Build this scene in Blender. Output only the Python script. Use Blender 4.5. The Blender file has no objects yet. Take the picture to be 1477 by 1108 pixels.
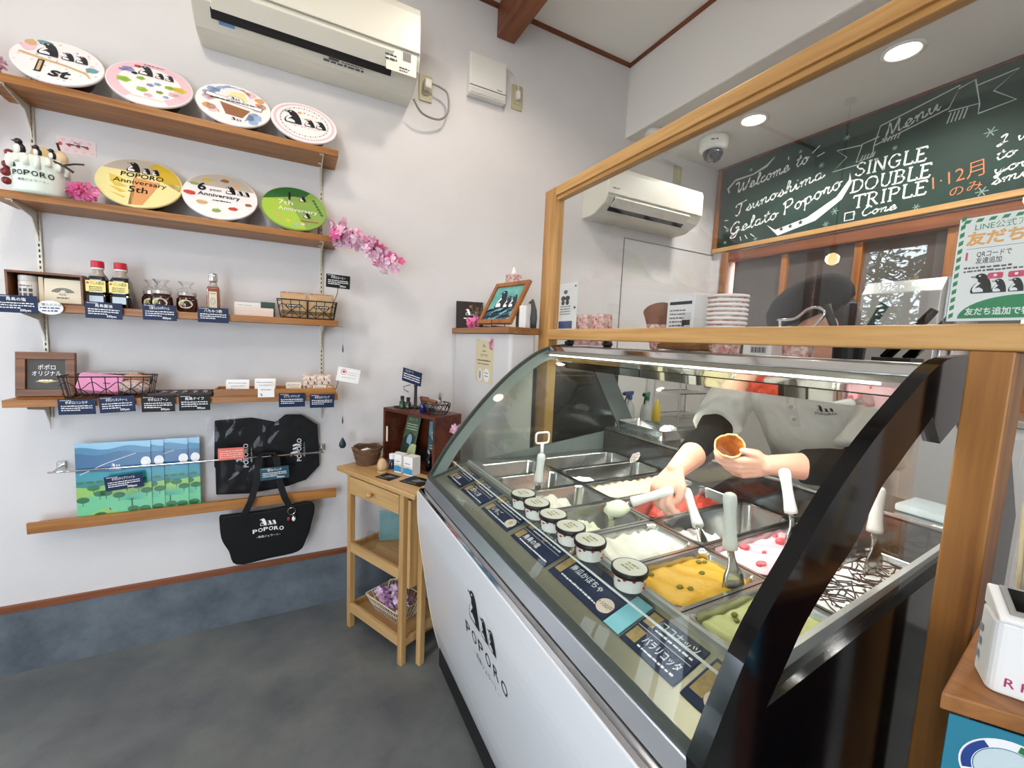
import bpy, math, random
from mathutils import Vector, Matrix, noise
random.seed(7)
SC = bpy.context.scene
COL = SC.collection
V = Vector
PI = math.pi
R = math.radians

# ------------------------------------------------------------------ camera, world, lights, exposure
cd = bpy.data.cameras.new('camera')
cam = bpy.data.objects.new('camera', cd)
COL.objects.link(cam)
cd.sensor_width = 36.0
cd.lens = 14.775
cd.clip_start = 0.01
def cam_matrix(yaw, pitch, roll, loc):
    cy, sy, cp, sp = math.cos(yaw), math.sin(yaw), math.cos(pitch), math.sin(pitch)
    f = V((sy*cp, cy*cp, -sp)); r = V((cy, -sy, 0)); d = -r.cross(f)
    c, s = math.cos(roll), math.sin(roll)
    r2 = c*r + s*d; d2 = -s*r + c*d
    m = Matrix((r2, -d2, -f)).transposed().to_4x4()
    m.translation = loc
    return m
cam.matrix_world = cam_matrix(R(27.731), R(5.697), R(-2.488), V((0, 0, 1.36)))
SC.camera = cam

SC.view_settings.view_transform = 'Standard'
SC.view_settings.look = 'None'
SC.view_settings.gamma = 1.0
SC.view_settings.use_curve_mapping = False
SC.view_settings.exposure = 0.04

W = bpy.data.worlds.new('sky'); SC.world = W
W.use_nodes = True
wn = W.node_tree.nodes; wl = W.node_tree.links
bg = wn['Background']
bg.inputs['Color'].default_value = (0.76, 0.87, 1.0, 1)
bg.inputs['Strength'].default_value = 15.0

def light(name, kind, loc, power, col=(1, 1, 1), target=None, **kw):
    l = bpy.data.lights.new(name, kind); l.energy = power; l.color = col
    for k, v in kw.items(): setattr(l, k, v)
    o = bpy.data.objects.new(name, l); COL.objects.link(o); o.location = loc
    if target is not None:
        o.rotation_euler = (V(target) - V(loc)).to_track_quat('-Z', 'Y').to_euler()
    return o
WARM = (1.0, 0.88, 0.76)
# spot lamp on the shop ceiling aimed at the shelf wall, and a round ceiling lamp near the case
light('spot_lamp_light', 'SPOT', (-0.55, 0.75, 3.02), 36, WARM, (-0.35, 2.21, 1.5), spot_size=R(130), spot_blend=0.6, shadow_soft_size=0.10)
light('ceiling_lamp_light', 'SPOT', (0.70, 1.40, 3.09), 33, WARM, (0.72, 1.30, 0), spot_size=R(150), spot_blend=0.5, shadow_soft_size=0.07)
# broad ceiling lamp behind the photographer
light('ceiling_panel_light', 'AREA', (-0.4, -0.7, 3.08), 16, (1.0, 0.92, 0.84), (-0.4, -0.7, 0), shape='RECTANGLE', size=1.2, size_y=0.6)
# kitchen downlights
for y in (1.647, 0.978, 0.30, -0.5):
    light('downlight_light', 'SPOT', (2.355, y, 2.665), 27, (1, 0.97, 0.93), (2.30, y, 0), spot_size=R(150), spot_blend=0.5, shadow_soft_size=0.05)
# cabinet strip lamp under the canopy of the display case
light('case_strip_light', 'AREA', (0.93, 0.86, 1.312), 6.2, (1.0, 0.97, 0.92), (1.28, 0.86, 0.9), shape='RECTANGLE', size=1.05, size_y=0.02)
# sky portals in the side window, the glazed entrance and the added window (no light of their own)
for (loc, sx, sy) in (((-2.11, 1.58, 1.55), 1.4, .48), ((-1.4, -1.71, 1.12), 1.0, 2.0), ((-2.11, -.75, 1.5), 1.0, .9)):
    p = light('daylight_portal', 'AREA', loc, 1, (1, 1, 1), (0, loc[1], loc[2]) if loc[0] < -2 else (loc[0], 0, loc[2]), shape='RECTANGLE', size=sx, size_y=sy)
    p.data.cycles.is_portal = True

# ------------------------------------------------------------------ materials
def lin(c):
    if isinstance(c, str):
        c = c.lstrip('#'); c = [int(c[i:i+2], 16) for i in (0, 2, 4)]
    return tuple(((x/255)/12.92 if x/255 <= 0.04045 else ((x/255+0.055)/1.055)**2.4) for x in c) + (1,)
MATS = {}
def mat(name, col='#808080', rough=0.5, metal=0.0, bump=0, bscale=60, mottle=0, mscale=6, col2=None, emit=0, coat=0, trans=0, spec=0.5, alpha=1):
    if name in MATS: return MATS[name]
    m = bpy.data.materials.new(name); m.use_nodes = True
    n = m.node_tree.nodes; l = m.node_tree.links
    b = n['Principled BSDF']
    c = lin(col)
    b.inputs['Base Color'].default_value = c
    b.inputs['Roughness'].default_value = rough
    b.inputs['Metallic'].default_value = metal
    b.inputs['Specular IOR Level'].default_value = spec
    b.inputs['Alpha'].default_value = alpha
    if coat: b.inputs['Coat Weight'].default_value = coat
    if trans: b.inputs['Transmission Weight'].default_value = trans
    if emit:
        b.inputs['Emission Color'].default_value = c; b.inputs['Emission Strength'].default_value = emit
    if bump or mottle:
        tc = n.new('ShaderNodeTexCoord')
    if mottle:
        nz = n.new('ShaderNodeTexNoise'); nz.inputs['Scale'].default_value = mscale; nz.inputs['Detail'].default_value = 8
        nz.inputs['Roughness'].default_value = 0.65
        rp = n.new('ShaderNodeValToRGB')
        c2 = lin(col2) if col2 else tuple(x*(1-mottle) for x in c[:3]) + (1,)
        rp.color_ramp.elements[0].color = c2; rp.color_ramp.elements[1].color = c
        rp.color_ramp.elements[0].position = 0.35; rp.color_ramp.elements[1].position = 0.65
        l.new(tc.outputs['Object'], nz.inputs['Vector']); l.new(nz.outputs['Fac'], rp.inputs['Fac'])
        l.new(rp.outputs['Color'], b.inputs['Base Color'])
    if bump:
        nb = n.new('ShaderNodeTexNoise'); nb.inputs['Scale'].default_value = bscale; nb.inputs['Detail'].default_value = 4
        bp = n.new('ShaderNodeBump'); bp.inputs['Strength'].default_value = bump; bp.inputs['Distance'].default_value = 0.004
        l.new(tc.outputs['Object'], nb.inputs['Vector']); l.new(nb.outputs['Fac'], bp.inputs['Height'])
        l.new(bp.outputs['Normal'], b.inputs['Normal'])
    MATS[name] = m
    return m
def wood(name, c1, c2, axis=0, scale=1.0, rough=0.42):
    if name in MATS: return MATS[name]
    m = bpy.data.materials.new(name); m.use_nodes = True
    n = m.node_tree.nodes; l = m.node_tree.links; b = n['Principled BSDF']
    b.inputs['Roughness'].default_value = rough
    tc = n.new('ShaderNodeTexCoord'); mp = n.new('ShaderNodeMapping')
    s = [28*scale]*3; s[axis] = 1.6*scale
    mp.inputs['Scale'].default_value = s
    n1 = n.new('ShaderNodeTexNoise'); n1.inputs['Scale'].default_value = 1.0; n1.inputs['Detail'].default_value = 6; n1.inputs['Distortion'].default_value = 0.6
    n2 = n.new('ShaderNodeTexNoise'); n2.inputs['Scale'].default_value = 5.0; n2.inputs['Detail'].default_value = 3
    mx = n.new('ShaderNodeMath'); mx.operation = 'MULTIPLY_ADD'; mx.inputs[1].default_value = 0.35
    rp = n.new('ShaderNodeValToRGB')
    rp.color_ramp.elements[0].color = lin(c2); rp.color_ramp.elements[0].position = 0.45
    rp.color_ramp.elements[1].color = lin(c1); rp.color_ramp.elements[1].position = 0.85
    bp = n.new('ShaderNodeBump'); bp.inputs['Strength'].default_value = 0.08; bp.inputs['Distance'].default_value = 0.003
    l.new(tc.outputs['Object'], mp.inputs['Vector']); l.new(mp.outputs['Vector'], n1.inputs['Vector']); l.new(mp.outputs['Vector'], n2.inputs['Vector'])
    l.new(n2.outputs['Fac'], mx.inputs[0]); l.new(n1.outputs['Fac'], mx.inputs[2])
    l.new(mx.outputs[0], rp.inputs['Fac']); l.new(rp.outputs['Color'], b.inputs['Base Color'])
    l.new(n1.outputs['Fac'], bp.inputs['Height']); l.new(bp.outputs['Normal'], b.inputs['Normal'])
    MATS[name] = m
    return m
def glass(name, tint=(1, 1, 1), base=0.04, gain=0.75, rough=0.0):
    """thin clear sheet: see-through with a Fresnel mirror on both faces"""
    if name in MATS: return MATS[name]
    m = bpy.data.materials.new(name); m.use_nodes = True
    n = m.node_tree.nodes; l = m.node_tree.links
    n.remove(n['Principled BSDF']); out = n['Material Output']
    t = n.new('ShaderNodeBsdfTransparent'); t.inputs['Color'].default_value = tuple(tint) + (1,)
    g = n.new('ShaderNodeBsdfGlossy'); g.inputs['Roughness'].default_value = rough
    lw = n.new('ShaderNodeLayerWeight'); lw.inputs['Blend'].default_value = 0.5
    p = n.new('ShaderNodeMath'); p.operation = 'POWER'; p.inputs[1].default_value = 5
    a = n.new('ShaderNodeMath'); a.operation = 'MULTIPLY_ADD'; a.inputs[1].default_value = gain; a.inputs[2].default_value = base
    mx = n.new('ShaderNodeMixShader')
    l.new(lw.outputs['Facing'], p.inputs[0]); l.new(p.outputs[0], a.inputs[0]); l.new(a.outputs[0], mx.inputs['Fac'])
    l.new(t.outputs[0], mx.inputs[1]); l.new(g.outputs[0], mx.inputs[2]); l.new(mx.outputs[0], out.inputs['Surface'])
    MATS[name] = m
    return m

# ------------------------------------------------------------------ mesh helpers
def link(name, me, mats, parent=None, smooth=False, bevel=0, seg=2, angle=35):
    o = bpy.data.objects.new(name, me); COL.objects.link(o)
    if not isinstance(mats, (list, tuple)): mats = [mats]
    if not me.materials:
        for m in mats: me.materials.append(m)
    if smooth:
        me.polygons.foreach_set('use_smooth', [True]*len(me.polygons))
    if parent is not None: o.parent = parent
    if bevel:
        b = o.modifiers.new('bevel', 'BEVEL'); b.width = bevel; b.segments = seg; b.limit_method = 'ANGLE'; b.angle_limit = R(angle)
    return o
class G:
    def __init__(s): s.v = []; s.f = []; s.m = []
    def add(s, vs, fs, mi=0):
        k = len(s.v); s.v += [tuple(x) for x in vs]
        for f in fs: s.f.append(tuple(i+k for i in f)); s.m.append(mi)
        return s
    def box(s, c, d, mi=0, rot=None, taper=1.0):
        hx, hy, hz = d[0]/2, d[1]/2, d[2]/2
        vs = []
        for z in (-1, 1):
            t = taper if z > 0 else 1
            for x, y in ((-1, -1), (1, -1), (1, 1), (-1, 1)): vs.append(V((x*hx*t, y*hy*t, z*hz)))
        if rot is not None: vs = [rot @ v for v in vs]
        c = V(c); vs = [v + c for v in vs]
        return s.add(vs, [(3, 2, 1, 0), (4, 5, 6, 7), (0, 1, 5, 4), (1, 2, 6, 5), (2, 3, 7, 6), (3, 0, 4, 7)], mi)
    def span(s, a, b, mi=0):
        a, b = V(a), V(b)
        return s.box((a+b)/2, b-a, mi)
    def tube(s, pts, r, n=8, mi=0, closed=False, cap=True):
        pts = [V(p) for p in pts]; N = len(pts)
        rs = r if isinstance(r, (list, tuple)) else [r]*N
        rings = []; prev = None
        for i, p in enumerate(pts):
            if closed: t = pts[(i+1) % N] - pts[i-1]
            else: t = pts[min(i+1, N-1)] - pts[max(i-1, 0)]
            if t.length < 1e-9: t = V((0, 0, 1))
            t.normalize()
            if prev is None:
                a = V((0, 0, 1)) if abs(t.z) < 0.9 else V((1, 0, 0))
                u = t.cross(a).normalized()
            else:
                u = (prev - t*prev.dot(t))
                u = u.normalized() if u.length > 1e-6 else t.orthogonal().normalized()
            prev = u; w = t.cross(u)
            rings.append([p + (u*math.cos(2*PI*k/n) + w*math.sin(2*PI*k/n))*rs[i] for k in range(n)])
        vs = [x for rg in rings for x in rg]; fs = []
        for i in range(N if closed else N-1):
            j = (i+1) % N
            for k in range(n):
                fs.append((i*n+k, i*n+(k+1) % n, j*n+(k+1) % n, j*n+k))
        if cap and not closed:
            fs.append(tuple(reversed(range(n)))); fs.append(tuple(range((N-1)*n, N*n)))
        return s.add(vs, fs, mi)
    def lathe(s, prof, n=24, o=(0, 0, 0), axis=(0, 0, 1), mi=0, sx=1, sy=1, ring=False):
        o = V(o); q = V((0, 0, 1)).rotation_difference(V(axis).normalized())
        vs = []; fs = []
        for r, z in prof:
            for k in range(n):
                vs.append(o + q @ V((r*sx*math.cos(2*PI*k/n), r*sy*math.sin(2*PI*k/n), z)))
        for i in range(len(prof)-1):
            for k in range(n): fs.append((i*n+k, i*n+(k+1) % n, (i+1)*n+(k+1) % n, (i+1)*n+k))
        if ring:
            L = len(prof)-1
            for k in range(n): fs.append((L*n+k, L*n+(k+1) % n, (k+1) % n, k))
            return s.add(vs, fs, mi)
        if prof[0][0] > 1e-6: fs.append(tuple(reversed(range(n))))
        if prof[-1][0] > 1e-6: fs.append(tuple(range((len(prof)-1)*n, len(prof)*n)))
        return s.add(vs, fs, mi)
    def ball(s, c, r, n=12, mi=0, rot=None):
        if not isinstance(r, (tuple, list)): r = (r, r, r)
        vs = []; fs = []; h = n//2; c = V(c)
        for i in range(h+1):
            a = PI*i/h
            for k in range(n):
                p = V((r[0]*math.sin(a)*math.cos(2*PI*k/n), r[1]*math.sin(a)*math.sin(2*PI*k/n), -r[2]*math.cos(a)))
                vs.append(c + (rot @ p if rot is not None else p))
        for i in range(h):
            for k in range(n): fs.append((i*n+k, i*n+(k+1) % n, (i+1)*n+(k+1) % n, (i+1)*n+k))
        return s.add(vs, fs, mi)
    def prism(s, pts, a, b, mi=0, fn=None):
        """polygon pts (2D) extruded between a and b; fn maps (u, v, w) to 3D"""
        fn = fn or (lambda u, v, w: (u, v, w)); n = len(pts)
        vs = [fn(u, v, a) for u, v in pts] + [fn(u, v, b) for u, v in pts]
        fs = [tuple(reversed(range(n))), tuple(range(n, 2*n))] + [(i, (i+1) % n, n+(i+1) % n, n+i) for i in range(n)]
        return s.add(vs, fs, mi)
    def loft(s, loops, mi=0, cap0=True, cap1=True, closed=True):
        n = len(loops[0]); vs = [p for lp in loops for p in lp]; fs = []
        for i in range(len(loops)-1):
            for k in range(n if closed else n-1): fs.append((i*n+k, i*n+(k+1) % n, (i+1)*n+(k+1) % n, (i+1)*n+k))
        if cap0: fs.append(tuple(reversed(range(n))))
        if cap1: fs.append(tuple(range((len(loops)-1)*n, len(loops)*n)))
        return s.add(vs, fs, mi)
    def mesh(s, name):
        me = bpy.data.meshes.new(name); me.from_pydata(s.v, [], s.f)
        me.polygons.foreach_set('material_index', s.m)
        return me
    def build(s, name, mats, parent=None, smooth=False, bevel=0, fix=True, **kw):
        me = s.mesh(name)
        if fix:
            import bmesh
            bm = bmesh.new(); bm.from_mesh(me); bmesh.ops.recalc_face_normals(bm, faces=bm.faces); bm.to_mesh(me); bm.free()
        return link(name, me, mats, parent, smooth, bevel, **kw)
def smooth3(pts, n=5):
    P = [V(p) for p in pts]; out = []
    for i in range(len(P)-1):
        p0, p1, p2, p3 = P[max(i-1, 0)], P[i], P[i+1], P[min(i+2, len(P)-1)]
        for k in range(n):
            t = k/n; out.append(.5*((2*p1)+(-p0+p2)*t+(2*p0-5*p1+4*p2-p3)*t*t+(-p0+3*p1-3*p2+p3)*t**3))
    return out + [P[-1]]
def rr(w, h, r, n=5, cx=0, cy=0):
    pts = []
    for (sx, sy, a0) in ((1, 1, 0), (-1, 1, 90), (-1, -1, 180), (1, -1, 270)):
        for k in range(n+1):
            a = R(a0 + 90*k/n)
            pts.append((cx + sx*(w/2-r) + r*math.cos(a), cy + sy*(h/2-r) + r*math.sin(a)))
    return pts
def arc(cx, cy, r, a0, a1, n=12, ry=None):
    return [(cx + r*math.cos(R(a0+(a1-a0)*k/n)), cy + (ry or r)*math.sin(R(a0+(a1-a0)*k/n))) for k in range(n+1)]
def thing(name, label, cat, loc=(0, 0, 0), rz=0, group=None):
    o = bpy.data.objects.new(name, None); COL.objects.link(o); o.empty_display_size = 0.05
    o.location = loc; o.rotation_euler = (0, 0, rz); o['label'] = label; o['category'] = cat
    if group: o['group'] = group
    return o
def tag(o, label, cat, group=None):
    o['label'] = label; o['category'] = cat
    if group: o['group'] = group
    return o
def struct(o): o['kind'] = 'structure'; return o
def stuff(o): o['kind'] = 'stuff'; return o

# ------------------------------------------------------------------ flat print: layered cut-out shapes and lettering
_T = {}
def glyphs(t, shear=0.0, bold=0.0, spacing=1.0):
    k = (t, shear, bold, spacing)
    if k in _T: return _T[k]
    c = bpy.data.curves.new('lettering', 'FONT'); c.body = t; c.size = 1.0; c.shear = shear; c.offset = bold; c.space_character = spacing
    c.resolution_u = 2 if len(t) > 3 else 3
    o = bpy.data.objects.new('lettering', c); COL.objects.link(o)
    dg = bpy.context.evaluated_depsgraph_get(); dg.update()
    me = bpy.data.meshes.new_from_object(o.evaluated_get(dg))
    vs = [(v.co.x, v.co.y) for v in me.vertices]; fs = [tuple(p.vertices) for p in me.polygons]
    bpy.data.objects.remove(o); bpy.data.curves.remove(c); bpy.data.meshes.remove(me)
    if not vs: vs = [(0, 0), (0.01, 0), (0, 0.01)]; fs = [(0, 1, 2)]
    xs = [v[0] for v in vs]; ys = [v[1] for v in vs]
    _T[k] = (vs, fs, min(xs), max(xs), min(ys), max(ys))
    return _T[k]
class F:
    def __init__(s): s.p = []
    def raw(s, vs, fs, m, l): s.p.append((vs, fs, m, l)); return s
    def poly(s, pts, m, l=0): return s.raw(list(pts), [tuple(range(len(pts)))], m, l)
    def rect(s, x, y, w, h, m, l=0): return s.poly([(x, y), (x+w, y), (x+w, y+h), (x, y+h)], m, l)
    def ell(s, cx, cy, rx, ry, m, l=0, n=20, rot=0):
        c, q = math.cos(rot), math.sin(rot)
        return s.poly([(cx + rx*math.cos(2*PI*k/n)*c - ry*math.sin(2*PI*k/n)*q, cy + rx*math.cos(2*PI*k/n)*q + ry*math.sin(2*PI*k/n)*c) for k in range(n)], m, l)
    def line(s, pts, w, m, l=0):
        pts = [V((p[0], p[1])) for p in pts]; N = len(pts); vs = []; fs = []
        ws = w if isinstance(w, (list, tuple)) else [w]*N
        for i, p in enumerate(pts):
            t = pts[min(i+1, N-1)] - pts[max(i-1, 0)]
            if t.length < 1e-9: t = V((1, 0))
            t.normalize(); nn = V((-t.y, t.x))*ws[i]/2
            vs += [tuple(p+nn), tuple(p-nn)]
        for i in range(N-1): fs.append((2*i, 2*i+1, 2*i+3, 2*i+2))
        return s.raw(vs, fs, m, l)
    def ring(s, cx, cy, r0, r1, m, l=0, n=40, ky=1.0, a0=0, a1=360):
        vs = []; fs = []
        for k in range(n+1):
            a = R(a0+(a1-a0)*k/n)
            vs += [(cx+r0*math.cos(a), cy+r0*ky*math.sin(a)), (cx+r1*math.cos(a), cy+r1*ky*math.sin(a))]
        for k in range(n): fs.append((2*k, 2*k+1, 2*k+3, 2*k+2))
        return s.raw(vs, fs, m, l)
    def text(s, t, x, y, h, m, l=2, align='C', w=None, shear=0, bold=0.0, rot=0, spacing=1.0, fn=None):
        """h: height of a capital; x, y: baseline anchor; w: force the width"""
        vs, fs, x0, x1, y0, y1 = glyphs(t, shear, bold, spacing)
        k = h/0.70; kx = k if w is None else w/max(1e-6, (x1-x0))
        ox = {'C': (x0+x1)/2, 'L': x0, 'R': x1}[align]; c, q = math.cos(rot), math.sin(rot)
        out = []
        for a, b in vs:
            u, v = (a-ox)*kx, b*k
            if fn: u, v = fn(u, v)
            out.append((x + u*c - v*q, y + u*q + v*c))
        return s.raw(out, fs, m, l)
    def words(s, x, y, w, h, m, l=2, seed=0):
        """a line of print too small to read: short dashes"""
        rnd = random.Random(seed*31+int(x*1e4)+int(y*1e4)); u = 0
        while u < w:
            d = h*rnd.uniform(0.7, 2.2); d = min(d, w-u)
            if d > h*0.3: s.rect(x+u, y+h*rnd.uniform(0, .15), d, h*rnd.uniform(.6, .85), m, l)
            u += d + h*rnd.uniform(0.25, 0.5)
        return s
    def build(s, name, mats, parent=None, O=(0, 0, 0), U=(1, 0, 0), Vv=(0, 0, 1), N=(0, -1, 0), eps=0.0003, fn=None):
        g = G(); O, U, Vv, N = V(O), V(U), V(Vv), V(N)
        for vs, fs, m, l in s.p:
            if fn: pts = [fn(a, b, eps*(l+1)) for a, b in vs]
            else: pts = [O + U*a + Vv*b + N*(eps*(l+1)) for a, b in vs]
            g.add(pts, fs, m)
        o = g.build(name, mats, parent, fix=False); o['kind'] = 'stuff'
        return o
PENG = [(-.30, 0), (.42, 0), (.40, .25), (.35, .5), (.27, .72), (.19, .88), (.08, .98), (-.05, 1), (-.16, .96), (-.22, .90), (-.40, .88), (-.36, .82), (-.22, .80), (-.13, .72), (-.12, .6), (-.24, .46), (-.33, .28), (-.35, .1)]
BELLY = [(-.12, .60), (.0, .50), (.08, .3), (.12, .07), (-.24, .06), (-.29, .2), (-.25, .38)]
FLIP = [(-.02, .5), (-.2, .26), (-.04, .31), (.12, .18), (.16, .4)]
def penguin(f, x, y, h, b, w, l=3):
    f.poly([(x+a*h, y+c*h) for a, c in PENG], b, l)
    f.poly([(x+a*h, y+c*h) for a, c in BELLY], w, l+1)
    f.poly([(x+a*h, y+c*h) for a, c in FLIP], b, l+2)
    f.ell(x-.07*h, y+.88*h, .045*h, .04*h, w, l+1, 8)
    f.poly([(x-.36*h, y+.865*h), (x-.22*h, y+.87*h), (x-.22*h, y+.83*h)], w, l+1)
def trio(f, x, y, h, b, w, l=3):
    penguin(f, x-.55*h, y, h, b, w, l); penguin(f, x+.2*h, y, h*.62, b, w, l); penguin(f, x+.72*h, y, h*.62, b, w, l)
def arched(k):
    return lambda u, v: (u, v - k*u*u)

# common materials
M_WHITE = mat('white_plastic', '#e4e2da', 0.4)
M_PAPER = mat('white_paper', '#efedea', 0.7)
M_CREAM = mat('cream_paper', '#e3d9bf', 0.7)
M_INK = mat('black_ink', '#14141a', 0.6)
M_NAVY = mat('navy_card', '#142548', 0.5, spec=.3)
M_BLACKCARD = mat('black_card', '#110f0c', 0.5, spec=.3)
M_TXT = mat('white_print', '#f2f2f2', 0.5)
M_STEEL = mat('brushed_steel', '#c2c2c0', 0.22, 1.0, bump=0.05, bscale=120)
M_CHROME = mat('chrome', '#d6d6d6', 0.08, 1.0)
M_BLK = mat('black_gloss', '#07080b', 0.10, spec=.35)
M_BLKMAT = mat('black_plastic', '#121214', 0.5)
M_WIRE = mat('brown_wire', '#2b1c14', 0.45, 0.4)
M_GREYP = mat('grey_plastic', '#8b8c89', 0.5)
W_SHELF = wood('oiled_shelf_wood', '#ae7433', '#7e4a18', 0)
W_SHELFY = wood('oiled_wood_along_y', '#a06a36', '#744420', 1)
W_FRAME_Y = wood('pale_cedar_along_y', '#d3a567', '#a9763a', 1, 0.8)
W_FRAME_Z = wood('pale_cedar_upright', '#cf9f60', '#a57239', 2, 0.8)
W_CART = wood('beech_along_x', '#cda873', '#b28750', 0)
W_CARTZ = wood('beech_upright', '#c9a36d', '#ae824c', 2)
W_DARK = wood('dark_red_wood', '#6b3218', '#3d170a', 0)
W_RED = wood('reddish_brown_wood', '#8a4d27', '#5f3015', 1)
W_REDX = wood('reddish_brown_wood_x', '#8a4d27', '#5f3015', 0)
W_REDZ = wood('reddish_brown_wood_z', '#a96b35', '#7c471f', 2)
W_BOX = wood('walnut_box', '#87552f', '#5a3418', 0)
M_PLASTER = mat('white_plaster', '#dcd8d6', 0.85, bump=0.12, bscale=220, mottle=0.05, mscale=3)
M_CEIL = mat('white_wallpaper_ceiling', '#f4f1ea', 0.9, bump=0.1, bscale=260)
# ------------------------------------------------------------------ setting
WY = 2.21          # shelf wall plane
KX = 2.835         # kitchen wall plane
def sbox(name, a, b, m, bevel=0):
    return struct(G().span(a, b).build(name, m, bevel=bevel))
M_CONC = mat('polished_concrete', '#767976', 0.30, mottle=0.5, mscale=2.6, bump=0.04, bscale=40, col2='#585b5f')
M_KICK = mat('raw_concrete', '#6b737a', 0.7, mottle=0.3, mscale=5, bump=0.15, bscale=50, col2='#4c545b')
sbox('floor', (-2.2, -1.7, -0.08), (3.0, 2.4, 0.0), M_CONC)
sbox('wall_back', (-2.2, WY, 0.275), (3.0, WY+0.12, 3.25), M_PLASTER)
sbox('baseboard_back', (-2.2, WY-0.012, 0.0), (KX, WY+0.1, 0.252), M_KICK)
sbox('trim_1', (-2.1, WY-0.016, 0.252), (0.9, WY+0.02, 0.276), W_REDX)
sbox('wall_right', (KX, -1.7, 0), (KX+0.15, 2.4, 1.02), M_PLASTER)
struct(G().span((KX, -1.7, 2.075), (KX+0.15, 2.4, 3.25)).build('wall_right', M_PLASTER))
struct(G().span((KX, -1.7, 1.02), (KX+0.15, 0.55, 2.075)).build('wall_right', M_PLASTER))
struct(G().span((KX, 2.12, 1.02), (KX+0.15, 2.4, 2.075)).build('wall_right', M_PLASTER))
for a, b in (((-2.2, -1.82, 0), (-1.9, -1.7, 3.25)), ((-.9, -1.82, 0), (3.0, -1.7, 3.25)), ((-1.9, -1.82, 2.15), (-.9, -1.7, 3.25))):
    struct(G().span(a, b).build('wall_front', M_PLASTER))
# left wall with windows, one of them added for daylight
for i, (a, b) in enumerate((((-2.22, -1.7, 0), (-2.1, -1.2, 3.25)), ((-2.22, -.3, 0), (-2.1, 1.34, 3.25)), ((-2.22, -1.2, 0), (-2.1, -.3, 1.0)), ((-2.22, -1.2, 2.05), (-2.1, -.3, 3.25)), ((-2.22, 1.82, .85), (-2.1, 2.05, 2.26)), ((-2.22, 2.19, 0), (-2.1, 2.4, 3.25)),
                            ((-2.22, 1.34, 0), (-2.1, 2.19, 0.85)), ((-2.22, 1.34, 2.26), (-2.1, 2.19, 3.25)))):
    sbox('wall_left', a, b, M_PLASTER)
M_PANE = glass('window_pane_glass', (.97, .98, .98))
def window(name, y0, y1, z0, z1, mull):
    w = bpy.data.objects.new(name, None); COL.objects.link(w); w.location = (-2.16, y0, z0); struct(w)
    H, L = z1-z0, y1-y0
    g = G().span((-.04, 0, 0), (.05, .05, H)).span((-.04, L-.05, 0), (.05, L, H)).span((-.04, .05, 0), (.05, L-.05, .06)).span((-.04, .05, H-.06), (.05, L-.05, H))
    g.build('window_frame', W_REDZ, w, bevel=.003)
    for k in mull: G().span((-.03, k*L-.025, .06), (.04, k*L+.025, H-.06)).build('mullion', W_REDZ, w, bevel=.003)
    ks = [0.0] + list(mull) + [1.0]
    for a, b in zip(ks, ks[1:]):
        G().span((-.004, max(.05, a*L+.025), .06), (.004, min(L-.05, b*L-.025), H-.06)).build('pane', M_PANE, w)
    return w
window('window_1', 1.34, 1.82, 0.85, 2.26, [])
window('window_4', -1.2, -.3, 1.0, 2.05, [0.5])  # unseen window, added to send more daylight onto the case front
window('window_3', 2.05, 2.19, 0.85, 2.26, [])
d = window('door_1', 0, 1.0, 0.0, 2.15, [0.5]); d.location = (-.9, -1.76, 0); d.rotation_euler = (0, 0, PI/2)
# ceilings: shop ceiling, kitchen soffit
sbox('ceiling', (-2.2, -1.7, 3.127), (1.915, 2.4, 3.25), M_CEIL)
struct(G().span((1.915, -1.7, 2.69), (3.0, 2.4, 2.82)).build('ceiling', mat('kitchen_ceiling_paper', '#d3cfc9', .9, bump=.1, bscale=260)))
struct(G().span((1.905, -1.7, 2.692), (1.93, 2.21, 3.14)).build('wall_right', M_CEIL))
sbox('trim_2', (-2.1, WY-0.02, 3.112), (1.90, WY, 3.13), W_REDX)
sbox('trim_3', (1.888, -1.7, 3.112), (1.908, WY, 3.13), W_RED)
b = G().span((0.978, -1.69, 2.97), (1.083, WY-.001, 3.14)).build('ceiling_beam', W_RED, bevel=.004)
struct(b)
# half-height stub wall with a wooden cap, beside the screen
g = G()
g.prism(rr(0.125, 0.66, 0.016, 4, 0.857, 1.876), 0, 1.392)
struct(g.build('wall_stub', M_PLASTER))
g = G().prism([(.775, 1.528), (.925, 1.528), (.925, WY-.001), (.775, WY-.001)], 1.394, 1.422)
tag(g.build('wall_cap_shelf', W_SHELFY, bevel=.003), 'reddish wooden cap board on the white stub wall by the screen', 'shelf')
# kitchen wall cladding panel seam
sbox('trim_4', (1.95, WY-.006, 0.9), (1.954, WY, 2.08), M_GREYP)
sbox('trim_5', (1.954, WY-.005, 2.075), (KX, WY, 2.079), M_GREYP)

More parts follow.
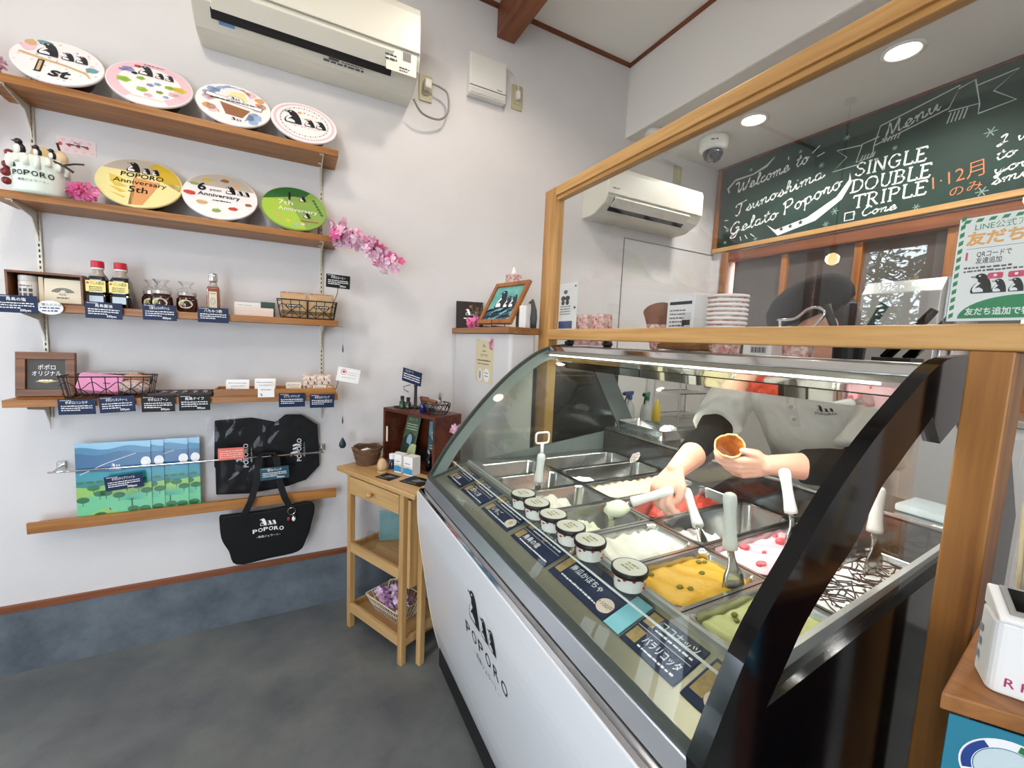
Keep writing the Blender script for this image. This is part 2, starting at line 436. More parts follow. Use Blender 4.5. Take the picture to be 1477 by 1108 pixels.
# ------------------------------------------------------------------ trees outside the left window
M_LEAF = mat('leaf_green', '#3a5a2c', 0.6); M_BARK = mat('bark', '#4a3a2a', 0.9)
def tree(x, y, h, label, seed):
    rnd = random.Random(seed); t = thing('garden_tree', label, 'tree', (x, y, -.3), 0)
    G().tube([(0, 0, 0), (.03, .02, h*.5), (0, .05, h)], [.07, .05, .02], 8).build('trunk', M_BARK, t)
    g = G(); tw = G()
    for i in range(44):
        z = h*rnd.uniform(.35, 1.0); a = rnd.uniform(0, 6.28); L = rnd.uniform(.3, .9)
        p0 = V((0, .03, z)); p1 = p0 + V((math.cos(a)*L, math.sin(a)*L, rnd.uniform(-.1, .4)))
        tw.tube([p0, (p0+p1)/2 + V((0, 0, .04)), p1], [.012, .008, .004], 5)
        for j in range(44):
            k = rnd.uniform(.2, 1.05); c = p0.lerp(p1, k) + V((rnd.uniform(-.12, .12), rnd.uniform(-.12, .12), rnd.uniform(-.12, .12)))
            d = V((rnd.uniform(-1, 1), rnd.uniform(-1, 1), rnd.uniform(-.8, .4))).normalized(); s = d.orthogonal().normalized()
            ln = rnd.uniform(.06, .11)
            g.add([c, c+d*ln*.5+s*ln*.16, c+d*ln, c+d*ln*.5-s*ln*.16], [(0, 1, 2, 3)])
    tw.build('branches', M_BARK, t)
    stuff(g.build('foliage', M_LEAF, t, fix=False))
tree(-3.3, 1.85, 2.6, 'leafy garden tree seen outside the shelf-side window, nearer one', 3)
tree(-5.7, 3.1, 3.2, 'leafy garden tree further back outside the shelf-side window', 5)
G().span((-9, -6, -.3), (-2.25, 8, -.26)).build('garden_ground', mat('gravel', '#7c7a70', 0.9, mottle=.4, mscale=8))
struct(bpy.data.objects['garden_ground'])

# ------------------------------------------------------------------ ceiling fittings
M_LAMP = mat('lamp_glow', '#fff6e8', 0.5, emit=9)
for i, (y, lab) in enumerate(((1.647, 'round recessed downlight in the kitchen ceiling, nearest the dome camera'), (0.978, 'round recessed downlight in the kitchen ceiling above the word Menu'), (0.30, 'round recessed kitchen downlight, third from the back wall'), (-0.5, 'round recessed kitchen downlight, furthest from the back wall'))):
    t = thing('downlight', lab, 'light', (2.355, y, 2.69), 0, 'kitchen downlights')
    G().lathe([(.062, .002), (.075, 0), (.078, -.006), (.064, -.010), (.058, -.004)], 32, ring=True).build('trim_ring', M_WHITE, t, smooth=True)
    G().lathe([(0, -.002), (.059, -.0025), (.0595, 0)], 32).build('diffuser', M_LAMP, t)
t = thing('smoke_detector', 'round white smoke detector at the kitchen ceiling edge by the back wall', 'detector', (1.99, 2.05, 2.69))
G().lathe([(0, 0), (.055, 0), (.055, -.018), (.047, -.032), (.02, -.038), (0, -.038)], 28).build('body', M_WHITE, t, smooth=True)
G().lathe([(.048, -.020), (.0485, -.026)], 28).build('vent_ring', M_GREYP, t)
t = thing('dome_camera', 'white dome security camera hanging from the kitchen ceiling', 'camera', (2.368, 1.913, 2.69))
G().lathe([(.085, 0), (.088, -.02), (.086, -.062), (.072, -.078), (.060, -.08)], 32).build('housing', M_WHITE, t, smooth=True)
G().lathe([(.062, -.078), (.060, -.10), (.045, -.128), (.022, -.142), (0, -.145)], 32).build('dome', mat('smoked_dome', '#1d232b', 0.05, coat=1), t, smooth=True)
G().ball((-.045, -.04, -.098), .017, 12).build('lens', mat('lens_glass', '#3b4a5a', 0.03, metal=.6), t, smooth=True)
f = F(); f.words(-.025, 0, .05, .012, 0, 0, 2)
f.build('marking', [mat('grey_print', '#555555')], t, O=(-.0885*.72, -.0885*.70, -.045), U=(.70, -.72, 0), N=(-.72, -.70, 0))
# spot lamp, round ceiling lamp and pendants of the shop
t = thing('spot_lamp', 'black ceiling spot lamp aimed at the shelves', 'light', (-.55, .75, 3.127))
G().lathe([(.03, 0), (.03, -.012), (.008, -.014), (.008, -.04)], 16).build('mount', M_BLKMAT, t)
d = (V((-.35, 2.21, 1.5))-V((-.55, .75, 3.127))).normalized()
G().lathe([(.018, -.05), (.03, -.045), (.034, .02), (.030, .02)], 20, (0, 0, -.06), d).build('shade', M_BLKMAT, t, smooth=True)
t = thing('ceiling_lamp', 'round white ceiling lamp above the stub wall and display case', 'light', (.70, 1.40, 3.127))
G().lathe([(.075, 0), (.085, -.004), (.085, -.02), (.072, -.024), (.070, -.012)], 32, ring=True).build('trim_ring', M_WHITE, t, smooth=True)
G().lathe([(0, -.016), (.071, -.016), (.0715, -.010)], 32).build('diffuser', M_LAMP, t)
M_BULB = mat('warm_bulb', '#ffcf8a', 0.2, emit=14)
for i, p in enumerate(((-1.5, 1.69, 2.05), (-1.6, .80, 2.25))):
    t = thing('pendant_lamp', ['pendant bulb lamp near the shelf-side window', 'pendant bulb lamp near the glazed door'][i], 'light', p)
    h = 3.127-p[2]
    G().tube([(0, 0, .10), (0, 0, h-.02)], .004, 6).build('cord', M_BLKMAT, t)
    G().lathe([(.035, h-.02), (.035, h)], 16).build('ceiling_cap', M_BLKMAT, t)
    G().lathe([(.016, .045), (.02, .06), (.02, .10), (.006, .11)], 16).build('socket', mat('aged_brass', '#6b4a22', .35, .8), t)
    G().ball((0, 0, 0), (.032, .032, .045), 16).build('bulb', M_BULB, t, smooth=True)
    light('pendant_light', 'POINT', (p[0], p[1], p[2]), 5, (1, .78, .5), shadow_soft_size=.04)

# ------------------------------------------------------------------ air conditioners
def aircon(name, label, x0, x1, yb, zb, zt, depth, seed):
    """wall split unit; local x along the wall, -y out of the wall"""
    L = x1-x0; H = zt-zb
    t = thing(name, label, 'air conditioner', (x0, yb, zb))
    ms = M_AC
    prof = [(0, 0), (0, H), (-depth*.86, H), (-depth*.97, H*.96), (-depth, H*.88), (-depth, H*.36)]
    low = [(-depth*.98, H*.30), (-depth*.90, H*.18), (-depth*.55, H*.02), (-depth*.4, 0)]
    fn = lambda u, v, w: (w, u, v)
    G().prism(prof + low, 0, L, 0, fn).build('body', ms, t, bevel=.006)
    # front panel, proud of the body
    fp = [(-depth-.004, H*.37), (-depth-.012, H*.37), (-depth-.012, H*.88), (-depth*.97-.008, H*.985), (-depth*.86, H+.006), (-depth*.86, H)]
    G().prism(fp, .003, L-.003, 0, fn).build('front_panel', ms, t, bevel=.004)
    # air outlet: dark slot with a vane
    G().prism([(-depth*.985, H*.31), (-depth*.76, H*.115), (-depth*.74, H*.075), (-depth*.99-.002, H*.27)], L*.07, L*.86, 0, fn).build('outlet_slot', M_DARKSLOT, t)
    va = [(-depth*1.03, H*.33), (-depth*1.05, H*.29), (-depth*.86, H*.13), (-depth*.84, H*.15)]
    G().prism(va, L*.075, L*.855, 0, fn).build('vane', ms, t, bevel=.002)
    return t, L, H
M_AC = mat('ivory_plastic', '#d9d6c8', 0.38); M_DARKSLOT = mat('dark_slot', '#0d0b0a', 0.6)
t, L, H = aircon('air_conditioner', 'large ivory wall air conditioner above the shelves', -.315, .512, WY, 2.485, 2.785, .235, 1)
f = F(); f.text('▲', .03, .0, .012, 0); f.words(.0, -.018, .05, .008, 0, 2, 4); f.rect(.075, -.02, .035, .035, 1); 
f.words(.0, -.035, .05, .010, 0, 2, 5); f.words(.06, -.055, .045, .006, 0, 2, 6); f.words(.06, -.066, .035, .006, 0, 2, 7)
f.build('marking', [M_INK, mat('grey_square', '#6b6b68')], t, O=(.675, -.2364, .088), eps=.0004)
G().prism([(-.2352, .015), (-.2355, .105), (-.231, .105), (-.231, .02)], .68, .81, 0, lambda u, v, w: (w, u, v)).build('display_panel', M_AC, t)
f = F(); f.words(0, 0, .16, .012, 0, 2, 8); f.rect(.02, .012, .04, .010, 0); f.words(.07, .014, .09, .006, 0, 2, 3)
f.rect(-.36, .01, .05, .012, 1)
f.build('caution_label', [mat('grey_print', '#555555'), mat('blue_print', '#5f8fc0')], t, O=(.44, -.148, .0145), U=(1, 0, 0), Vv=(0, -.875, .484), N=(0, -.484, -.875))
t2, L, H = aircon('air_conditioner', 'white air conditioner on the kitchen side wall behind the glass screen', 1.597, 2.384, WY, 2.137, 2.385, .235, 2)
f = F(); f.words(0, 0, .05, .010, 0, 2, 4); f.build('marking', [mat('grey_print', '#555555')], t2, O=(.03, -.2472, .12))
M_PLATE = mat('beige_switch_plate', '#b9b191', 0.45)
def outlet(x0, x1, z0, z1, label):
    t = thing('wall_outlet', label, 'outlet', ((x0+x1)/2, WY, (z0+z1)/2)); w, h = x1-x0, z1-z0
    G().prism(rr(w, h, .006), 0, -.008, 0, lambda u, v, q: (u, q, v)).build('plate', M_PLATE, t, bevel=.002)
    G().prism(rr(w*.42, h*.55, .004), -.008, -.011, 0, lambda u, v, q: (u, q, v)).build('socket_insert', mat('beige_insert', '#c6bf9f', .4), t)
    return t
t = outlet(.567, .634, 2.538, 2.661, 'beige wall outlet right of the large air conditioner')
t = thing('power_cord', 'grey cable looping from the large air conditioner to its outlet', 'cable', (.6, WY-.02, 2.6))
G().tube(smooth3([(-.080, -.07, -.112), (-.03, -.05, -.155), (.06, -.03, -.15), (.105, -.025, -.10), (.10, -.03, -.02), (.06, -.032, .0), (.02, -.03, .005)]), .005, 8).build('cable', mat('grey_cable', '#8b8880', .5), t, smooth=True)
G().box((.003, -.012, .005), (.036, .034, .045)).build('plug', M_AC, t, bevel=.006)
t = thing('wifi_router', 'flat white wall box between the large air conditioner and the ceiling beam', 'router', (.922, WY, 2.73))
G().span((-.105, -.045, -.10), (.105, 0, .10)).build('body', M_WHITE, t, bevel=.006)
G().span((-.104, -.048, -.062), (.104, -.044, -.058)).build('seam', M_GREYP, t)
G().span((-.10, -.049, -.095), (.10, -.044, -.070)).build('lower_panel', mat('white_ridge', '#cfcdc4', .4), t, bevel=.003)
f = F(); f.words(0, 0, .03, .006, 0); f.build('marking', [mat('grey_print', '#555555')], t, O=(.05, -.0452, -.05))
outlet(1.079, 1.147, 2.64, 2.768, 'beige wall outlet beside the flat white wall box')
t = thing('power_cord', 'thin white cable from the flat white wall box to its outlet', 'cable', (1.03, WY-.02, 2.75))
G().tube([(0, -.005, .07), (.03, -.008, .065), (.06, -.008, .05), (.075, -.01, .01), (.078, -.012, -.03)], .003, 6).build('cable', M_WHITE, t, smooth=True)
G().box((.078, -.006, -.045), (.022, .024, .04)).build('plug', M_WHITE, t, bevel=.004)
outlet(2.353, 2.428, 2.51, 2.626, 'beige wall plate above the kitchen air conditioner')

# ------------------------------------------------------------------ shelf unit on the back wall
M_RAIL = mat('cream_steel', '#cfc8b6', 0.4, 0.3); M_SLOT = mat('slot_dark', '#2a2724', 0.8)
for i, x in enumerate((-.815, .1235)):
    t = thing('shelf_rail', ['slotted cream steel wall rail at the left end of the shelves', 'slotted cream steel wall rail at the right end of the shelves'][i], 'rail', (x, WY, 1.0), 0, 'slotted shelf rails')
    G().span((-.007, -.011, .0), (.007, 0, 1.26)).build('channel', M_RAIL, t, bevel=.001)
    g = G()
    for k in range(62): g.span((-.002, -.0116, .012+.02*k), (.0022, -.0110, .022+.02*k))
    stuff(g.build('slots', M_SLOT, t))
SHZ = [2.143, 1.783, 1.421, 1.090]
names = ['top wall shelf carrying four round tubs', 'second wall shelf carrying the white cup figure and three round tubs', 'third wall shelf carrying bottles and jars', 'lowest wall shelf carrying the framed sign and trays']
for z, lab in zip(SHZ, names):
    t = thing('wall_shelf', 'oiled wooden ' + lab, 'shelf', (-.87, WY, z), 0, 'wooden wall shelves')
    G().span((0, -.176, -.026), (1.052, -.0005, 0)).build('board', W_SHELF, t, bevel=.0015)
    for x in (.055, .9935):
        g = G().prism([(-.012, -.027), (-.165, -.027), (-.165, -.034), (-.05, -.055), (-.02, -.105), (-.012, -.135)], x-.0015, x+.0015, 0, lambda u, v, w: (w, u, v))
        g.span((x-.014, -.17, -.029), (x+.0015, -.158, -.026)).span((x-.014, -.06, -.029), (x+.0015, -.048, -.026))
        g.build('bracket', M_RAIL, t)
t = thing('display_ledge', 'oiled wooden display ledge below the chrome rail, holding folders and bags', 'ledge', (-.87, WY, .60))
G().span((0, -.075, -.022), (1.053, -.0005, -.004)).build('board', W_SHELF, t, bevel=.001)
G().span((0, -.087, -.022), (1.053, -.073, .020)).build('front_lip', W_SHELF, t, bevel=.0015)
t = thing('chrome_rail', 'thin chrome bar across the folders and black bags', 'rail', (-.80, WY, .80))
G().tube([(-.012, -.066, .0), (.05, -.068, .0), (.5, -.068, .0), (.93, -.068, .0)], .004, 10).build('bar', M_CHROME, t, smooth=True)
for x in (.005, .925):
    G().box((x, -.006, .012), (.026, .012, .03)).build('mount', M_STEEL, t, bevel=.002)
    G().tube([(x, -.01, .01), (x, -.066, .002)], .004, 8).build('stem', M_CHROME, t)
# ------------------------------------------------------------------ gelato display case
Y0, Y1 = 0.30, 1.465
M_PANEL = mat('white_enamel', '#e6e8ea', 0.22, coat=0.4)
M_CREAMEDGE = mat('cream_edge', '#d9d2bd', 0.4)
M_ALU = mat('anodised_aluminium', '#c9cfd6', 0.28, 0.85)
M_CASEGREY = mat('case_grey', '#5d6461', 0.35)
M_GLASS = glass('clear_case_glass', (.955, .985, .97), 0.014, 0.16)
M_WELL = mat('dark_well', '#23211f', 0.4)
M_TXTDARK = mat('dark_print', '#222226', 0.5)
case = thing('gelato_display_case', 'long curved-glass gelato display case with white front and black end', 'display case', (0, 0, 0))
PP = [(.405, .800), (.406, .745), (.411, .660), (.434, .500), (.475, .264), (.528, .067)]
def interp(tab, z):
    for (x0, z0), (x1, z1) in zip(tab, tab[1:]):
        if z1 <= z <= z0: return x0 + (x1-x0)*(z0-z)/(z0-z1)
    return tab[0][0]
# smooth front profile
def spline(pts, n=6):
    out = []; P = [V((a, b)) for a, b in pts]
    for i in range(len(P)-1):
        p0 = P[max(i-1, 0)]; p1 = P[i]; p2 = P[i+1]; p3 = P[min(i+2, len(P)-1)]
        for k in range(n):
            t = k/n
            out.append(tuple(.5*((2*p1)+(-p0+p2)*t+(2*p0-5*p1+4*p2-p3)*t*t+(-p0+3*p1-3*p2+p3)*t**3)))
    out.append(tuple(P[-1])); return out
PPs = spline(PP, 4)
xz = lambda u, v, w: (u, w, v)
G().prism(PPs + [(x+.022, z) for x, z in reversed(PPs)], Y0-.01, Y1+.012, 0, xz).build('front_panel', [M_PANEL], case, bevel=.003)
G().prism([(x-.001, z) for x, z in PPs] + [(x+.023, z) for x, z in reversed(PPs)], Y1+.0125, Y1+.02, 0, xz).build('panel_end_trim', [M_CREAMEDGE], case, bevel=.002)
f = F()
trio(f, -.005, .628, .088, 0, 1)
lett = 'POPORO'
for i, ch in enumerate(lett):
    u = -.112 + i*.0448; f.text(ch, u, .560 - .35*u*u + .003, .034, 0, 2, w=.031 if ch != 'R' else .028, bold=.004)
f.text('~ 角島ジェラート ~', 0, .522, .013, 0, 2, bold=-.004)
f.build('logo_print', [M_INK, M_PANEL], case, fn=lambda u, v, w: (interp(PP, v)-.0008-w, .887-u, v))
stuff(case.children[-1])
G().span((.50, Y0, .09), (1.36, Y1, .62)).build('body', [M_BLKMAT], case)
G().span((.575, Y0+.02, .0), (1.34, Y1-.02, .09)).build('toe_kick', [mat('dark_toe', '#191b1c', .35)], case)
# chrome line, aluminium bumper rail and glass lip
G().prism([(.408, .802), (.430, .802), (.430, .810), (.412, .810)], Y0, Y1+.01, 0, xz).build('chrome_trim', [M_CHROME], case)
G().prism([(.426, .812), (.4385, .846), (.458, .848), (.462, .812)], Y0, Y1+.01, 0, xz).build('bumper_rail', [M_ALU], case, bevel=.003)
G().prism([(.441, .846), (.436, .856), (.446, .866), (.455, .850)], Y0+.004, Y1-.004, 0, xz).build('glass_lip', [mat('dark_seal', '#3a423d', .4)], case)
# sloping label ledge and well
G().prism([(.450, .846), (.590, .893), (.590, .880), (.455, .835)], Y0+.012, Y1-.012, 0, xz).build('label_ledge', [mat('olive_steel', '#8d8b7c', .3, .55)], case)
G().prism([(.588, .878), (.588, .905), (.597, .905), (.597, .878)], Y0+.012, Y1-.012, 0, xz).build('ledge_edge_strip', [mat('acrylic_strip', '#e8e8e4', .1)], case, bevel=.001)
g = G().span((.585, Y0+.004, .62), (1.262, Y1-.004, .70))
g.span((.585, Y0+.004, .70), (.592, Y1-.004, .878)).span((1.248, Y0+.004, .70), (1.262, Y1-.004, .888))
g.span((.592, Y0+.003, .70), (1.248, Y0+.0095, .886)).span((.592, 1.409, .70), (1.248, Y1-.004, .884))
g.build('well', [M_WELL], case)
g = G().span((.50, Y0+.004, .621), (.584, Y1-.004, .845)); g.build('front_chamber', [M_BLKMAT], case)
G().span((.850, Y0+.01, .862), (.856, 1.409, .884)).build('divider_bar', [M_STEEL], case)
G().span((1.2485, Y0+.004, .889), (1.268, Y1-.004, .985)).build('rear_riser', [mat('dark_riser', '#2a2622', .12, coat=.6)], case)
G().span((1.255, Y0+.004, .9855), (1.415, Y1-.004, .997)).build('rear_ledge', [M_STEEL], case, bevel=.003)
G().span((1.263, Y0+.004, .70), (1.40, Y1-.004, .985)).build('rear_cabinet', [M_BLKMAT], case)
G().span((.592, 1.410, .8845), (1.248, Y1-.004, .899)).build('far_sill', [M_STEEL], case, bevel=.002)
G().span((.530, Y0+.012, .9055), (.598, Y1-.012, .909)).build('acrylic_shelf', [glass('acrylic_sheet', (.97, .985, .98), .05, .5)], case)
G().span((.5285, Y0+.012, .9050), (.5298, Y1-.012, .9095)).build('acrylic_edge', [mat('acrylic_strip')], case)
# curved front glass, as a bent sheet
OUT = [(.438, .856), (.470, .905), (.51, .963), (.563, 1.032), (.61, 1.087), (.659, 1.143), (.72, 1.203), (.774, 1.251), (.83, 1.291), (.88, 1.318), (.935, 1.336)]
OUTs = spline(OUT, 3)
def offs(tab, d):
    r = []
    for i, (x, z) in enumerate(tab):
        a = V(tab[max(i-1, 0)]); b = V(tab[min(i+1, len(tab)-1)]); t = (b-a).normalized()
        r.append((x + t.y*d, z - t.x*d))
    return r
lo = offs(OUTs, .005)
o = G().prism(OUTs + lo[::-1], Y0+.002, Y1-.006, 0, xz).build('curved_front_glass', [M_GLASS], case)
for p in o.data.polygons: p.use_smooth = abs(p.normal.y) < .5
# canopy
G().prism([(.930, 1.331), (.938, 1.350), (.985, 1.352), (.985, 1.338), (.945, 1.325)], Y0, Y1, 0, xz).build('canopy_front_rail', [M_CHROME], case, bevel=.0015)
G().prism([(.905, 1.319), (.928, 1.330), (.943, 1.3245), (.92, 1.309)], Y0+.004, Y1-.006, 0, xz).build('canopy_lower_rail', [M_ALU], case, bevel=.001)
G().span((.985, Y0, 1.340), (1.205, Y1, 1.354)).build('canopy_top', [mat('satin_steel', '#b9b8b3', .35, .8)], case, bevel=.002)
g = G().add([(.948, Y0+.02, 1.320), (.975, Y0+.02, 1.292), (.975, Y1-.02, 1.292), (.948, Y1-.02, 1.320)], [(0, 1, 2, 3)])
g.add([(.978, Y0+.02, 1.289), (1.01, Y0+.02, 1.262), (1.01, Y1-.02, 1.262), (.978, Y1-.02, 1.289)], [(0, 1, 2, 3)])
g.span((1.0105, Y0+.02, 1.262), (1.02, Y1-.02, 1.339))
g.build('lamp_reflector', [mat('mirror_steel', '#cfcfca', .04, 1.0)], case, fix=False)
G().span((.905, Y0+.05, 1.3135), (.925, Y1-.05, 1.3165)).build('strip_lamp', [mat('strip_glow', '#fff4df', .5, emit=5)], case)
# end frames
FO = [(.438, .850), (.51, .968), (.61, 1.093), (.69, 1.178), (.78, 1.258), (.88, 1.325), (.96, 1.353), (1.06, 1.365)]
FI = [(.556, .872), (.598, .915), (.655, .985), (.765, 1.085), (.828, 1.155), (.907, 1.213), (.955, 1.247), (.985, 1.264)]
FOs, FIs = spline(FO, 4), spline(FI, 4)
FNO = [(.415, .876), (.455, .955), (.498, 1.025), (.565, 1.097), (.632, 1.168), (.725, 1.243), (.817, 1.302), (.878, 1.338), (.936, 1.361), (1.02, 1.371)]
FNI = [(.533, .910), (.572, .965), (.606, 1.010), (.662, 1.058), (.713, 1.098), (.766, 1.168), (.805, 1.195), (.842, 1.221), (.88, 1.246), (.914, 1.270)]
FNOs, FNIs = spline(FNO, 4), spline(FNI, 4)
def end_frame(name, m, y0, y1, wide=True):
    g = G()
    for i in range(len(FNOs)-1):
        g.prism([FNOs[i], FNOs[i+1], FNIs[i+1], FNIs[i]], y0, y1, 0, xz)
    g.prism([(.914, 1.270), (1.02, 1.371), (1.205, 1.371), (1.245, 1.29), (1.06, 1.275), (.958, 1.222)], y0, y1, 0, xz)
    g.prism([(1.205, 1.371), (1.44, 1.02), (1.345, 1.015), (1.06, 1.275)], y0, y1, 0, xz)
    # lower side down to the floor
    side = [(x+.0235, z) for x, z in PPs if z < .845]
    g.prism([(.415, .876), (.533, .910), (1.345, 1.015), (1.44, 1.02), (1.44, .09), (.545, .09)] + [(x+.024, z) for x, z in reversed(PPs)], y0, y1, 0, xz)
    return g.build(name, [m], case)
end_frame('black_end_frame', M_BLK, Y0-.022, Y0)
# far end: dark seal, pale band, rear leg, low side
FOf = [p for p in FOs]
def strip(name, m, d0, d1, y0, y1):
    a, b = offs(FOf, d0), offs(FOf, d1); g = G()
    for i in range(len(a)-1): g.prism([a[i], a[i+1], b[i+1], b[i]], y0, y1, 0, xz)
    return g.build(name, [m], case)
strip('far_end_seal', mat('dark_seal', '#2a302d', .4), 0, .012, Y1, Y1+.012)
strip('far_end_band', mat('pale_end_band', '#8f9894', .3), .012, .052, Y1+.001, Y1+.010)
g = G().prism([(1.05, 1.362), (1.205, 1.365), (1.44, .99), (1.345, .985), (1.13, 1.325), (1.04, 1.315)], Y1, Y1+.012, 0, xz)
g.prism([(.446, .850), (.560, .885), (1.345, .985), (1.44, .99), (1.44, .09), (.545, .09)] + [(x+.024, z) for x, z in reversed(PPs)], Y1, Y1+.012, 0, xz)
g.build('grey_end_frame', [M_CASEGREY], case)
fin = offs(FOf, .053)
hole_far = [p for p in fin if p[1] > .905] + [(1.128, 1.322), (1.344, .987), (.565, .888)]
hole = FNIs + [(1.06, 1.275), (1.345, 1.015)]
G().prism(hole, Y0-.014, Y0-.010, 0, xz).build('end_glass', [glass('end_glass', (.97, .99, .98), .05, .7)], case)
G().prism(hole_far, Y1+.004, Y1+.008, 0, xz).build('end_glass', [glass('far_end_glass', (.86, .90, .88), .05, .7)], case)
G().prism([(.56, .868), (1.25, .965), (1.25, 1.010), (.585, .940)], Y0+.0005, Y0+.0095, 0, xz).build('near_sill', [mat('satin_sill', '#cfcfcc', .3, .55)], case)
# ------------------------------------------------------------------ pans
PY = [1.406, 1.250, 1.094, .938, .782, .626, .470, .314]
def pan(x0, x1, y0, y1, label, ztop=.900, depth=.115):
    cx, cy = (x0+x1)/2, (y0+y1)/2; w, h = x1-x0-.003, y1-y0-.003
    t = thing('gelato_pan', label, 'pan', (cx, cy, ztop-depth), 0, 'steel gelato pans')
    L = lambda ww, hh, r, z: [(a, b, z) for a, b in rr(ww, hh, r, 6)]
    loops = [L(w-.016, h-.016, .024, depth-.006), L(w, h, .006, depth-.003), L(w, h, .006, depth), L(w-.016, h-.016, .024, depth), L(w-.022, h-.022, .026, depth-.004),
             L(w-.034, h-.034, .03, .012), L(w-.05, h-.05, .03, .002), L(w-.048, h-.048, .03, .0), L(w-.030, h-.030, .03, .010), L(w-.0185, h-.0185, .026, depth-.006)]
    g = G(); g.loft(loops[:2]+loops[2:7], 0, False, True); g.loft(loops[7:], 0, True, False)
    g.build('pan_body', [M_STEEL], t, smooth=False, bevel=0)
    o = t.children[0]
    for p in o.data.polygons: p.use_smooth = True
    o.modifiers.new('edges', 'EDGE_SPLIT').split_angle = R(40)
    return t
pn = {}
fr = ['far-end steel pan in the front row, nearly empty', 'second front-row steel pan from the far end, with green smears', 'third front-row steel pan from the far end, part filled with white', 'front-row steel pan where the worker is scooping', 'front-row steel pan full of white ridged gelato', 'front-row steel pan holding yellow gelato', 'front-row steel pan nearest the black end, holding pale green gelato']
bk = ['far-end steel pan in the back row, nearly scooped out', 'second back-row steel pan from the far end, with a white lump', 'back-row steel pan full of cream ridged gelato', 'back-row steel pan holding red sorbet', 'back-row steel pan, mostly emptied, with a spatula lying in it', 'back-row steel pan holding pink gelato with berries', 'back-row steel pan nearest the black end, holding chocolate-striped gelato']
for i in range(7):
    pn['f', i] = pan(.598, .8525, PY[i+1], PY[i], fr[i]); pn['b', i] = pan(.8535, 1.246, PY[i+1], PY[i], bk[i])
# gelato fills: height fields clipped to the pan's rounded outline
def gelato(row, i, label, col, hf, col2=None, rough=.42, nx=44, ny=26, mask=None, subs=.10):
    x0, x1 = (.598, .8525) if row == 'f' else (.8535, 1.246)
    y1, y0 = PY[i], PY[i+1]; cx, cy = (x0+x1)/2, (y0+y1)/2; w, h = x1-x0-.034, y1-y0-.034
    t = thing('gelato', label, 'gelato', (cx, cy, .79), 0, 'gelato in the pans')
    m = mat('gelato_' + col.strip('#'), col, rough, mottle=.10, mscale=22, col2=col2, bump=.25, bscale=160, spec=.35)
    rc = .03; g = G(); vs = []; idx = {}
    for a in range(nx+1):
        for b in range(ny+1):
            u, v = a/nx, b/ny
            X, Yv = (u-.5)*w, (v-.5)*h
            dx, dy = max(0, abs(X)-(w/2-rc)), max(0, abs(Yv)-(h/2-rc))   # pull the corners in to the pan's rounding
            d = math.hypot(dx, dy)
            if d > rc and d > 0:
                X = math.copysign(w/2-rc + dx/d*rc, X); Yv = math.copysign(h/2-rc + dy/d*rc, Yv)
            z = hf(u, v, cx+X, cy+Yv)
            z = max(.006, z); kx = (w-.016*(1-z/.112))/w; ky = (h-.016*(1-z/.112))/h
            idx[a, b] = len(vs); vs.append((X*kx, Yv*ky, z))
    fs = [(idx[a, b], idx[a+1, b], idx[a+1, b+1], idx[a, b+1]) for a in range(nx) for b in range(ny)]
    rim = [idx[a, 0] for a in range(nx)] + [idx[nx, b] for b in range(ny)] + [idx[a, ny] for a in range(nx, 0, -1)] + [idx[0, b] for b in range(ny, 0, -1)]
    k = len(vs)
    vs += [(vs[q][0]*.93, vs[q][1]*.90, .0035) for q in rim]
    n = len(rim)
    fs += [(rim[(q+1) % n], rim[q], k+q, k+(q+1) % n) for q in range(n)] + [tuple(reversed(range(k, k+n)))]
    g.add(vs, fs)
    g.build('fill', [m], t, smooth=True)
    return t
nz = lambda x, y, s, q=0.0: noise.noise(V((x*s, y*s, q)))
def ridged(top, amp, ang=0.3, freq=95, seed=0, swell=.006):
    def hf(u, v, x, y):
        a = x*math.cos(ang) + y*math.sin(ang) + .012*nz(x, y, 14, seed)
        e = min(1, min(u, 1-u, v*.7, (1-v)*.7)*14)
        r = abs(math.sin(a*freq + 2*nz(x, y, 9, seed+3)))
        return top - .012*(1-e) + amp*(.5-r) + swell*nz(x, y, 12, seed+7) + .0012*nz(x, y, 120, seed)
    return hf
def heap(base, lumps, rough=.004, seed=0):
    def hf(u, v, x, y):
        z = base
        for (cu, cv, ru, rv, hh) in lumps:
            d = ((u-cu)/ru)**2 + ((v-cv)/rv)**2 + .35*nz(x, y, 30, seed+hh*50)
            z = max(z, base + hh*max(0, 1-d*d))
        return z + (rough*nz(x, y, 60, seed) + rough*.5*nz(x, y, 140, seed+1))*(1 if z > base+.003 else .15)
    return hf
IV, WH = '#efe6cf', '#f1efe9'
gelato('f', 0, 'thin ivory leftover in the far front pan', IV, heap(.006, [(.15, .8, .35, .3, .05)], .004, 1))
gelato('f', 1, 'thin olive-green leftover smears in the second front pan', '#8a8c3a', heap(.006, [(.1, .4, .28, .5, .03)], .003, 2))
gelato('f', 2, 'white gelato with a scooped-out hollow in the third front pan', '#f0eee0', heap(.010, [(.22, .5, .52, .8, .095)], .010, 3))
gelato('f', 3, 'pale green-white gelato being scooped by the worker', '#e6ebd2', heap(.010, [(.18, .5, .50, .9, .080), (.55, .35, .25, .3, .05)], .012, 4))
gelato('f', 4, 'white gelato with long spatula ridges in the front row', '#f2f0e4', ridged(.106, .008, -.25, 80, 5))
gelato('f', 5, 'golden yellow gelato with green bits', '#e7b63a', ridged(.106, .004, .5, 60, 6), col2='#dca52b')
gelato('f', 6, 'pale green gelato with pistachio pieces', '#c9cb8e', lambda u, v, x, y: ridged(.106, .004, .4, 60, 7)(u, v, x, y) - (.03 if (u-.95)**2/.03+(v-.75)**2/.1 < 1 else 0), col2='#bcbf7c')
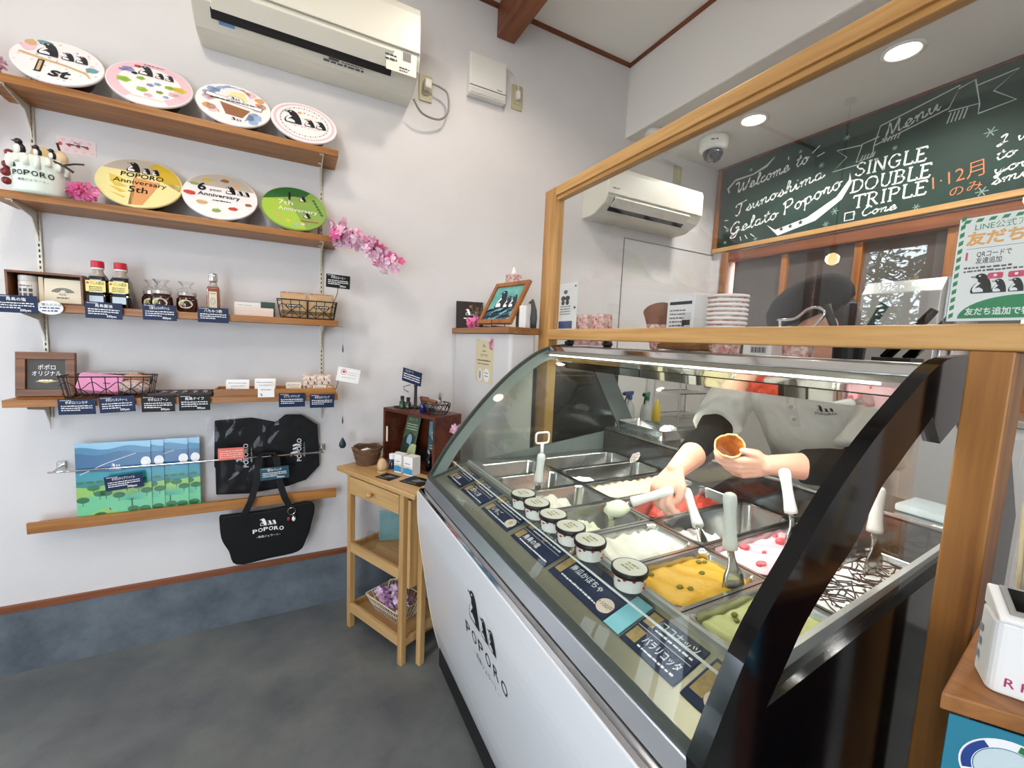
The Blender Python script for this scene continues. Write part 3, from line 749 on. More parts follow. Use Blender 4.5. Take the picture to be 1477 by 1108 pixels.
gelato('b', 0, 'thin cream leftover in the far back pan', '#efe8c8', heap(.008, [(.12, .5, .2, .35, .04)], .008, 8))
gelato('b', 1, 'lump of white gelato at the front of a nearly empty back pan', '#f4f2ea', heap(.006, [(.14, .5, .22, .75, .085)], .008, 9))
gelato('b', 2, 'cream-yellow gelato with wavy spatula ridges in the back row', '#ede0b4', ridged(.107, .008, .2, 95, 10))
gelato('b', 3, 'rough red sorbet in the back row', '#d9543f', heap(.012, [(.62, .5, .46, .8, .088), (.35, .3, .3, .4, .06)], .016, 11), col2='#b8331f')
gelato('b', 4, 'white gelato remains at one side of a mostly empty pan', '#f3f2ee', heap(.005, [(.16, .5, .34, .75, .080), (.5, .55, .16, .4, .03)], .010, 12))
gelato('b', 5, 'pink gelato topped with red berry slices', '#eec3cb', ridged(.106, .005, .6, 60, 13), col2='#e6b1bd')
gelato('b', 6, 'white gelato criss-crossed with chocolate lines', '#f3f2f0', ridged(.106, .003, .3, 60, 14))
GEL = {o['label']: o for o in SC.objects if o.name.startswith('gelato') and 'label' in o and o.name[:8] != 'gelato_d' and o.name[:8] != 'gelato_p'}
def on_gel(lab): return next(o for k, o in GEL.items() if lab in k)
M_BERRY = mat('red_berry', '#c42032', .3, mottle=.3, mscale=90, col2='#e8808a'); M_PIST = mat('pistachio', '#7d7a2c', .5)
t = on_gel('pink gelato')
rnd = random.Random(4)
for (x, y, s) in ((-.10, .035, .015), (-.045, -.04, .016), (-.14, -.03, .014), (.02, .02, .017), (.06, -.035, .015), (-.005, -.01, .007), (.04, .045, .008), (-.08, .0, .006), (.10, .02, .013)):
    a = rnd.uniform(0, 3)
    G().prism([(s*math.cos(a+q)*(1 if abs(q) > .9 else 1.15), s*.62*math.sin(a+q)) for q in [i*PI/6 for i in range(12)]], .104, .1125, 0, lambda u, v, w, x=x, y=y: (x+u, y+v, w)).build('berry_slice', [M_BERRY], t, bevel=.002)
for lab, n, mm, zz in (('golden yellow', 6, M_PIST, .107), ('pale green gelato', 9, M_PIST, .108)):
    t = on_gel(lab)
    for k in range(n):
        a = rnd.uniform(0, 3); s = rnd.uniform(.0045, .0065)
        G().ball((rnd.uniform(-.09, .09), rnd.uniform(-.045, .045), zz), (s*1.3, s, s*.7), 8).build('nut_piece', [mm], t, smooth=True)
t = on_gel('criss-crossed'); g = G()
for k in range(120):
    x, y = rnd.uniform(-.165, .165), rnd.uniform(-.055, .055); a = rnd.choice((.5, .9, 2.2, 2.6)) + rnd.uniform(-.35, .35); L = rnd.uniform(.014, .035)
    pts = []
    for q in (-1, -.33, .33, 1):
        X = max(-.17, min(.17, x+math.cos(a)*L*q)); Yv = max(-.058, min(.058, y+math.sin(a)*L*q + rnd.uniform(-.002, .002)))
        pts.append((X, Yv, ridged(.106, .003, .3, 60, 14)(X/.363+.5, Yv/.123+.5, 1.05+X, .392+Yv)+.0008))
    g.tube(pts, .0013, 5)
stuff(g.build('chocolate_lines', [mat('dark_chocolate', '#2a140e', .4)], t))
# spatulas
M_SPAT = mat('white_nylon', '#eceae6', .3); M_BLADE = mat('spatula_steel', '#c9c9c4', .18, 1.0)
def spatula(label, top, mid, tip, smear=None):
    top, mid, tip = V(top), V(mid), V(tip)
    t = thing('gelato_spatula', label, 'spatula', tip, 0, 'white handled spatulas'); t0 = tip
    a, b, c = top-t0, mid-t0, V((0, 0, 0)); d = (b-a)
    G().tube([a+d*q for q in (0, .02, .06, .15, .3, .5, .75, .92, 1)], [.003, .009, .0125, .0135, .012, .0115, .0125, .0145, .0145], 14).build('handle', [M_SPAT], t, smooth=True)
    ax = (b-c).normalized(); s = ax.cross(V((.3, .9, .1))).normalized(); q = ax.cross(s)
    loops = []; L = (b-c).length
    for k, (w, th) in ((1.0, (.008, .004)), (.8, (.008, .0035)), (.62, (.012, .002)), (.45, (.021, .0014)), (.2, (.025, .0012)), (.0, (.023, .0008))):
        p = c.lerp(b, k) + q*(.010*(1-k)*k*2)
        loops.append([p - s*w, p - s*w*.5 - q*th*1.6, p + s*w*.5 - q*th*1.6, p + s*w, p + s*w*.5 + q*th*.4, p - s*w*.5 + q*th*.4])
    G().loft(loops).build('blade', [M_BLADE], t, smooth=True)
    return t
spatula('white spatula standing in the far front pans', (.700, 1.108, 1.012), (.703, 1.125, .915), (.705, 1.135, .845))
spatula('white spatula lying in the half-empty white pan below the worker\'s hand', (.985, .790, .968), (.940, .705, .902), (.905, .655, .870))
spatula('white spatula standing in the yellow gelato', (.780, .520, 1.078), (.780, .508, .965), (.775, .490, .880))
spatula('white spatula standing in the pink gelato', (1.080, .585, 1.078), (1.085, .560, .972), (1.08, .545, .888))
spatula('white spatula standing in the chocolate-striped gelato', (1.12, .410, 1.085), (1.115, .405, .985), (1.11, .400, .888))
# sample cups with black lids in front of the pans
M_CUPW = mat('printed_cup', '#e9e3da', .5); M_LID = mat('black_cup_lid', '#171310', .35)
def tub(label, x, y):
    t = thing('gelato_tub', label, 'cup', (x, y, .9092), 0, 'takeaway tubs along the front ledge'); t.scale = (1, 1, .66)
    G().lathe([(.0, .004), (.026, .004), (.026, .0), (.027, .0), (.031, .046), (.0, .046)], 24).build('cup', [M_CUPW], t, smooth=False)
    g = G()
    for k in range(14):
        a = k*2.4; z = .010 + (k*7 % 5)*.007
        r = .0272 + z*.085; g.ball((r*math.cos(a), r*math.sin(a), z), (.004, .004, .003), 6)
    stuff(g.build('fruit_print', [mat('fruit_red', '#b5332d', .5)], t))
    G().lathe([(.0315, .042), (.0345, .042), (.0352, .050), (.0345, .0580), (.032, .0580), (.0318, .054), (.0, .054)], 28).build('lid', [M_LID], t, smooth=False, bevel=.0008)
    G().lathe([(.0, .0545), (.0315, .0545), (.0315, .0583), (.0, .0586)], 28).build('lid_label', [mat('lid_label_white', '#e9e7df', .4)], t)
    f = F(); f.words(-.014, .006, .028, .006, 0, 2, 5); f.words(-.011, -.004, .022, .006, 1, 2, 6); f.words(-.012, -.013, .024, .005, 0, 2, 7)
    stuff(f.build('lid_print', [mat('green_grey_print', '#8a957e', .5), mat('gold_print', '#c8b354', .5)], t, O=(0, 0, .0587), U=(0, -1, 0), Vv=(1, 0, 0), N=(0, 0, 1)))
    return t
for k, (x, y) in enumerate(((.563, .975), (.563, .903), (.563, .825), (.563, .752), (.563, .680), (.563, .560))):
    tub(['black-lidded tub furthest from the near end, front ledge', 'second black-lidded tub from the far end', 'third black-lidded tub from the far end', 'fourth black-lidded tub from the far end', 'fifth black-lidded tub, beside the scooped pan', 'black-lidded tub standing apart beside the yellow gelato'][k], x, y)
# flavour cards on the sloping ledge
M_PHOTO = mat('tan_photo', '#b89a63', .5, mottle=.4, mscale=90); M_STICK = mat('cream_sticker', '#e5d3c2', .5); M_BROWN = mat('brown_print', '#6b3b33', .5)
SL = V((.95, 0, .319)).normalized(); SN = V((-.319, 0, .95)).normalized()
def flavour(label, y, w, cols, blank=None, sticker=None, base=None):
    t = thing('flavour_card', label, 'card', (.4965, y, .8622), 0, 'flavour cards on the ledge')
    h = .084; o = V((0, 0, 0))
    fn = lambda u, v, q: tuple(o + V((0, -1, 0))*u + SL*v + SN*q)
    G().prism([(0, 0), (w, 0), (w, h), (0, h)], .0004, .0022, 0, fn).build('card', [base or M_NAVY], t)
    f = F()
    for k, tx in enumerate(cols):
        y0 = h - (k+1)*h/len(cols) + .004; hh = h/len(cols) - .006
        f.rect(.004, y0+hh*.15, .022, hh*.8, 1, 0)
        f.text(tx, .032, y0+hh*.45, min(.013, hh*.4), 0, 2, 'L', w=min(w-.042, len(tx)*.0165), bold=.01)
        f.words(.032, y0+hh*.12, w-.04, .005, 0, 2, k); 
        if k < len(cols)-1: f.rect(.003, y0-.0035, w-.006, .0008, 0, 1)
    if sticker:
        f.ell(w-.022, h*.3, .019, .017, 2, 3); f.text(sticker, w-.022, h*.3-.004, .009, 3, 4)
    stuff(f.build('card_print', [M_TXT, M_PHOTO, M_STICK, M_BROWN], t, fn=lambda u, v, q: fn(u, v, q+.0022)))
    return t
flavour('two-line navy flavour card at the far end of the ledge', 1.420, .125, ['ミルク', '抹茶'])
flavour('second navy flavour card from the far end of the ledge', 1.275, .150, ['バニラ', 'ほうじ茶'])
flavour('third flavour card, with two round stickers', 1.105, .165, ['チーズ', 'いちご'], sticker='旬')
flavour('fourth flavour card from the far end, beside the row of tubs', .915, .165, ['ジェラート', '角島の塩'])
flavour('large navy flavour card naming pumpkin, with a 100 yen sticker', .735, .185, ['南瓜かぼちゃ'], sticker='+100円')
flavour('flavour card naming coconut and ricotta near the black end', .505, .115, ['ココナッツ', 'バラリコッタ'])
flavour('flavour card with a round brown sticker, nearest the black end', .378, .066, ['旬'], sticker='特')
M_CYAN = mat('cyan_card', '#8fd3e2', .3)  # window reflection on the case glass, put in as a coloured sheet
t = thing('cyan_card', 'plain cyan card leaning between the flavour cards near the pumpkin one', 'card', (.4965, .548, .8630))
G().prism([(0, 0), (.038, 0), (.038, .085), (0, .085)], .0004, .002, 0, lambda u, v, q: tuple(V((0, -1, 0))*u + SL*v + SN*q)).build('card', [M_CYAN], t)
# white handle hanging at the far end inside the case
t = thing('ice_scraper', 'white loop-handled scraper standing at the far end of the case', 'scraper', (.90, 1.425, .90))
G().tube([(0, 0, .0), (0, 0, .055)], [.0065, .0075], 10).build('stem', [M_SPAT], t, smooth=True)
G().tube([(a, 0, b) for a, b in rr(.062, .044, .012, 4, 0, .078)], .0042, 8, closed=True).build('loop_handle', [M_SPAT], t, smooth=True)
# ------------------------------------------------------------------ timber screen with glass
scr = thing('glass_screen', 'timber framed glass screen standing above the display case', 'screen', (.9675, .20, 0))
dx = .0225
G().span((-dx, 1.290, 0), (dx, 1.372, 1.99)).build('far_post', [W_FRAME_Z], scr, bevel=.003)
G().span((-dx-.004, .006, 0), (dx+.01, .056, 1.378)).build('near_post', [wood('amber_cedar_upright', '#ab7438', '#7f4f20', 2, .8)], scr, bevel=.003)  # darker cedar: the dimmer light on this post is put into its colour
G().span((-dx-.006, -.75, 1.378), (dx+.006, 1.290, 1.419)).build('bottom_rail', [W_FRAME_Y], scr, bevel=.003)
g = G().span((-dx, -.75, 1.953), (dx, 1.290, 1.99)).span((-dx+.008, -.75, 1.938), (dx-.008, 1.290, 1.953)); g.build('top_rail', [W_FRAME_Y], scr, bevel=.002)
G().span((-.003, -.75, 1.4195), (.003, 1.2895, 1.9375)).build('glass_pane', [glass('screen_glass', (.97, .98, .98), .05, .75)], scr)
# ------------------------------------------------------------------ goods on the wall shelves
S1, S2, S3, S4 = SHZ
M_MAROON = mat('maroon_tub', '#2a0d0c', 0.5)
LA = R(34); LV = V((0, math.sin(LA), math.cos(LA))); LN = V((0, -math.cos(LA), math.sin(LA)))
PAL = [mat(n, c, .4) for n, c in (('art_white', '#f2efee'), ('art_black', '#16161c'), ('art_tan', '#d6b27c'), ('art_pink', '#ecc4cc'), ('art_purple', '#9d97c9'), ('art_yellow', '#e3c95a'),
       ('art_green', '#8cab52'), ('art_orange', '#e2a168'), ('art_blue', '#9db4d6'), ('art_brown', '#9a6646'), ('art_grey', '#bdb4a6'), ('art_red', '#cc4a3c'), ('art_dkgreen', '#2f6a35'), ('art_lime', '#a9c94a'), ('art_teal', '#6a9aa3'), ('art_paleyel', '#f1e6a4'), ('art_gold', '#d6b33c'))]
aW, aK, aT, aP, aU, aY, aG, aO, aB, aN, aE, aR, aD, aL, aC, aQ, aA = range(17)
def blob(f, x, y, r, m, l, n=10, seed=0, ky=1):
    rnd = random.Random(seed + int(x*1e4)); f.poly([(x + r*(.8+.4*rnd.random())*math.cos(2*PI*k/n), y + ky*r*(.8+.4*rnd.random())*math.sin(2*PI*k/n)) for k in range(n)], m, l)
def art1(f, r):
    rnd = random.Random(1)
    for k in range(40):
        a, q = rnd.uniform(0, 6.28), r*.93*math.sqrt(rnd.random()); blob(f, q*math.cos(a), q*math.sin(a), rnd.uniform(.002, .005), rnd.choice((aT, aP, aB)), 1, 6, k)
    trio(f, .005, .022, .074, aK, aW, 5)
    f.line([(-.105, .012), (-.05, .0), (.02, -.012), (.08, -.03), (.095, -.055)], [.012, .012, .010, .012, .004], aT, 2)
    blob(f, -.088, .052, .022, aP, 2, 12, 3); blob(f, -.085, .078, .018, aT, 3, 12, 4); f.ell(-.05, .098, .022, .010, aC, 2)
    f.ell(.093, -.002, .018, .014, aC, 2); f.ell(.09, .02, .008, .006, aP, 2)
    f.text('1', -.042, -.078, .066, aK, 3, bold=.045); f.text('1', -.042, -.075, .060, aT, 5, bold=.0); f.text('st', .014, -.088, .050, aK, 3, bold=.03, shear=.2)
def art2(f, r):
    f.ring(0, 0, r*.72, r*.97, aP, 0, 40, 1, -60, 240)
    trio(f, .01, .04, .056, aK, aW, 4)
    rnd = random.Random(2)
    for (x, y, s, m) in ((-.07, .055, .020, aU), (-.085, .045, .012, aU), (-.05, .04, .010, aK), (-.02, .08, .013, aP), (-.045, .085, .012, aR), (-.075, -.01, .022, aL), (-.03, .018, .014, aL), (-.02, -.045, .018, aL), (.085, .0, .024, aY), (.055, .0, .016, aL), (.02, .005, .012, aB), (.075, -.035, .022, aP), (.03, -.04, .012, aG), (.0, -.01, .012, aU), (.0, -.07, .014, aP), (.05, -.06, .010, aB)):
        for k in range(5): f.ell(x+s*.5*math.cos(k*1.26), y+s*.4*math.sin(k*1.26), s*.5, s*.4, m, 2, 8)
    f.words(-.05, -.092, .10, .005, aP, 3); f.words(-.03, .102, .06, .006, aK, 3)
def art3(f, r):
    rnd = random.Random(3)
    for k in range(46):
        a = rnd.uniform(0, 6.28); q = r*rnd.uniform(.45, .86); m = aB if math.cos(a-5.4) > .75 or math.cos(a-2.2) > .85 else rnd.choice((aP, aP, aO, aW))
        blob(f, q*math.cos(a), q*math.sin(a), rnd.uniform(.012, .022), m, 1, 9, k)
    f.poly([(-.045, .095)] + arc(0, .055, .05, 150, 10, 10) + [(.06, .0), (.035, -.10), (-.03, -.11), (-.065, -.01)], aW, 2)
    f.poly([(-.048, .0), (.055, -.02), (.03, -.075), (-.025, -.07)], aN, 3); f.poly([(-.01, .08), (.03, .085), (.045, .03), (-.03, .04)], aQ, 3)
    rot = -.16
    q = lambda x, y: (x*math.cos(rot)-y*math.sin(rot), x*math.sin(rot)+y*math.cos(rot)+.018)
    f.poly([q(-.097, -.012), q(.097, -.012), q(.097, .012), q(-.097, .012)], aK, 4); f.poly([q(-.095, -.010), q(.095, -.010), q(.095, .010), q(-.095, .010)], aW, 5)
    f.ell(*q(0, .012), .03, .022, aK, 4); f.ell(*q(0, .012), .028, .020, aW, 5); trio(f, *q(.0, .012), .016, aK, aW, 6)
    f.words(-.08, .012, .15, .008, aK, 6, 9); trio(f, .01, -.098, .018, aK, aW, 5)
def art4(f, r):
    for k in range(60):
        a = 2*PI*k/60; f.ell(r*.88*math.cos(a), r*.88*math.sin(a), .006, .006, aP, 1, 7)
    for k in range(56):
        a = 2*PI*k/56; f.ell(r*.72*math.cos(a), r*.72*math.sin(a), .0032, .0032, aE if k % 2 else aK, 1, 6)
    trio(f, .0, -.025, .085, aK, aW, 4)
    f.ell(-.018, .055, .008, .007, aO, 5); f.ell(.015, .022, .007, .006, aY, 5)
    for k in range(9): blob(f, -.05+.013*k, -.032 - .004*(k % 2), .005, aP, 2, 7, k)
    for k in range(5): blob(f, .0+.016*k, .062 - .004*k, .004, (aR, aU, aO, aE, aP)[k], 2, 6, k)
def art5(f, r):
    f.poly(arc(0, 0, r*.97, 25, 155, 20), aE, 1); f.poly(arc(0, 0, r*.965, -10, 70, 14) + [(.02, .10), (.05, .03)], aA, 2)
    f.poly(arc(0, 0, r*.96, 170, 265, 16) + [(-.01, -.04), (-.04, .035)], aQ, 2)
    for k in range(4): f.poly([(-.09+.004*k, .022-.03*k), (-.055, .01-.028*k), (-.03, -.01-.025*k), (-.08+.015*k, -.012-.027*k)], aY, 3)
    f.poly([(-.02, .02), (.06, .01), (.02, -.115), (-.02, -.12)], aO, 2); f.poly([(.06, .01), (.12, .02)] + arc(0, 0, r*.95, -5, -75, 10), aQ, 2)
    trio(f, .002, .048, .052, aK, aW, 5)
    f.text('POPORO', .005, .020, .024, aK, 5, w=.125, bold=.012); f.text('Anniversary', .002, -.014, .022, aK, 5, w=.155, bold=.004); f.text('5th', 0, -.056, .030, aK, 5, w=.055, bold=.01)
def art6(f, r):
    f.poly(arc(0, 0, r*.97, 22, 158, 20), aE, 1)
    f.text('6', -.064, .016, .040, aK, 5, bold=.03); f.text('year', -.018, .020, .014, aK, 5, w=.042); trio(f, .055, .016, .044, aK, aW, 5)
    f.text('Anniversary', -.005, -.012, .019, aK, 5, w=.140, bold=.012); f.words(-.025, -.034, .06, .007, aK, 5)
    for (x, y, m, s) in ((-.05, .075, aA, .016), (.01, .088, aN, .016), (.05, .065, aO, .013), (-.09, .045, aG, .015), (-.10, -.008, aR, .020), (-.06, -.05, aT, .018), (-.01, -.085, aG, .017), (.045, -.065, aR, .016), (.095, -.03, aN, .014)):
        blob(f, x, y, s, m, 3, 10, 2, .6)
def art7(f, r):
    f.poly(arc(0, 0, r*.97, 35, 165, 20) + [(-.06, .05), (.0, .07)], aD, 1); f.poly(arc(0, 0, r*.97, -40, 60, 16) + [(.02, .04), (.05, -.02)], aG, 2)
    f.poly(arc(0, 0, r*.96, 165, 290, 16) + [(.0, -.02), (-.05, .05)], aL, 2)
    f.line([(-.02, .09), (-.02, .045)], .008, aK, 3); penguin(f, .03, .045, .034, aK, aW, 4); penguin(f, .045, -.052, .034, aK, aW, 4)
    f.text('7th', -.035, .012, .026, aW, 5, w=.055); f.text('Anniversary', .012, -.022, .022, aW, 5, w=.150)
    for k in range(6): f.ell(.075+.006*k, .06-.016*k, .008, .006, aD, 3, 8, -.8)
    for (x, y, m) in ((-.07, -.045, aT), (-.055, -.07, aO), (-.025, -.078, aY), (.005, -.095, aB), (.03, -.09, aP)): blob(f, x, y, .008, m, 3, 8)
    f.line([(.02, -.07), (.09, -.07)], .008, aN, 3)
lids = [(-.702, S1, art1, 0, 'large round tub tilted forward, lid printed 1st, on the top shelf'), (-.457, S1, art2, 0, 'large round tub tilted forward, lid with pastel flowers, on the top shelf'), (-.197, S1, art3, 0, 'large round tub tilted forward, watercolour lid with a banner across, on the top shelf'), (.055, S1, art4, 0, 'large round tub tilted forward, lid with dotted ring border, on the top shelf'),
        (-.500, S2, art5, aQ, 'large round tub tilted forward, yellow lemon lid printed 5th, on the second shelf'), (-.249, S2, art6, 0, 'large round tub tilted forward, white lid printed 6 year, on the second shelf'), (.015, S2, art7, aG, 'large round tub tilted forward, green lid printed 7th, on the second shelf')]
for k, (x, z, art, base, lab) in enumerate(lids):
    t = thing('round_gelato_tub', lab, 'tub', (x, 2.034, z), 0, 'large round tubs on the shelves')
    q = .925 if k == 0 else 1.0
    c = V((0, .006, .004)) + LV*.1265*q
    ms = PAL[base]
    G().lathe([(.074*q, -.062), (.080*q, -.060), (.108*q, -.012), (.110*q, -.004)], 40, c, LN).build('tub_body', [M_MAROON], t, smooth=True)
    G().lathe([(.110*q, -.008), (.1255*q, -.006), (.127*q, -.001), (.1255*q, .003), (.0, .003)], 48, c, LN).build('lid', [ms], t, bevel=.0008)
    f = F(); art(f, .1265)
    f.build('lid_print', PAL, t, O=c + LN*.003, U=V((1, 0, 0))*q, Vv=LV*q, N=LN)
# cherry blossom sprays
PINKS = [mat('blossom_pink', '#eeb4cf', .6), mat('blossom_pale', '#f4cfe0', .6), mat('blossom_deep', '#e0659a', .6)]
LILAC = [mat('blossom_lilac', '#dfb6dc', .6), mat('blossom_lilac_pale', '#edd3ea', .6), mat('blossom_lilac_deep', '#c48fc0', .6)]
def flower_mesh(name, m, n=5, r=1.0, frill=1):
    g = G(); rnd = random.Random(len(name)*7)
    for q in range(frill):
        for k in range(n):
            a = 2*PI*k/n + q*.6; rr_ = r*(1-.28*q); up = .25 + .35*q
            d = V((math.cos(a), math.sin(a), up)); s = V((-math.sin(a), math.cos(a), 0))
            p = [V((0, 0, 0)), d*rr_*.45 + s*rr_*.26, d*rr_*.85 + s*rr_*.30 + V((0, 0, .06)), d*rr_*.95 + V((0, 0, .10)), d*rr_*.85 - s*rr_*.30 + V((0, 0, .06)), d*rr_*.45 - s*rr_*.26]
            g.add(p, [(0, 1, 2, 3), (0, 3, 4, 5)])
    me = g.mesh(name); me.materials.append(m); return me
FM = {}
def blossoms(t, pts, size, cols, seed=0, n=5, frill=2, name='blossom'):
    rnd = random.Random(seed)
    for p in pts:
        m = rnd.choice(cols); k = (m.name, n, frill)
        if k not in FM: FM[k] = flower_mesh('blossom', m, n, 1.0, frill)
        o = bpy.data.objects.new(name, FM[k]); COL.objects.link(o); o.parent = t
        o.location = p; s = size*rnd.uniform(.75, 1.2); o.scale = (s, s, s)
        o.rotation_euler = (rnd.uniform(.6, 1.9), rnd.uniform(-.7, .7), rnd.uniform(0, 6))
def spray(label, loc, path, n, size, spread, cols, seed, tw=True, group='artificial blossom sprays'):
    t = thing('blossom_spray', label, 'flowers', loc, 0, group); rnd = random.Random(seed)
    P = [V(p) for p in path]
    if tw:
        G().tube(P, .0028, 6).build('twig', [mat('twig_brown', '#5a2f2a', .8)], t)
    pts = []
    for k in range(n):
        q = rnd.random()*(len(P)-1); i = min(int(q), len(P)-2)
        pts.append(P[i].lerp(P[i+1], q-i) + V((rnd.gauss(0, spread), rnd.gauss(0, spread*.6), rnd.gauss(0, spread))))
    blossoms(t, pts, size, cols, seed)
    return t
spray('pink blossom spray hanging off the right end of the second shelf', (.190, 2.03, S2), [(-.02, 0, .018), (.04, -.01, .005), (.15, .0, -.035), (.225, .01, -.10)], 90, .026, .022, PINKS[:2]*4 + PINKS[2:], 1)
spray('pink blossom spray at the left end of the top shelf, cut by the frame', (-.868, 2.08, S1), [(.01, 0, .02), (-.02, -.02, .06), (-.04, -.04, -.05), (-.06, -.05, -.16)], 44, .028, .024, PINKS[:2]*4 + PINKS[2:], 2)
t = thing('ruffled_flower', 'single deep pink ruffled flower beside the white cup figure', 'flower', (-.640, 2.045, S2))
blossoms(t, [V((.03*math.cos(k*2.4)*math.sqrt(k/16), .02*math.sin(k*2.4)*math.sqrt(k/16)-.01, .024+.012*math.sin(k))) for k in range(16)], .026, [PINKS[2], PINKS[2], mat('blossom_rose', '#e887b4', .6)], 4)
# cup figure with penguins on the second shelf
t = thing('cup_figure', 'white lettered cup figure topped with little penguins and berries', 'figurine', (-.755, 2.085, S2))
M_CUPF = mat('mint_white_ceramic', '#dfe9da', .3)
G().lathe([(0, 0), (.066, 0), (.069, .01), (.068, .04), (.070, .085), (.072, .118), (.066, .122), (.060, .112), (.0, .108)], 36).build('cup', [M_CUPF], t, smooth=True)
g = G()
for k in range(9):
    a = PI*1.0 + k*.36; g.tube([(.0695*math.cos(a), .0695*math.sin(a), .118), (.0725*math.cos(a), .0725*math.sin(a), .10), (.0700*math.cos(a), .0700*math.sin(a), .092 - .008*(k % 3))], .008, 8)
g.build('cream_drip', [mat('cream_drip', '#eef0e2', .3)], t, smooth=True)
f = F()
for i, ch in enumerate('POPORO'): f.text(ch, (i-2.5)*.0185, .052 + .0*i - .00 , .016, 0, 2, w=.0155, bold=.02)
f.text('~角島ジェラート~', 0, .034, .007, 0, 2); penguin(f, -.045, .076, .014, 0, 0, 2)
f.build('cup_lettering', [M_INK], t, fn=lambda u, v, w: ((.0702+w)*math.sin(u/.07), -(.0702+w)*math.cos(u/.07), v))
for (x, y, s) in ((-.035, -.03, 1.15), (.008, -.035, .85), (.042, -.03, .8)):
    g = G().ball((x, y, .125+.014*s), (.011*s, .010*s, .017*s), 12).ball((x-.003, y-.003, .125+.033*s), .009*s, 12).lathe([(.003*s, 0), (0, .008*s)], 8, (x-.010*s, y-.005, .125+.033*s), (-1, -.3, .1))
    o = g.build('penguin', [mat('penguin_black', '#16161a', .35)], t, smooth=True)
    G().ball((x-.004*s, y-.006*s, .125+.013*s), (.008*s, .007*s, .013*s), 10).build('belly', [M_TXT], o, smooth=True)
M_BERR = mat('dark_berry', '#7a1f22', .3)
for k, p in enumerate(((-.078, -.01, .09), (-.070, .0, .108), (-.058, .02, .125), (-.085, .01, .075), (-.045, .03, .135), (-.066, -.02, .125), (-.074, -.03, .06), (-.03, .045, .128), (-.076, -.022, .035))):
    G().ball(p, .0125, 10).build('berry', [M_BERR], t, smooth=True)
G().lathe([(0, -.003), (.030, -.003), (.032, 0), (.030, .003), (0, .003)], 24, (-.005, .03, .150), (0, -1, .35)).build('cookie', [mat('biscuit', '#cdb283', .7)], t, bevel=.001)
G().ball((.052, -.012, .137), (.021, .020, .026), 14).build('cream_egg', [mat('cream_egg', '#e3c8a2', .4)], t, smooth=True)
G().tube([(.055, -.01, .15), (.050, -.02, .185)], .0035, 8).build('chocolate_stick', [mat('dark_chocolate', '#2a140e', .4)], t)
G().tube([(.062, -.03, .11), (.10, -.045, .118), (.125, -.05, .120)], .003, 8).build('chocolate_stick', [mat('dark_chocolate', '#2a140e', .4)], t)
G().tube([(.04, -.05, .118), (.075, -.045, .105), (.095, -.045, .09)], .004, 8).build('chocolate_stick', [mat('dark_chocolate', '#2a140e', .4)], t)
t = thing('wall_note', 'small pink patterned card pinned on the wall above the white cup figure', 'card', (-.70, WY, 2.01))
G().span((-.055, -.0015, -.028), (.052, 0, .028)).build('card', [mat('pinkish_paper', '#eed8d4', .6)], t)
f = F()
for k in range(12): blob(f, -.045+.008*k, .02*math.sin(k*2.1), .006, aP if k % 3 else aR, 0, 8, k)
f.words(-.03, .0, .06, .006, aK, 2); f.text('Aaa', .0, .008, .008, aK, 3)
f.build('card_print', PAL, t, O=(0, -.0015, 0))

# price cards clipped along the shelf fronts
def price_card(label, x, y, z, w, h, title, price, base, tilt=0.0, lean=0.06, lines=3, group='price cards on the shelf fronts', rz=0):
    t = thing('price_card', label, 'card', (x, y, z), rz, group); t.rotation_euler = (lean, tilt, rz)
    G().span((-w/2, -.0012, 0), (w/2, 0, h)).build('card', [base], t)
    f = F()
    if title: f.text(title, 0, h*.70, h*.15, 0, 2, w=min(w*.6, len(title)*h*.20), bold=.01)
    for k in range(lines): f.words(-w*.42, h*(.52-.135*k), w*.84*(1 if k < lines-1 else .6), h*.075, 0, 2, k+int(x*100))
    if price: f.text(price, w*.20, h*.10, h*.13, 0, 2, w=w*.26, bold=.02)
    f.words(-w*.44, h*.90, w*.3, h*.04, 0, 2, 5)
    f.build('card_print', [M_TXT], t, O=(0, -.0012, 0))
    G().box((0, .004, h*.62), (.016, .0085, .010)).build('clip', [mat('clear_clip', '#b8b8b4', .2)], t)
    return t
FY = 2.0245
price_card('glossy navy price card at the far left of the third shelf', -.812, FY, 1.386, .10, .058, '角島の塩', '300yen', M_NAVY, .0)
price_card('navy price card 330 yen under the soy sauce bottles', -.595, FY, 1.380, .10, .058, '角島醤油', '330yen', M_NAVY, .02)
price_card('navy price card 480 yen under the jam jars', -.438, FY, 1.384, .10, .058, '江藤さんちの苺ジャム', '480yen', M_NAVY)
price_card('navy price card under the amber sauce bottle', -.273, FY, 1.385, .10, .058, '八ちみつ酢', '', M_NAVY)
t = thing('speech_card', 'white oval note clipped to the third shelf beside the framed leaflet', 'card', (-.733, FY, 1.385))
G().prism([(a*.033, .024+b*.024) for a, b in arc(0, 0, 1, 0, 351, 39)], -.0012, 0, 0, lambda u, v, w: (u, w, v)).build('card', [M_PAPER], t)
f = F(); f.text('ご購入の方は', 0, .030, .007, 0, 2); f.words(-.025, .020, .05, .006, 0, 2, 3); f.words(-.02, .010, .04, .006, 0, 2, 4)
f.build('card_print', [mat('blue_ink', '#31406e', .5)], t, O=(0, -.0012, 0))
G().box((0, .004, .04), (.014, .0085, .010)).build('clip', [mat('clear_clip', '#b8b8b4', .2)], t)
price_card('navy price card under the pink towel, leftmost on the lowest shelf', -.680, FY, 1.036, .098, .056, 'ポポロハンカチ', '', M_NAVY)
price_card('tilted navy price card 500 yen for the penguin charm', -.570, FY, 1.040, .100, .060, 'ポポロペンギンチャーム', '500yen', M_NAVY, -.05)
price_card('black price card 500 yen naming spoons', -.453, FY, 1.037, .100, .061, 'ポポロスプーン', '500yen', M_BLACKCARD)
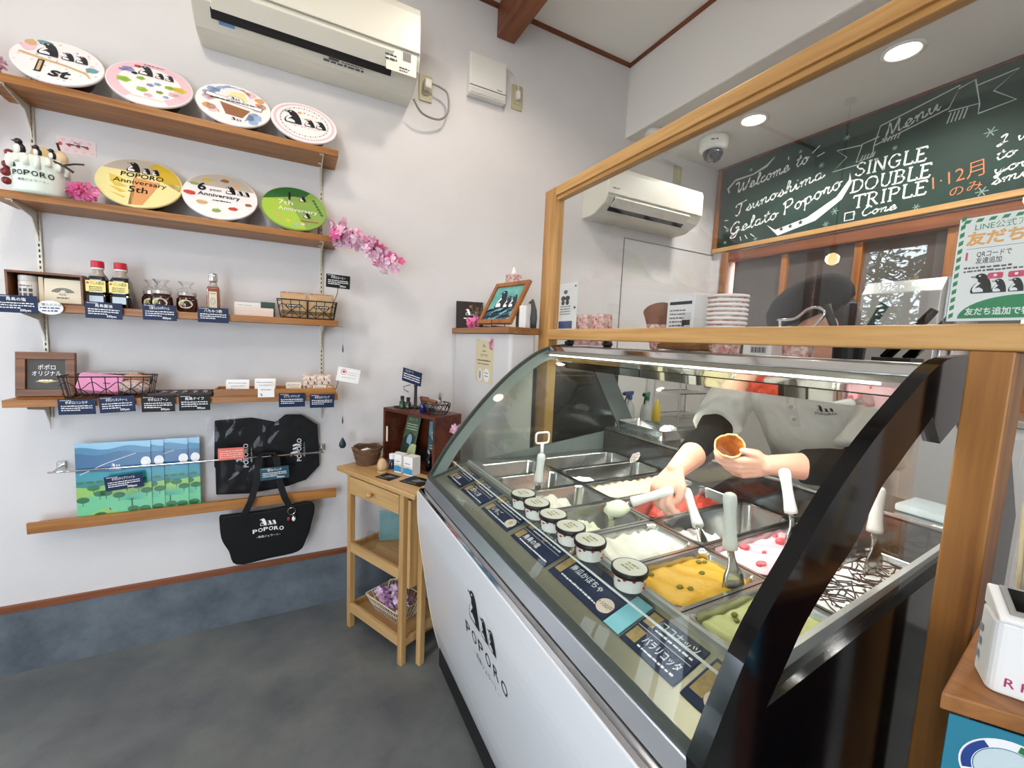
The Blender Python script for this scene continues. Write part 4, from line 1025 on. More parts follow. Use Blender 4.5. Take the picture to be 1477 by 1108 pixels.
price_card('black price card 300 yen naming a knife, left of the wooden tray', -.341, FY, 1.038, .100, .062, '角島ナイフ', '300yen', M_BLACKCARD)
price_card('navy price card left of the pair at the right end of the lowest shelf', -.002, FY, 1.041, .10, .060, 'ピアス イヤリング', '', M_NAVY, 0)
price_card('navy price card at the far right end of the lowest shelf', .116, FY, 1.034, .098, .060, 'ポポロストラップ', '', M_NAVY, 0)
t = price_card('black price card sticking up beside the coffee packets, against the wall', .181, 2.03, 1.563, .098, .057, 'ポポロコーヒー', '200yen', M_BLACKCARD, .03, 0, group='price cards on stems')
G().tube([(0, .003, .01), (.0, .012, -.02), (-.02, .02, -.08), (-.03, .03, -.135)], .0014, 6).build('wire_stem', [M_WIRE], t)

# third shelf
t = thing('display_box', 'shallow wooden box on the third shelf holding a jar and leaflets', 'box', (-.76, 2.13, S3))
g = G().span((-.10, -.05, 0), (.095, .05, .006)).span((-.10, -.05, .102), (.095, .05, .110)).span((-.10, -.05, .006), (-.093, .05, .102)).span((.088, -.05, .006), (.095, .05, .102)).span((-.093, .044, .006), (.088, .05, .102))
g.build('box_frame', [W_BOX], t, bevel=.001)
t = thing('salt_jar', 'white salt jar inside the wooden box on the third shelf', 'jar', (-.815, 2.112, S3+.0065))
G().lathe([(0, 0), (.024, 0), (.025, .01), (.025, .066), (.0225, .072)], 24).build('jar', [mat('salt_white', '#d9d4cf', .3)], t, smooth=True)
G().lathe([(.0235, .070), (.0245, .072), (.0245, .088), (.022, .090), (0, .090)], 24).build('lid', [mat('jar_lid', '#cfcac2', .4)], t)
f = F()
for k in range(6): f.rect(-.018+.013*(k % 3), .034-.016*(k//3), .009, .011, 0, 1)
f.words(-.016, .052, .032, .005, 0, 1)
f.build('jar_label', [mat('grey_print', '#555555')], t, fn=lambda u, v, w: ((.0252+w)*math.sin(u/.025), -(.0252+w)*math.cos(u/.025), v))
t = thing('leaflet_box', 'thin upright cream box beside the salt jar in the wooden box', 'box', (-.7785, 2.115, S3+.0065))
G().span((-.006, -.02, 0), (.006, .02, .088)).build('carton', [mat('pale_carton', '#d9c8ab', .6)], t, bevel=.0008)
t = thing('leaflet', 'cream leaflet with a fan emblem standing in the wooden box', 'leaflet', (-.722, 2.092, S3+.0072)); t.rotation_euler = (-.10, 0, 0)
G().span((-.048, -.004, 0), (.048, 0, .084)).build('card', [M_CREAM], t)
f = F()
for q in range(3): f.ring(0, .035, .014+.006*q, .018+.006*q, 0, 1, 24, .62, 10, 170)
for k in range(9): f.line([(0, .035), (.03*math.cos(R(20+17.5*k)), .035+.019*math.sin(R(20+17.5*k)))], .0008, 0, 2)
f.ell(0, .040, .008, .005, 1, 3); f.words(-.010, .028, .02, .004, 0, 2); f.words(-.016, .016, .032, .005, 0, 2)
f.build('leaflet_print', [mat('grey_print', '#555555'), M_CREAM], t, O=(0, -.004, 0))
M_SOY = mat('soy_dark', '#140806', .08, coat=.6); M_CAPR = mat('red_cap', '#c01f33', .35); M_GOLD = mat('gold_label', '#cfba62', .35, .2)
M_CLEAR = mat('clear_bottle_neck', '#a79a90', .1, coat=.5)
def soy(label, x, y):
    t = thing('soy_sauce_bottle', label, 'bottle', (x, y, S3), 0, 'soy sauce bottles')
    sq = lambda w, z, r=.008: [(a, b, z) for a, b in rr(w, w, min(r, w/2-.001), 4)]
    G().loft([sq(.050, 0), sq(.054, .004), sq(.054, .040), sq(.050, .046), sq(.054, .052), sq(.054, .098, .012), sq(.046, .110, .016)]).build('body', [M_SOY], t, smooth=False, bevel=.001)
    G().loft([sq(.046, .1102, .016), sq(.036, .120, .016), sq(.030, .128, .0148), sq(.030, .138, .0148)]).build('neck', [M_CLEAR], t, smooth=True)
    G().lathe([(.0165, .136), (.0175, .137), (.0175, .141), (.0160, .1415)], 20).build('cap_ring', [M_TXT], t)
    G().lathe([(.0178, .1415), (.0185, .143), (.0180, .163), (.0165, .166), (0, .166)], 24).build('cap', [M_CAPR], t)
    G().span((-.0268, -.0278, .055), (.0268, -.0270, .094)).build('label', [M_GOLD], t)
    f = F(); f.text('さしみ醤油', 0.004, .081, .008, 0, 1, w=.036); f.ell(-.021, .085, .004, .004, 1, 1, 10)
    for k in range(3): f.words(-.018, .070-.006*k, .036, .0035, 0, 1, k)
    f.build('label_print', [mat('dark_print', '#222226'), M_CAPR], t, O=(0, -.0278, 0))
soy('left soy sauce bottle with red cap on the third shelf', -.624, 2.085)
soy('right soy sauce bottle with red cap in front, on the third shelf', -.560, 2.080)
soy('soy sauce bottle hidden behind the right one, its red cap peeping out', -.577, 2.152)
M_JAM = mat('dark_jam', '#3a1510', .08, coat=.7); M_JARLID = mat('clear_wrapped_lid', '#c9c4c0', .15, .5); M_LABEL = mat('cream_label', '#d9cfb4', .5)
M_FILM = glass('clear_film', (.97, .97, .97), .06, .6, .05)
def jam(label, x, y, s=1.0):
    t = thing('jam_jar', label, 'jar', (x, y, S3), 0, 'jam jars'); t.scale = (1.06, 1.06, 1.18)
    G().lathe([(0, 0), (.026, 0), (.031, .006), (.033, .022), (.032, .042), (.026, .053)], 24).build('jar', [M_JAM], t, smooth=True)
    G().lathe([(.027, .053), (.029, .054), (.029, .064), (.026, .066), (0, .066)], 24).build('lid', [M_JARLID], t)
    fn = lambda u, v, w: ((.0338+w)*math.sin(u/.033), -(.0338+w)*math.cos(u/.033), v)
    f = F(); f.ell(0, .026, .022, .014, 0, 0, 24); f.ell(-.010, .028, .006, .006, 1, 1, 10); f.ell(-.014, .022, .004, .004, 2, 1, 8); f.text('じゃむ', .006, .026, .008, 3, 2, w=.02); f.words(-.006, .018, .02, .003, 3, 2)
    f.build('label', [M_LABEL, PAL[aG], PAL[aR], M_INK], t, fn=fn)
    g = G(); rnd = random.Random(int(x*999))
    prof = [(.029, .067), (.031, .072), (.012, .080), (.010, .084), (.022, .100)]
    for r, z in prof: pass
    n = 14; loops = []
    for r, z in prof: loops.append([((r*(1+.22*((k % 2)*2-1)*(1 if z > .078 else .15)))*math.cos(2*PI*k/n), (r*(1+.22*((k % 2)*2-1)*(1 if z > .078 else .15)))*math.sin(2*PI*k/n), z) for k in range(n)])
    g.loft(loops, 0, False, False).build('film_wrap', [M_FILM], t, smooth=True)
jam('jam jar with a fruit label, front and centre of the three on the third shelf', -.440, 2.068)
jam('jam jar at the right of the three on the third shelf', -.364, 2.078)
jam('jam jar partly hidden at the left of the three on the third shelf', -.482, 2.138)
t = thing('sauce_bottle', 'square bottle of amber sauce with a clear neck on the third shelf', 'bottle', (-.279, 2.085, S3))
sq = lambda w, z, r=.006: [(a, b, z) for a, b in rr(w, w*.8, min(r, w*.4-.001), 4)]
G().loft([sq(.042, 0), sq(.043, .003), sq(.043, .098), sq(.038, .106)]).build('body', [mat('amber_sauce', '#8a3d16', .08, coat=.6)], t, bevel=.001)
G().loft([sq(.038, .1062), sq(.026, .116, .010), sq(.024, .128, .0095)]).build('neck', [M_CLEAR], t, smooth=True)
G().lathe([(.0135, .128), (.0155, .130), (.0155, .150), (.0145, .152), (.0145, .158), (.013, .160), (0, .160)], 24).build('cap', [mat('silver_cap', '#c8c5bd', .25, .8)], t)
G().span((-.013, -.0184, .016), (.013, -.0176, .088)).build('label', [M_LABEL], t)
f = F(); f.ell(0, .05, .008, .014, 0, 1, 14); f.ell(0, .05, .0065, .0125, 1, 2, 14); f.words(-.009, .078, .018, .004, 0, 1); f.line([(0, .06), (-.002, .05), (.002, .042)], .001, 0, 3)
f.build('label_print', [mat('grey_print', '#555555'), M_LABEL], t, O=(0, -.0184, 0))
t = thing('name_card', 'white card leaning behind the pinkish box on the third shelf', 'card', (-.168, 2.14, S3)); t.rotation_euler = (-.2, 0, 0)
G().span((-.048, -.002, 0), (.048, 0, .06)).build('card', [M_PAPER], t)
f = F(); f.words(-.035, .045, .05, .005, 0, 1); f.ell(-.03, .03, .008, .007, 0, 1, 10); f.build('card_print', [mat('faint_print', '#b9b6ac')], t, O=(0, -.002, 0))
t = thing('name_card', 'dark green card leaning left of the coffee packets', 'card', (-.092, 2.14, S3)); t.rotation_euler = (-.15, 0, 0)
G().span((-.027, -.002, 0), (.027, 0, .066)).build('card', [mat('dark_green_card', '#22443a', .4)], t)
f = F(); f.ell(.002, .03, .005, .003, 0, 1, 8); f.build('card_print', [M_PAPER], t, O=(0, -.002, 0))
t = thing('gift_box', 'long low pinkish box on the third shelf', 'box', (-.135, 2.085, S3))
G().span((-.068, -.03, 0), (.066, .03, .034)).build('carton', [mat('pinkish_box', '#dcc6b8', .6)], t, bevel=.001)
G().span((-.0685, -.0305, .022), (.0665, .0305, .0348)).build('lid', [mat('pinkish_box_lid', '#e1cdc0', .6)], t, bevel=.001)
def wire_basket(name, label, loc, w, d, h, flare=.012, nx=7, ny=4, m=None, wave=True, group='wire baskets', rz=0, r=.0016):
    t = thing(name, label, 'basket', loc, rz, group); m = m or M_WIRE
    top = [(a, b, h) for a, b in rr(w, d, .01, 3)]; bot = [(a, b, .003) for a, b in rr(w-2*flare, d-2*flare, .01, 3)]
    G().tube(top, r*1.5, 6, closed=True).build('rim', [m], t)
    G().tube(bot, r*1.2, 6, closed=True).build('base_ring', [m], t)
    g = G()
    for k in range(nx):
        x = -1+2*(k+.5)/nx
        for s in (-1, 1): g.tube([(x*(w/2-flare), s*(d/2-flare), .003), (x*w/2, s*d/2, h)], r, 5)
        g.tube([(x*(w/2-flare), -(d/2-flare), .003), (x*(w/2-flare), (d/2-flare), .003)], r, 5)
    for k in range(ny):
        y = -1+2*(k+.5)/ny
        for s in (-1, 1): g.tube([(s*(w/2-flare), y*(d/2-flare), .003), (s*w/2, y*d/2, h)], r, 5)
    if wave:
        for s in (-1, 1):
            for z0, ph in ((.6, 0), (.25, PI)):
                g.tube([((-1+2*q/36)*(w/2-flare*(1-z0)), s*(d/2-flare*(1-z0)), h*(z0+.16*math.sin(q/36*nx*PI+ph))) for q in range(37)], r, 5)
    stuff(g.build('wire_mesh', [m], t))
    return t
wire_basket('wire_basket', 'brown wire basket holding two coffee packets on the third shelf', (.062, 2.09, S3), .235, .105, .078)
M_KRAFT = mat('kraft_packet', '#c2a074', .6, bump=.3, bscale=60)
for i, x in enumerate((.008, .116)):
    t = thing('coffee_packet', ['left kraft coffee packet in the wire basket', 'right kraft coffee packet in the wire basket'][i], 'packet', (x, 2.092, S3+.006), 0, 'coffee packets')
    sq = lambda w, d, z: [(a, b, z) for a, b in rr(w, d, .008, 3)]
    G().loft([sq(.098, .05, 0), sq(.102, .058, .012), sq(.102, .058, .07), sq(.100, .04, .095), sq(.100, .012, .106)]).build('packet', [M_KRAFT], t, smooth=False, bevel=.002)
    G().add([(-.0515, -.030, .072), (.0515, -.030, .072), (.0505, -.0085, .107), (-.0505, -.0085, .107)], [(0, 1, 2, 3)]).build('top_band', [mat('floral_band', '#cdb49a', .5, mottle=.8, mscale=70, col2='#8a3a2c')], t, fix=False)
    f = F(); f.rect(-.03, .042, .06, .012, 0, 0); f.words(-.026, .045, .052, .006, 1, 1); f.rect(-.05, .012, .1, .016, 2, 0); f.build('packet_print', [mat('dark_print', '#222226'), M_PAPER, mat('olive_band', '#6f5a30', .5)], t, O=(0, -.0295, 0))

# lowest wall shelf
t = thing('framed_sign', 'wooden framed dark sign with white Japanese lettering on the lowest shelf', 'sign', (-.79, 2.125, S4)); t.rotation_euler = (-.12, 0, 0)
W2, H2 = .155, .160
for a, b, n in (((-W2/2, -.018, 0), (W2/2, 0, .026), 0), ((-W2/2, -.018, H2-.026), (W2/2, 0, H2), 0), ((-W2/2, -.018, .026), (-W2/2+.026, 0, H2-.026), 1), ((W2/2-.026, -.018, .026), (W2/2, 0, H2-.026), 1)):
    G().span(a, b).build('frame_bar', [W_BOX], t, bevel=.0015)
G().span((-W2/2+.026, -.009, .026), (W2/2-.026, -.002, H2-.026)).build('sign_board', [mat('dark_olive_board', '#3a352a', .45)], t)
f = F(); f.text('ポポロ', 0, .098, .014, 0, 1, w=.046, bold=.005); f.text('オリジナル', 0, .076, .014, 0, 1, w=.076, bold=.005); f.poly([(-.03, .054), (-.01, .062), (.032, .056), (.0, .049)], 1, 1); f.words(-.02, .055, .035, .006, 2, 2)
f.build('sign_print', [M_TXT, mat('gold_print', '#c8b354'), M_TXT], t, O=(0, -.009, 0))
wire_basket('wire_basket', 'brown wire basket holding the pink towel on the lowest shelf', (-.604, 2.085, S4), .255, .115, .080)
t = thing('folded_towel', 'folded pink towel leaning in the wire basket', 'towel', (-.642, 2.085, S4+.012)); t.rotation_euler = (-.55, .10, 0)
sq = lambda w, d, z: [(a, b, z) for a, b in rr(w, d, .012, 4)]
G().loft([[(a, c, b+.042) for a, b, c in sq(.125, .072, z)] for z in (-.014, -.010, .010, .014)]).build('towel', [mat('pink_towel', '#e79ac1', .85, bump=.4, bscale=200)], t, bevel=.003)
f = F(); f.words(.01, .035, .022, .006, 0, 0); f.build('embroidery', [mat('purple_thread', '#7d3a68')], t, O=(0, -.0145, 0))
t = thing('patterned_pouch', 'white patterned pouch in the right half of the towel basket', 'pouch', (-.535, 2.085, S4+.010))
G().ball((0, 0, .028), (.050, .038, .027), 20).build('pouch', [mat('patterned_cloth', '#e6ddd6', .7, mottle=.6, mscale=120, col2='#9b5a52')], t, smooth=True)
t = thing('round_cookie', 'round tan biscuit pack on top of the patterned pouch', 'packet', (-.530, 2.095, S4+.066)); t.rotation_euler = (-.3, .1, 0)
G().ball((0, 0, .006), (.042, .030, .012), 18).build('biscuit', [mat('tan_biscuit', '#c99674', .6)], t, smooth=True)
t = thing('paper_napkins', 'stack of patterned white napkins behind the pink towel', 'napkins', (-.62, 2.178, S4))
G().span((-.08, -.028, 0), (.08, .026, .086)).build('stack', [mat('patterned_paper', '#e9e4e2', .7, mottle=.5, mscale=110, col2='#a9a2a0')], t, bevel=.003)
t = thing('flat_tray', 'low black tray of wrapped spoons in the middle of the lowest shelf', 'tray', (-.385, 2.095, S4))
g = G().span((-.10, -.055, 0), (.095, .055, .004)).span((-.10, -.058, .0), (.095, -.055, .016)).span((-.10, .055, 0), (.095, .058, .016)).span((-.103, -.058, 0), (-.10, .058, .016)).span((.095, -.058, 0), (.098, .058, .016))
g.build('tray', [mat('dark_brown_tray', '#3a2018', .5)], t)
for k in range(5):
    t = thing('wrapped_spoon', ['leftmost', 'second', 'middle', 'fourth', 'rightmost'][k] + ' spoon in clear film on the low black tray', 'spoon', (-.46+.036*k, 2.095, S4+.006), 0, 'wrapped spoons on the black tray'); t.rotation_euler = (0, 0, .1*k-.2)
    G().tube([(0, -.045, .004), (0, .01, .004)], .003, 6).ball((0, .027, .005), (.010, .016, .004), 10).build('spoon', [M_STEEL], t, smooth=True)
    g = G(); n = 8
    g.add([(-.016, -.052, .002), (.016, -.052, .002), (.018, .0, .016), (.016, .05, .004), (-.016, .05, .004), (-.018, .0, .014)], [(0, 1, 2, 5), (5, 2, 3, 4)]); g.build('film_wrap', [M_FILM], t, fix=False)
t = thing('wooden_tray', 'long wooden tray of small cards and sachets on the lowest shelf', 'tray', (-.055, 2.085, S4))
g = G().span((-.225, -.05, 0), (.225, .06, .006)).span((-.225, -.056, 0), (.225, -.05, .030)).span((-.225, .054, .006), (.225, .06, .03)).span((-.225, -.05, .006), (-.219, .054, .03)).span((.219, -.05, .006), (.225, .054, .03)).span((-.03, -.05, .006), (-.026, .054, .028))
g.build('tray', [W_SHELF], t, bevel=.001)
def cardpack(label, x, y, w, h, n, m, seed, d=.012):
    t = thing('card_pack', label, 'cards', (x, y, S4+.0065), 0, 'small card packs in the wooden tray'); t.rotation_euler = (-.22, 0, random.Random(seed).uniform(-.08, .08))
    for k in range(n): G().span((-w/2+.002*(k % 2), k*d/n, 0), (w/2, k*d/n+d/n*.8, h+.003*(k % 3))).build('card', [m], t)
    f = F(); f.words(-w*.4, h*.78, w*.8, .004, 0, 0, seed); f.words(-w*.3, h*.55, w*.6, .003, 0, 0, seed+1); penguin(f, -w*.25, h*.2, .010, 1, 2, 1); penguin(f, w*.1, h*.2, .008, 1, 2, 1)
    f.build('card_print', [mat('blue_grey_print', '#7785a8'), M_INK, M_PAPER], t, O=(0, 0, 0))
cardpack('left pack of white cards in the long wooden tray', -.205, 2.085, .082, .052, 4, M_PAPER, 3)
cardpack('second pack of white cards from the left in the wooden tray', -.105, 2.085, .078, .056, 4, M_PAPER, 4)
t = thing('name_card', 'white card hanging over the front edge of the wooden tray', 'card', (-.098, 2.026, S4-.005))
G().span((-.030, -.0015, 0), (.030, 0, .048)).build('card', [M_PAPER], t)
f = F(); f.words(-.018, .03, .036, .004, 0, 0); penguin(f, -.018, .006, .010, 1, 2, 1); f.build('card_print', [mat('grey_print', '#555555'), M_INK, M_PAPER], t, O=(0, -.0015, 0))
cardpack('cream card pack right of centre in the wooden tray', .005, 2.085, .06, .040, 3, M_CREAM, 6)
cardpack('small cream card pack between the sachets', .108, 2.060, .055, .030, 2, M_CREAM, 7, .008)
M_SACH = mat('penguin_print_sachet', '#e4dfd4', .5, mottle=.7, mscale=90, col2='#b5846a')
for k, (x, y, s) in enumerate(((.070, 2.105, 1.0), (.128, 2.108, 1.05))):
    t = thing('sachet', ['left patterned sachet standing at the right end of the wooden tray', 'right patterned sachet standing at the right end of the wooden tray'][k], 'sachet', (x, y, S4+.0065), 0, 'patterned sachets')
    t.rotation_euler = (-.15, 0, 0); rnd = random.Random(k)
    G().loft([[(a*.058*s, (b*d), z) for a, b in rr(1, 1, .2, 3)] for d, z in ((.012, 0), (.024, .02), (.022, .05), (.006, .078))]).build('sachet', [M_SACH], t, smooth=True)
    f = F()
    for q in range(5): penguin(f, -.018+.009*q, .014+.018*(q % 3), .012, 0, 1, 1)
    f.build('sachet_print', [M_INK, M_PAPER], t, O=(0, -.0128, 0))
t = thing('pebble_basket', 'little basket of tan beads at the right end of the wooden tray', 'basket', (.150, 2.056, S4+.0065))
G().lathe([(0, 0), (.015, 0), (.0175, .022), (.016, .022), (.014, .004)], 16).build('basket', [mat('wicker', '#8a6a44', .8, bump=.6, bscale=200)], t)
g = G()
for k in range(26): g.ball((.0115*math.cos(k*2.4)*math.sqrt(k/26), .0115*math.sin(k*2.4)*math.sqrt(k/26), .022+.004*math.sin(k)), .0038, 6)
stuff(g.build('beads', [mat('tan_bead', '#d8b98c', .5)], t))
t = thing('white_tag', 'tilted white card with a red round mark at the shelf end above the tray', 'card', (.185, 2.045, 1.150)); t.rotation_euler = (0, .18, -.05)
G().span((-.012, -.0012, .002), (.085, 0, .066)).build('card', [M_PAPER], t)
f = F(); f.ell(.015, .046, .013, .013, 0, 0, 18); f.ell(.015, .046, .0108, .0108, 1, 1, 18); blob(f, .015, .047, .007, 0, 2, 8); f.words(.035, .045, .04, .004, 2, 0); f.words(.035, .035, .036, .004, 2, 0); f.words(.01, .02, .06, .004, 2, 0)
f.build('card_print', [PAL[aR], M_PAPER, mat('faint_print', '#b9b6ac')], t, O=(0, -.0012, 0))
G().tube([(0, .003, .02), (-.002, .004, -.03), (-.012, .006, -.0605)], .0015, 6).build('wire_stem', [M_WIRE], t)
t = thing('hanging_drops', 'dark teal drop mobile hanging by the right end of the shelves', 'ornament', (.205, 2.06, 1.383))
G().tube([(0, 0, .011), (0, 0, -.52)], .0007, 4).build('thread', [M_FILM], t)
for z, s, fl in ((-.085, .020, .25), (-.415, .020, .25), (-.525, .026, 1)):
    G().lathe([(0, -s), (s*.42, -s*.85), (s*.62, -s*.4), (s*.55, 0), (s*.3, s*.6), (.001, s*1.05)], 14, (0, 0, z), sx=fl, sy=.5).build('drop', [mat('dark_teal', '#0f2d36', .4)], t, smooth=True)
G().tube([(0, 0, .011), (-.012, .05, .014), (-.018, .075, .013)], .001, 5).build('hook', [M_WIRE], t)

# folders and bags on the ledge
def folder(label, x0, y, w, h, z0=.5975, rz=0):
    t = thing('clear_folder', label, 'folder', (x0, y, z0), 0, 'blue-green landscape folders'); t.rotation_euler = (-.04, -.0, 0)
    G().span((0, -.0012, 0), (w, 0, h)).build('folder_sheet', [mat('folder_sheet', '#3d93a0', .25)], t)
    f = F(); L = lambda a, b: (a*w, b*h)
    def band(b0, b1, m, l, ph=0, amp=.02):
        top = [L(k/14, b1+amp*math.sin(k*.7+ph)) for k in range(15)]; bot = [L(k/14, b0) for k in range(14, -1, -1)]
        f.poly(top+bot, m, l)
    band(.0, 1.0, 5, 0, 0, 0); band(.0, .93, 0, 1, 1, .02); band(.0, .86, 1, 2, 2); band(.0, .62, 2, 3, 0, .01); band(.0, .50, 3, 4, 1, .012); band(.0, .44, 4, 5, 3, .015)
    band(.0, .30, 6, 6, 5, .03); f.poly([L(.0, .02), L(.35, .14), L(.75, .0), L(0, 0)], 4, 7)
    f.line([L(.05, .60), L(.4, .73), L(.8, .84)], .0018, 8, 8)
    f.ell(*L(.93, .72), .016, .020, 8, 8, 16)
    trio(f, w*.52, h*.675, .014, 8, 1, 9); f.text('POPORO', w*.52, h*.635, .006, 8, 9)
    rnd = random.Random(3)
    for k in range(13):
        a, b = ((.08, .27), (.30, .34), (.38, .34), (.55, .30), (.22, .42), (.82, .40), (.74, .10), (.10, .03), (.30, .06), (.90, .09), (.5, .02), (.66, .42), (.93, .33))[k]
        f.ell(a*w, b*h, .022*w/.26, .012, 7, 9, 12); f.rect(a*w-.001, b*h-.024, .002, .016, 9, 8)
    for k in range(8): f.ell((.06+.12*k)*w, .495*h, .012, .006, 7, 8, 8)
    for k in range(22):
        a = k/22*PI; f.line([L(.72, .22), (w*.72+.045*math.cos(a), h*.22+.035*math.sin(a))], .002, 10, 9)
    f.rect(w*.715, h*.02, .004, h*.2, 9, 8); penguin(f, w*.42, h*.11, .010, 9, 8, 10)
    f.build('folder_print', [mat('ink_sky', '#2f7fa8', .25), mat('ink_deep', '#1c5f8e', .25), mat('ink_teal', '#2b8fa0', .25), mat('ink_sea', '#1f7f86', .25), mat('ink_meadow', '#8fc05a', .25), mat('ink_haze', '#8fc3df', .25), mat('ink_mint', '#6cc08e', .25), mat('ink_tree', '#1f6a3a', .25), M_TXT, mat('ink_dark', '#123a34', .25), mat('ink_palm', '#4fae8e', .25)], t, O=(0, -.0012, 0), eps=.00012)
    return t
for k, (x0, y) in enumerate(((-.738, 2.1425), (-.697, 2.1465), (-.618, 2.1505), (-.578, 2.1545))):
    folder(['blue-green landscape folder in front, leftmost on the ledge', 'second blue-green folder from the left, mostly covered', 'third blue-green folder from the left, mostly covered', 'blue-green folder at the back, furthest right of the four'][k], x0, y, .225, .304)
price_card('navy price card clipped over the folders on the chrome bar', -.588, 2.1205, .718, .115, .058, 'ポポロクリアファイル', '300yen', M_NAVY, -.08, 0, group='price cards on the chrome bar')
M_BAGK = mat('black_nylon', '#09090b', .6, bump=.05, bscale=25, spec=.25); M_BAGFILM = glass('bag_film', (.97, .97, .97), .012, .25, .03)
def logo_v(f, x, y, h, rot=PI/2):
    """logo turned on its side"""
    g2 = F(); trio(g2, 0, h*.5, h*.9, 0, 1, 3); g2.text('POPORO', 0, 0, h*.55, 0, 2, w=h*3.2, bold=.01); g2.text('~角島ジェラート~', 0, -h*.45, h*.18, 0, 2)
    c, q = math.cos(rot), math.sin(rot)
    for vs, fs, m, l in g2.p: f.raw([(x+a*c-b*q, y+a*q+b*c) for a, b in vs], fs, m, l)
def bag(label, x, y, pts, film, logo):
    t = thing('wrapped_bag', label, 'bag', (x, y, .597), 0, 'black bags in clear film')
    fn = lambda u, v, w: (u, w, v)
    o = G().prism(pts, -.011, .0, 0, fn).build('bag_body', [M_BAGK], t, bevel=.004)
    f = F(); logo_v(f, logo[0], logo[1], .034); f.build('logo_print', [M_TXT, M_BAGK], t, O=(0, -.0112, 0))
    g = G(); nx, ny = 12, 12; vs = []
    x0, z0, x1, z1 = film; rnd = random.Random(int(x*100)+5)
    for a in range(nx+1):
        for b in range(ny+1):
            vs.append((x0+(x1-x0)*a/nx + rnd.uniform(-.004, .004), -.0145 - rnd.uniform(0, .003), z0+(z1-z0)*b/ny + (rnd.uniform(-.006, .006) if b not in (0,) else 0)))
    g.add(vs, [(a*(ny+1)+b, (a+1)*(ny+1)+b, (a+1)*(ny+1)+b+1, a*(ny+1)+b+1) for a in range(nx) for b in range(ny)])
    g.build('film_wrap', [M_BAGFILM], t, fix=False)
    return t
bag('black folded bag in clear film, left of the pair on the ledge', -.305, 2.2085, [(.0, .03), (.0, .15), (-.004, .16), (.002, .365), (.14, .372), (.26, .34), (.26, .03), (.12, .02)], (-.03, .0, .27, .385), (.125, .20))
bag('black tote bag lying sideways in clear film, right of the pair on the ledge', -.130, 2.185, [(.0, .06), (.02, .30), (.06, .352), (.10, .385), (.165, .382), (.235, .33), (.243, .13), (.185, .065), (.10, .042)], (-.01, .03, .250, .40), (.165, .215))
t = thing('hang_tag', 'coral red label clipped on the left wrapped bag', 'tag', (-.285, 2.1335, .800))
G().span((0, -.0012, 0), (.095, 0, .052)).build('card', [mat('coral_card', '#e4705f', .5)], t)
f = F(); [f.words(.006, .036-.009*k, .083, .006, 0, 0, k) for k in range(4)]; f.build('card_print', [mat('pale_coral', '#f3b7a8')], t, O=(0, -.0012, 0))
price_card('teal price card hanging from the chrome bar between the bags', -.072, 2.098, .705, .112, .056, '保冷バッグ', '600yen', mat('teal_card', '#1f4a5a', .3), -.04, 0, group='price cards on the chrome bar')
# tote bag hanging on the ledge
t = thing('tote_bag', 'black lettered tote bag hanging from the ledge front', 'bag', (-.10, 2.108, .35))
fn = lambda u, v, w: (u, w, v)
body = [(-.182, .218), (-.176, .12), (-.150, .055), (-.122, -.012), (.0, -.008), (.118, .002), (.152, .055), (.172, .12), (.176, .228), (.0, .216)]
G().prism(spline(body + [body[0]], 4)[:-1], -.022, .006, 0, fn).build('bag_body', [M_BAGK], t, bevel=.006)
yy = lambda z: max(0, (z-.25))*.17
for s, y in ((-1, -.0265), (1, -.0265)):
    x = .075*s
    G().loft([[(x+s*q-.014, y-.001+yy(z), z), (x+s*q+.014, y-.001+yy(z), z), (x+s*q+.014, y+.003+yy(z), z), (x+s*q-.014, y+.003+yy(z), z)] for q, z in ((.025, .17), (.012, .22), (-.01, .27), (-.03, .34), (-.042, .452))]).build('strap', [M_BAGK], t)
G().tube([(-.033, .012, .450), (-.025, .030, .464), (.025, .030, .464), (.033, .012, .450)], .008, 8).build('strap_top', [M_BAGK], t, smooth=True)
f = F(); trio(f, -.002, .152, .033, 0, 1, 3)
for i, ch in enumerate('POPORO'): u = (i-2.5)*.0205; f.text(ch, u, .124-2.2*u*u+.003, .017, 0, 2, w=.0175, bold=.02)
f.text('~角島ジェラート~', 0, .098, .008, 0, 2)
f.build('logo_print', [M_TXT, M_BAGK], t, O=(0, -.0222, 0))
t = thing('key_charm', 'ring of small charms clipped on the tote bag strap', 'keyring', (-.008, 2.077, .555))
G().tube([(.016*math.cos(q*.4), 0, .016*math.sin(q*.4)) for q in range(16)], .0013, 6, closed=True).build('ring', [M_CHROME], t)
G().ball((-.012, -.004, -.035), (.008, .006, .011), 10).build('charm', [M_BERR], t, smooth=True)
G().ball((.008, -.004, -.036), (.008, .006, .012), 10).build('charm', [M_TXT], t, smooth=True)
G().ball((.013, -.004, -.024), (.006, .005, .007), 10).build('charm', [M_BLKMAT], t, smooth=True)
G().tube([(0, 0, -.016), (-.008, -.002, -.026)], .0012, 5).tube([(0, 0, -.016), (.009, -.002, -.026)], .0012, 5).build('chain', [M_CHROME], t)
